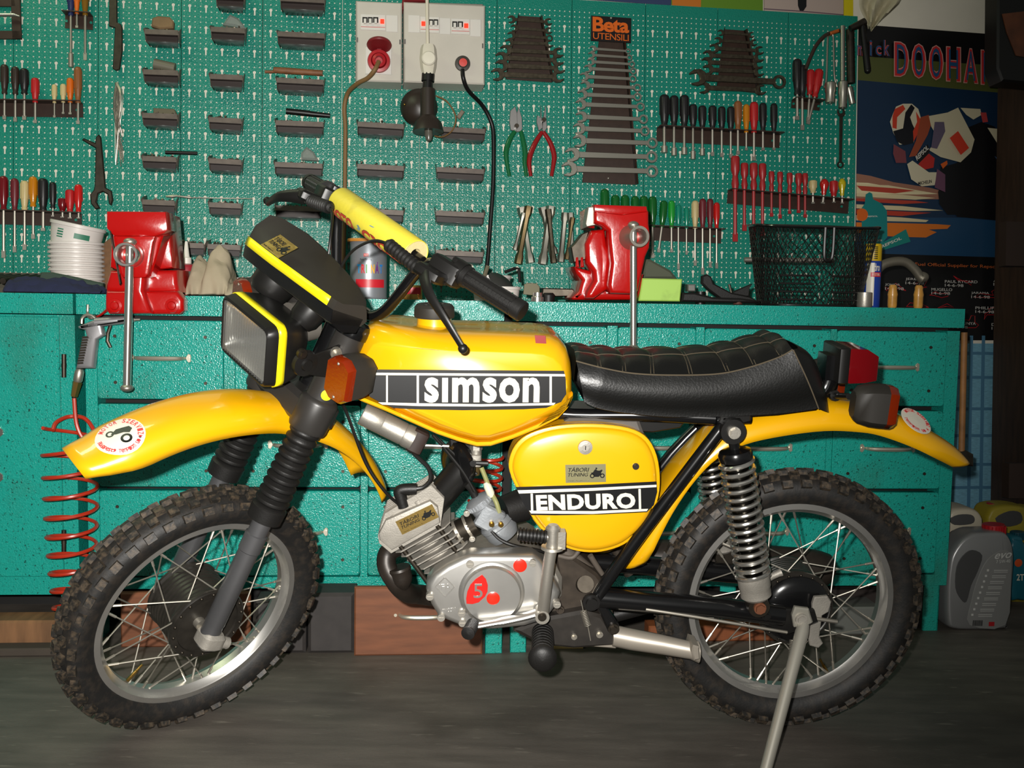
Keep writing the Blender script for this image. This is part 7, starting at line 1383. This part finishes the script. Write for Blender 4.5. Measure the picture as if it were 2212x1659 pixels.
krod('short_bolt', 'small dark bolt standing among the straps', 'bolt', DSTEEL, [(1575, 614, 0.09), (1580, 632, 0.09)], 0.004, 8)
klathe('red_stopper', 'dull red knob among the black straps', 'knob', mat('dull_red', rgb(86, 48, 38), 0.6), (KP(1593, 640, -0.04).x, 0.035, ZT), [(0.001, 0), (0.012, 0.002), (0.014, 0.010), (0.009, 0.018), (0.001, 0.019)], 16)
# ------------------------------------------------------------------ wire basket
bk = thing('wire_basket', 'black wire mesh bicycle basket standing on the right of the bench', 'basket', KF, (KP(1750, 655, -0.14).x, 0.14, ZT))
cxb = KP(1747, 650, -0.15).x; zb, ztp = ZT + 0.003, KP(1747, 490, -0.15).z
def brim(t, u):
    """t 0..1 around, u 0 bottom..1 top"""
    hx = 0.138 + 0.034 * u; hy = 0.085 + 0.035 * u; a = 2 * PI * t; e = 0.62; c, s = math.cos(a), math.sin(a)
    z = zb + (ztp - zb) * u + (0.010 * u * (-s)) * -1
    return V((cxb + 0.006 * u - 0.004 + hx * math.copysign(abs(c) ** e, c), 0.145 + hy * math.copysign(abs(s) ** e, s), z))
m = MB(KF); m.tube([brim(k / 64, 1.0) for k in range(64)], 0.0042, 8, closed=True); m.build('top_rim', BLKS, bk)
m = MB(KF); m.tube([brim(k / 64, 0.0) for k in range(64)], 0.003, 6, closed=True)
for k in range(14):
    y = 0.145 - 0.08 + 0.16 * k / 13; m.tube([(cxb - 0.13, y, zb), (cxb + 0.13, y, zb)], 0.0011, 4)
m.build('bottom_grid', BLK, bk)
m = MB(KF); N_ = 74
for d in (1, -1):
    for k in range(N_): m.tube([brim((k / N_ + d * 0.10 * u), u) for u in (0, 0.2, 0.4, 0.6, 0.8, 1.0)], 0.00105, 4, caps=False)
wm = m.build('wire_mesh', BLK, bk); wm['kind'] = 'stuff'
m = MB(KF); A = brim(0.75, 1.0); m.tube(smooth([A + V((-0.012, -0.004, 0.0)), A + V((-0.012, -0.002, -0.06)), A + V((-0.008, 0.0, -0.085)), A + V((0.008, 0.0, -0.085)), A + V((0.012, -0.002, -0.06)), A + V((0.012, -0.004, 0.0))], 4), 0.0052, 8); m.build('bracket_loop', BLK, bk)
m = MB(KF)
for q in ((-0.115, -0.02), (0.03, 0.11)):
    for k in range(4): z = zb + 0.012 + k * 0.018; m.tube([brim(0.75, z - zb) + V((q[0], -0.004, z - brim(0.75, 0).z)), brim(0.75, z - zb) + V((q[1], -0.004, z - brim(0.75, 0).z))], 0.0028, 6)
m.build('front_slats', BLK, bk)
krod('steel_tube', 'grey steel tube end sticking out left of the basket', 'tube', STEEL, [(1608, 561, 0.33), (1800, 563, 0.33)], 0.0075, 14)
# ------------------------------------------------------------------ spray can, cup, pipe, file handles
p = KP(1882, 655, -0.10); r = 0.0225; h = KP(1882, 527, -0.10).z - ZT
sc = klathe('spray_can', 'blue and white spray can with a yellow cap beside the basket', 'spray can', mat('spray_blue', rgb(30, 62, 150), 0.3), (p.x, p.y, ZT), [(0.001, 0), (r * 0.95, 0), (r, 0.004), (r, h * 0.72), (r * 0.95, h * 0.73), (0.001, h * 0.73)], 28)
m = MB(KF); m.lathe([(r * 0.96, h * 0.73), (r * 0.98, h * 0.735), (r * 0.98, h * 0.95), (r * 0.9, h), (0.001, h)], Matrix.Translation((p.x, p.y, ZT)), 28); m.build('cap', mat('yellow_cap', rgb(206, 170, 16), 0.4), sc)
Ts = Matrix.Translation((p.x, p.y, ZT)); m = MB(KF); cyl_patch(m, Ts, r + 0.0006, -2.7, -1.75, 0.004, h * 0.70, 10); m.build('white_label', WHITEP, sc)
m = MB(KF); cyl_patch(m, Ts, r + 0.0010, -2.2, -0.9, h * 0.48, h * 0.55, 10); m.build('red_strip', MATS['tin_red'], sc); m = MB(KF); cyl_text(m, 'Hidro', Ts, r + 0.0012, -2.3, -1.15, h * 0.57, h * 0.69, 0.02); cyl_text(m, 'FESTEK', Ts, r + 0.0014, -2.0, -1.1, h * 0.495, h * 0.535, 0.0); m.build('print', WHITEP, sc)
m = MB(KF)
for k in range(7): cyl_patch(m, Ts, r * 0.98 + 0.0008, -1.95, -1.45, h * (0.76 + 0.03 * k), h * (0.775 + 0.03 * k), 6)
m.build('barcode', BLKP, sc)
p = KP(1867, 660, -0.05); klathe('metal_cup', 'small grey metal cup at the bench edge beside the spray can', 'cup', ALU, (p.x, p.y, ZT), [(0.001, 0), (0.019, 0), (0.0205, 0.004), (0.0195, 0.040), (0.0165, 0.041), (0.016, 0.006), (0.001, 0.006)], 28)
pipe = krod('bent_pipe', 'bent grey exhaust pipe arching behind the file handles', 'pipe', mat('weathered_pipe', rgb(126, 120, 106), 0.5, 0.6), [(1880, 655, 0.20), (1886, 610, 0.20), (1900, 578, 0.20), (1925, 566, 0.20), (1955, 566, 0.20), (1976, 582, 0.20), (1990, 600, 0.20), (1998, 590, 0.20)], [0.013] * 24 + [0.017, 0.017, 0.0165, 0.014, 0.010], 16, 4)
for x, lab in ((1927, 'varnished wooden file handle, left of the two at the bench edge'), (1983, 'stained wooden file handle, right of the two at the bench edge')):
    p = KP(x, 662, -0.04); o = klathe('hand_file', lab, 'file', mat('varnished_wood', rgb(196, 142, 62), 0.35, coat=0.3, var=(50, 0.18)), (p.x, p.y, ZT), [(0.001, 0), (0.011, 0.0), (0.0125, 0.006), (0.0125, 0.030), (0.0135, 0.036), (0.0105, 0.050), (0.011, 0.056), (0.008, 0.062), (0.001, 0.063)], 20)
# ================================================================== air gun and spiral hose
GUN = mat('cast_gun_metal', rgb(148, 146, 148), 0.38, 0.55)
def g3(x, y): return (130 + x / 4.326, 660 + y / 4.326)
ag = thing('air_gun', 'grey cast air blow gun hanging beside the left vise', 'air gun', KF, KP(168, 800, 0.05))
kplate('gun_body', None, None, GUN, [g3(*p) for p in ((158, 195), (320, 130), (610, 108), (680, 118), (680, 150), (500, 178), (380, 185), (400, 250), (410, 280), (340, 320), (310, 590), (140, 590), (200, 290), (240, 285), (225, 230), (165, 215))], -0.062, -0.034, 0.008, ag, 3)
m = MB(KF)
for k in range(11): m.tube([KP(*g3(205 - 4.6 * k, 300 + 24 * k), 0.066), KP(*g3(265 - 5 * k, 296 + 24 * k), 0.066)], 0.0022, 6)
m.build('grip_ribs', DSTEEL, ag)
krod('barrel', None, None, GUN, [(*g3(330, 158), -0.052), (*g3(640, 132), -0.052), (*g3(684, 132), -0.052)], [0.012, 0.0095, 0.006], 14, par=ag)
krod('nozzle', None, None, STEEL, [(*g3(680, 132), -0.048), (*g3(748, 130), -0.048)], 0.0035, 10, par=ag)
krod('trigger', None, None, DSTEEL, [(*g3(470, 185), -0.05), (*g3(445, 260), -0.05), (*g3(440, 330), -0.05), (*g3(470, 392), -0.05)], [0.006, 0.005, 0.004, 0.003] if False else 0.0045, 8, par=ag)
krod('hook', None, None, STEEL, [(*g3(258, -10), -0.03), (*g3(256, 70), -0.03), (*g3(270, 110), -0.045), (*g3(300, 115), -0.05), (*g3(320, 100), -0.04)], 0.0035, 8, 4, par=ag)
krod('hanging_ring', None, None, STEEL, [(*g3(200, 170), -0.05), (*g3(205, 120), -0.05), (*g3(240, 90), -0.05), (*g3(290, 95), -0.05), (*g3(330, 125), -0.05)], 0.004, 8, 4, par=ag)
krod('coupling', None, None, STEEL, [(*g3(185, 592), -0.048), (*g3(180, 620), -0.048), (*g3(165, 700), -0.048), (*g3(162, 715), -0.048)], [0.008, 0.0115, 0.0115, 0.009], 14, par=ag)
krod('coupling_nut', None, None, mat('brass_nut', rgb(160, 128, 70), 0.35, 0.9), [(*g3(160, 715), -0.048), (*g3(130, 850), -0.048)], [0.012, 0.0085], 6, par=ag)
hs = thing('spiral_hose', 'red spiral air hose hanging down beside the front wheel', 'hose', KF, KP(140, 1310, 0.05))
m = MB(KF); m.helix(KP(159, 855, 0.048), KP(166, 920, 0.048), 0.004, 0.0016, 12, 5, 8); m.build('spring_guard', DSTEEL, hs)
pts = [KP(160, 860, 0.05), KP(165, 915, 0.05), KP(180, 948, 0.05), KP(200, 956, 0.045), KP(207, 940, 0.035), KP(185, 905, 0.025), KP(150, 900, 0.025), KP(122, 912, 0.06), KP(114, 930, 0.082)]
m = MB(KF); m.tube(smooth(pts, 6), 0.0052, 8); m.build('hose_end', mat('red_hose', rgb(176, 46, 24), 0.35), hs)
m = MB(KF); a, b = KP(150, 925, 0.082), KP(158, 1330, 0.082); pts = []; turns = 9.5; K_ = int(turns * 22)
for i in range(K_ + 1):
    u = i / K_; an = PI + 2 * PI * turns * u; R = 0.064 - 0.020 * u ** 2; c = a + (b - a) * (u ** 0.86); pts.append(c + V((R * math.cos(an), -R * math.sin(an), 0.0)))
m.tube(pts, 0.0047, 7); m.build('coil', MATS['red_hose'], hs)
sc2 = thing('coiled_hose', 'red coiled hose hanging behind the carburettor', 'hose', KF, KP(1055, 1090, 0.06))
m = MB(KF); m.helix(KP(1058, 985, 0.06), KP(1046, 1085, 0.06), 0.034, 0.0046, 4.5, 7, 20, 0.04); m.build('coil', mat('red_cord', rgb(176, 46, 24), 0.35), sc2)
# ================================================================== under and around the bench
WOOD = mat('brown_plywood', rgb(112, 66, 40), 0.6, var=(9, 0.25), streak=(1, 1, 6)); RBL = mat('black_rubber_block', rgb(46, 42, 40), 0.7, var=(30, 0.2))
def fy(px, py):
    """bench-frame depth of the floor point under a pixel"""
    d = CM @ V(((px - CX) / FPX, (py - CY) / FPX, 1.0)); w = EYE + d * (-CAMH / d.z); return KF.inverted() @ w
def block(name, label, cat, mt, x0, x1, yb, yt, depth, bev=0.004, zlift=0.0):
    a = fy(x0, yb); b = fy(x1, yb); y = (a.y + b.y) / 2; zt = KP((x0 + x1) / 2, yt, -y).z; m = MB(KF); c = V(((a.x + b.x) / 2, y + depth / 2, 0)); w = b.x - a.x
    m.prism([(-w / 2, 0.0), (w / 2, 0.0), (w / 2, zt), (-w / 2, zt)], -depth / 2, depth / 2, Matrix.Translation(c) @ XZ, bev); return tag(m.build(name, mt), label, cat)
pb = block('plywood_sheet', 'brown plywood panel with a metal handle under the middle drawers', 'panel', WOOD, 765, 1042, 1416, 1268, 0.02)
a = fy(765, 1416); h_ = KP(912, 1327, -a.y); hm = handle_mesh(0.125).build('handle', HNDM, pb, L=MW[pb.name].inverted() @ KF @ Matrix.Translation((h_.x, a.y, h_.z)))
block('plywood_sheet', 'brown plywood panel on the floor behind the front wheel', 'panel', WOOD, 262, 540, 1398, 1280, 0.02)
block('rubber_block', 'black rubber block standing left of the plywood panel', 'block', RBL, 665, 765, 1412, 1282, 0.10, 0.008); block('rubber_block', 'black rubber block behind the front tyre', 'block', RBL, 552, 660, 1412, 1300, 0.10, 0.008)
block('wooden_beam', 'old brown wooden beam lying at the far left floor', 'beam', mat('old_beam', rgb(116, 82, 52), 0.7, var=(7, 0.3), streak=(6, 1, 1)), -120, 118, 1402, 1342, 0.08, 0.006); block('wooden_beam', 'dark lower beam on the floor left of the front wheel', 'beam', mat('dark_beam', rgb(60, 52, 44), 0.8, var=(7, 0.2)), -120, 122, 1420, 1402, 0.05, 0.004)
block('wooden_plank', 'orange brown plank lying on the floor behind the rear wheel', 'plank', mat('orange_plank', rgb(122, 66, 32), 0.6, var=(9, 0.2), streak=(6, 1, 1)), 1400, 1720, 1386, 1352, 0.06, 0.004)
block('steel_stand', 'short teal steel foot standing left of the footpeg', 'foot', TEAL, 1048, 1084, 1412, 1352, 0.03, 0.002); block('steel_stand', 'short teal steel foot standing behind the footpeg', 'foot', TEAL, 1102, 1136, 1410, 1352, 0.03, 0.002)
block('cardboard_strip', 'pale cardboard strip on the floor under the moped', 'cardboard', mat('pale_card', rgb(196, 170, 110), 0.8), 1185, 1260, 1402, 1392, 0.04, 0.001)
tb_ = block('metal_toolbox', 'grey metal tool box on the floor behind the rear wheel', 'tool box', mat('grey_toolbox', rgb(128, 130, 124), 0.45, 0.4), 1762, 1900, 1372, 1312, 0.10, 0.004)
block('dark_crate', 'dark crate of scrap under the right drawers', 'crate', mat('dark_crate', rgb(44, 36, 32), 0.8), 1560, 1985, 1345, 1275, 0.12, 0.004)
# ================================================================== right side of the room
SIL = mat('silver_jug', rgb(150, 150, 150), 0.35, 0.55)
def jug(name, label, mt, outline, hole, cap, depth, base_px, tilt=0.0, capm=None, extra=None):
    p = fy(*base_px); y = p.y; t = thing(name, label, 'canister', KF, (p.x, y + depth / 2, 0)); m = MB(KF)
    P = smooth([V((q.x, q.z)) for q in (KP(x, yy, -y) for x, yy in outline)], 3, True); m.prism([(q.x, q.y) for q in P], -(y + depth), -y, XZ, (0.010, 0.022), 4); m.build('body', mt, t)
    if cap:
        x0, y0, x1, y1 = cap; a, b = KP((x0 + x1) / 2, y1, -(y + depth / 2)), KP((x0 + x1) / 2, y0, -(y + depth / 2)); r = (KP(x1, y0, -(y + depth / 2)).x - KP(x0, y0, -(y + depth / 2)).x) / 2; m = MB(KF); m.cyl(a, b, r, r * 0.96, n=24)
        for k in range(20): an = 2 * PI * k / 20; m.box(V((a.x + r * math.cos(an), a.y + r * math.sin(an), (a.z + b.z) / 2)), (0.003, 0.003, (b.z - a.z) * 0.8))
        m.build('cap', capm, t)
    if hole:
        P = smooth([V((q.x, q.z)) for q in (KP(x, yy, -(y - 0.001)) for x, yy in hole)], 3, True); m = MB(KF); m.prism([(q.x, q.y) for q in P], -(y + 0.004), -(y - 0.0015), XZ, 0.001); m.build('handle_recess', mat(mt.name + '_recess', rgb(66, 66, 66), 0.5), t)
    return t, y
RCAP = mat('red_cap', rgb(170, 28, 34), 0.4)
t, y = jug('oil_canister', 'silver oil canister with a red cap on the floor at right', SIL, [(2047, 1340), (2046, 1270), (2050, 1225), (2058, 1195), (2080, 1165), (2105, 1152), (2128, 1150), (2168, 1150), (2185, 1165), (2193, 1200), (2190, 1260), (2180, 1350), (2172, 1360), (2110, 1363), (2060, 1360)], [(2064, 1270), (2066, 1225), (2080, 1200), (2100, 1188), (2122, 1200), (2112, 1235), (2098, 1265), (2088, 1300), (2076, 1295)], (2124, 1132, 2168, 1156), 0.09, (2110, 1362), capm=RCAP)
m = MB(KF); P = smooth([V((q.x, q.z)) for q in (KP(x, yy, -(y - 0.001)) for x, yy in ((2094, 1350), (2098, 1300), (2112, 1250), (2132, 1210), (2160, 1190), (2182, 1195), (2184, 1250), (2172, 1350)))], 3, True); m.prism([(q.x, q.y) for q in P], -(y + 0.004), -(y - 0.002), XZ, 0.0008); lb = m.build('label', mat('grey_label', rgb(128, 128, 126), 0.45), t)
m = MB(KF); o = KP(2148, 1208, -(y - 0.003)); text_on(m, 'evo', o, KP(2184, 1205, -(y - 0.003)) - o, KP(2150, 1196, -(y - 0.003)) - o, 0.0006, 0.01, 1.0, 0.3); o = KP(2152, 1217, -(y - 0.003)); text_on(m, '7 5W-40', o, KP(2182, 1215, -(y - 0.003)) - o, KP(2152, 1210, -(y - 0.003)) - o, 0.0006, 0.0)
for k in range(9):
    yy = 1232 + k * 12; x0 = 2134 - k * 4.2; a = KP(x0, yy, -(y - 0.003)); m.box(a, (0.006, 0.0008, 0.006)); b = KP(x0 + 28, yy, -(y - 0.003)); m.box(b, (0.04, 0.0006, 0.0016)); m.box(b + V((0, 0, -0.005)), (0.04, 0.0006, 0.0014))
m.build('print', mat('pale_print', rgb(190, 190, 186), 0.45), lb)
m = MB(KF)
for k in range(10): a = KP(2102 + k * 2.2, 1346, -(y - 0.003)); m.box(a, (0.0014, 0.0006, 0.016))
m.build('barcode', BLKP, lb); m = MB(KF); m.box(KP(2142, 1348, -(y - 0.003)), (0.016, 0.0006, 0.012)); m.build('red_mark', RCAP, lb)
jug('oil_canister', 'off white canister with a moulded handle behind the silver one', mat('off_white_jug', rgb(176, 168, 148), 0.45), [(2044, 1330), (2046, 1180), (2048, 1130), (2056, 1104), (2085, 1098), (2110, 1102), (2124, 1118), (2126, 1150), (2126, 1330), (2080, 1342)], [(2052, 1122), (2070, 1112), (2098, 1112), (2106, 1122), (2098, 1132), (2062, 1134)], None, 0.11, (2080, 1335), capm=RCAP)
jug('fuel_canister', 'yellow fuel canister with a red cap behind the oil canisters', mat('yellow_canister', rgb(150, 136, 34), 0.5, dirt=[(rgb(80, 66, 34), 10, 0.5, 0.8)]), [(2134, 1300), (2132, 1140), (2136, 1112), (2150, 1096), (2190, 1092), (2230, 1100), (2250, 1120), (2250, 1300), (2180, 1302)], [(2150, 1120), (2180, 1104), (2205, 1108), (2206, 1130), (2170, 1138)], (2132, 1086, 2162, 1112), 0.10, (2160, 1300), capm=RCAP)
t, y = jug('oil_bottle', 'teal oil bottle at the right picture edge', mat('teal_bottle_plastic', rgb(20, 96, 112), 0.4), [(2182, 1290), (2180, 1190), (2184, 1176), (2186, 1160), (2210, 1160), (2216, 1176), (2236, 1190), (2238, 1290), (2200, 1298)], None, (2184, 1148, 2212, 1164), 0.06, (2200, 1320), capm=mat('dark_teal_cap', rgb(18, 70, 84), 0.4))
m = MB(KF); o = KP(2196, 1254, -(y - 0.003)); text_on(m, '2T', o, KP(2212, 1254, -(y - 0.003)) - o, KP(2196, 1240, -(y - 0.003)) - o, 0.0006, 0.02); m.build('print', WHITEP, t)
m = MB(KF); m.lathe([(0.001, 0.001), (0.012, 0.0)], axes(KP(2200, 1216, -(y - 0.004)), (0, -1, 0), (1, 0, 0)), 20); m.build('orange_mark', mat('orange_mark', rgb(206, 80, 30), 0.5), t)
# blue plaid sheet on the wall, wooden stick, brown post and boxes
PLAID = mat('blue_plaid_sheet', rgb(112, 164, 186), 0.5, var=(60, 0.22), streak=(1, 1, 8))
m = MB(WF); P = [WP(x, yy, 0.004) for x, yy in ((2030, 742), (2178, 742), (2178, 1330), (2030, 1330))]; m.prism([(p.x, p.z) for p in P], 0.0, 0.004, XZ); pl = tag(m.build('plaid_sheet', PLAID, sharp=None), 'blue plaid plastic sheet covering the wall below the poster', 'sheet')
m = MB(WF)
for yy in (760, 812, 880, 938, 1000, 1050): a, b = WP(2030, yy, 0.005), WP(2178, yy + 6, 0.005); m.box((a + b) / 2, ((b - a).length, 0.0008, 0.010))
for xx in (2098, 2124, 2158): a, b = WP(xx, 725, 0.0055), WP(xx - 8, 1250, 0.0055); m.box((a + b) / 2, (0.012, 0.0008, (b - a).length))
m.build('plaid_lines', mat('plaid_dark_blue', rgb(72, 118, 146), 0.5), pl)
tag(krod('wooden_stick', None, None, mat('stick_wood', rgb(140, 96, 52), 0.6, var=(20, 0.3)), [(2083, 718, -0.004), (2077, 980, -0.004)], 0.0085, 10), 'long brown wooden handle leaning at the right end of the bench', 'stick')
kplate('hammer_head', 'dark hammer head hanging behind the tail of the moped', 'hammer head', DSTEEL, [(2072, 978), (2090, 974), (2104, 982), (2104, 1008), (2078, 1006), (2068, 990)], -0.02, 0.02, 0.004)  # a hammer head on its own
DKB = mat('dark_brown_wood', rgb(58, 40, 28), 0.6, var=(8, 0.3), streak=(8, 8, 1))
m = MB(WF); a = WP(2150, 500, 0.04).x; m.bbox((a, -0.22, WP(2166, 1290, 0.22).z), (a + 0.34, -0.04, WP(2166, -160, 0.22).z)); tag(m.build('wooden_post', DKB), 'dark brown wooden cupboard side at the right picture edge', 'cupboard')
for (x0, yt, yb, lab) in ((2158, 480, 575, 'dark brown carton, upper of the two at the right edge'), (2164, 1000, 1075, 'dark brown carton, lower of the two at the right edge')):
    m = MB(WF); a, b = WP(x0 + 8, yt, 0.24), WP(x0 + 8, yb, 0.24); m.bbox((a.x, -0.26, b.z), (a.x + 0.2, -0.222, a.z)); tag(m.build('carton', mat('dark_carton', rgb(50, 34, 26), 0.7)), lab, 'carton')
m = MB(WF); a, b = WP(2140, -60, 0.26), WP(2140, 182, 0.26); m.prism([(a.x, a.z), (a.x + 0.25, a.z), (a.x + 0.25, b.z - 0.01), (a.x + 0.02, b.z), (a.x + 0.003, b.z + 0.04)], 0.225, 0.30, XZ, 0.006); tv = m.build('black_cabinet', BLK); tag(tv, 'black hanging box with an orange patch at the top right corner', 'box')
m = MB(WF); P = [WP(x, yy, 0.303) for x, yy in ((2165, 30), (2250, 20), (2250, 130), (2195, 120), (2175, 70))]; m.prism([(p.x, p.z) for p in P], 0.299, 0.303, XZ); m.build('orange_patch', mat('dim_orange', rgb(96, 52, 26), 0.5, var=(14, 0.4)), tv)
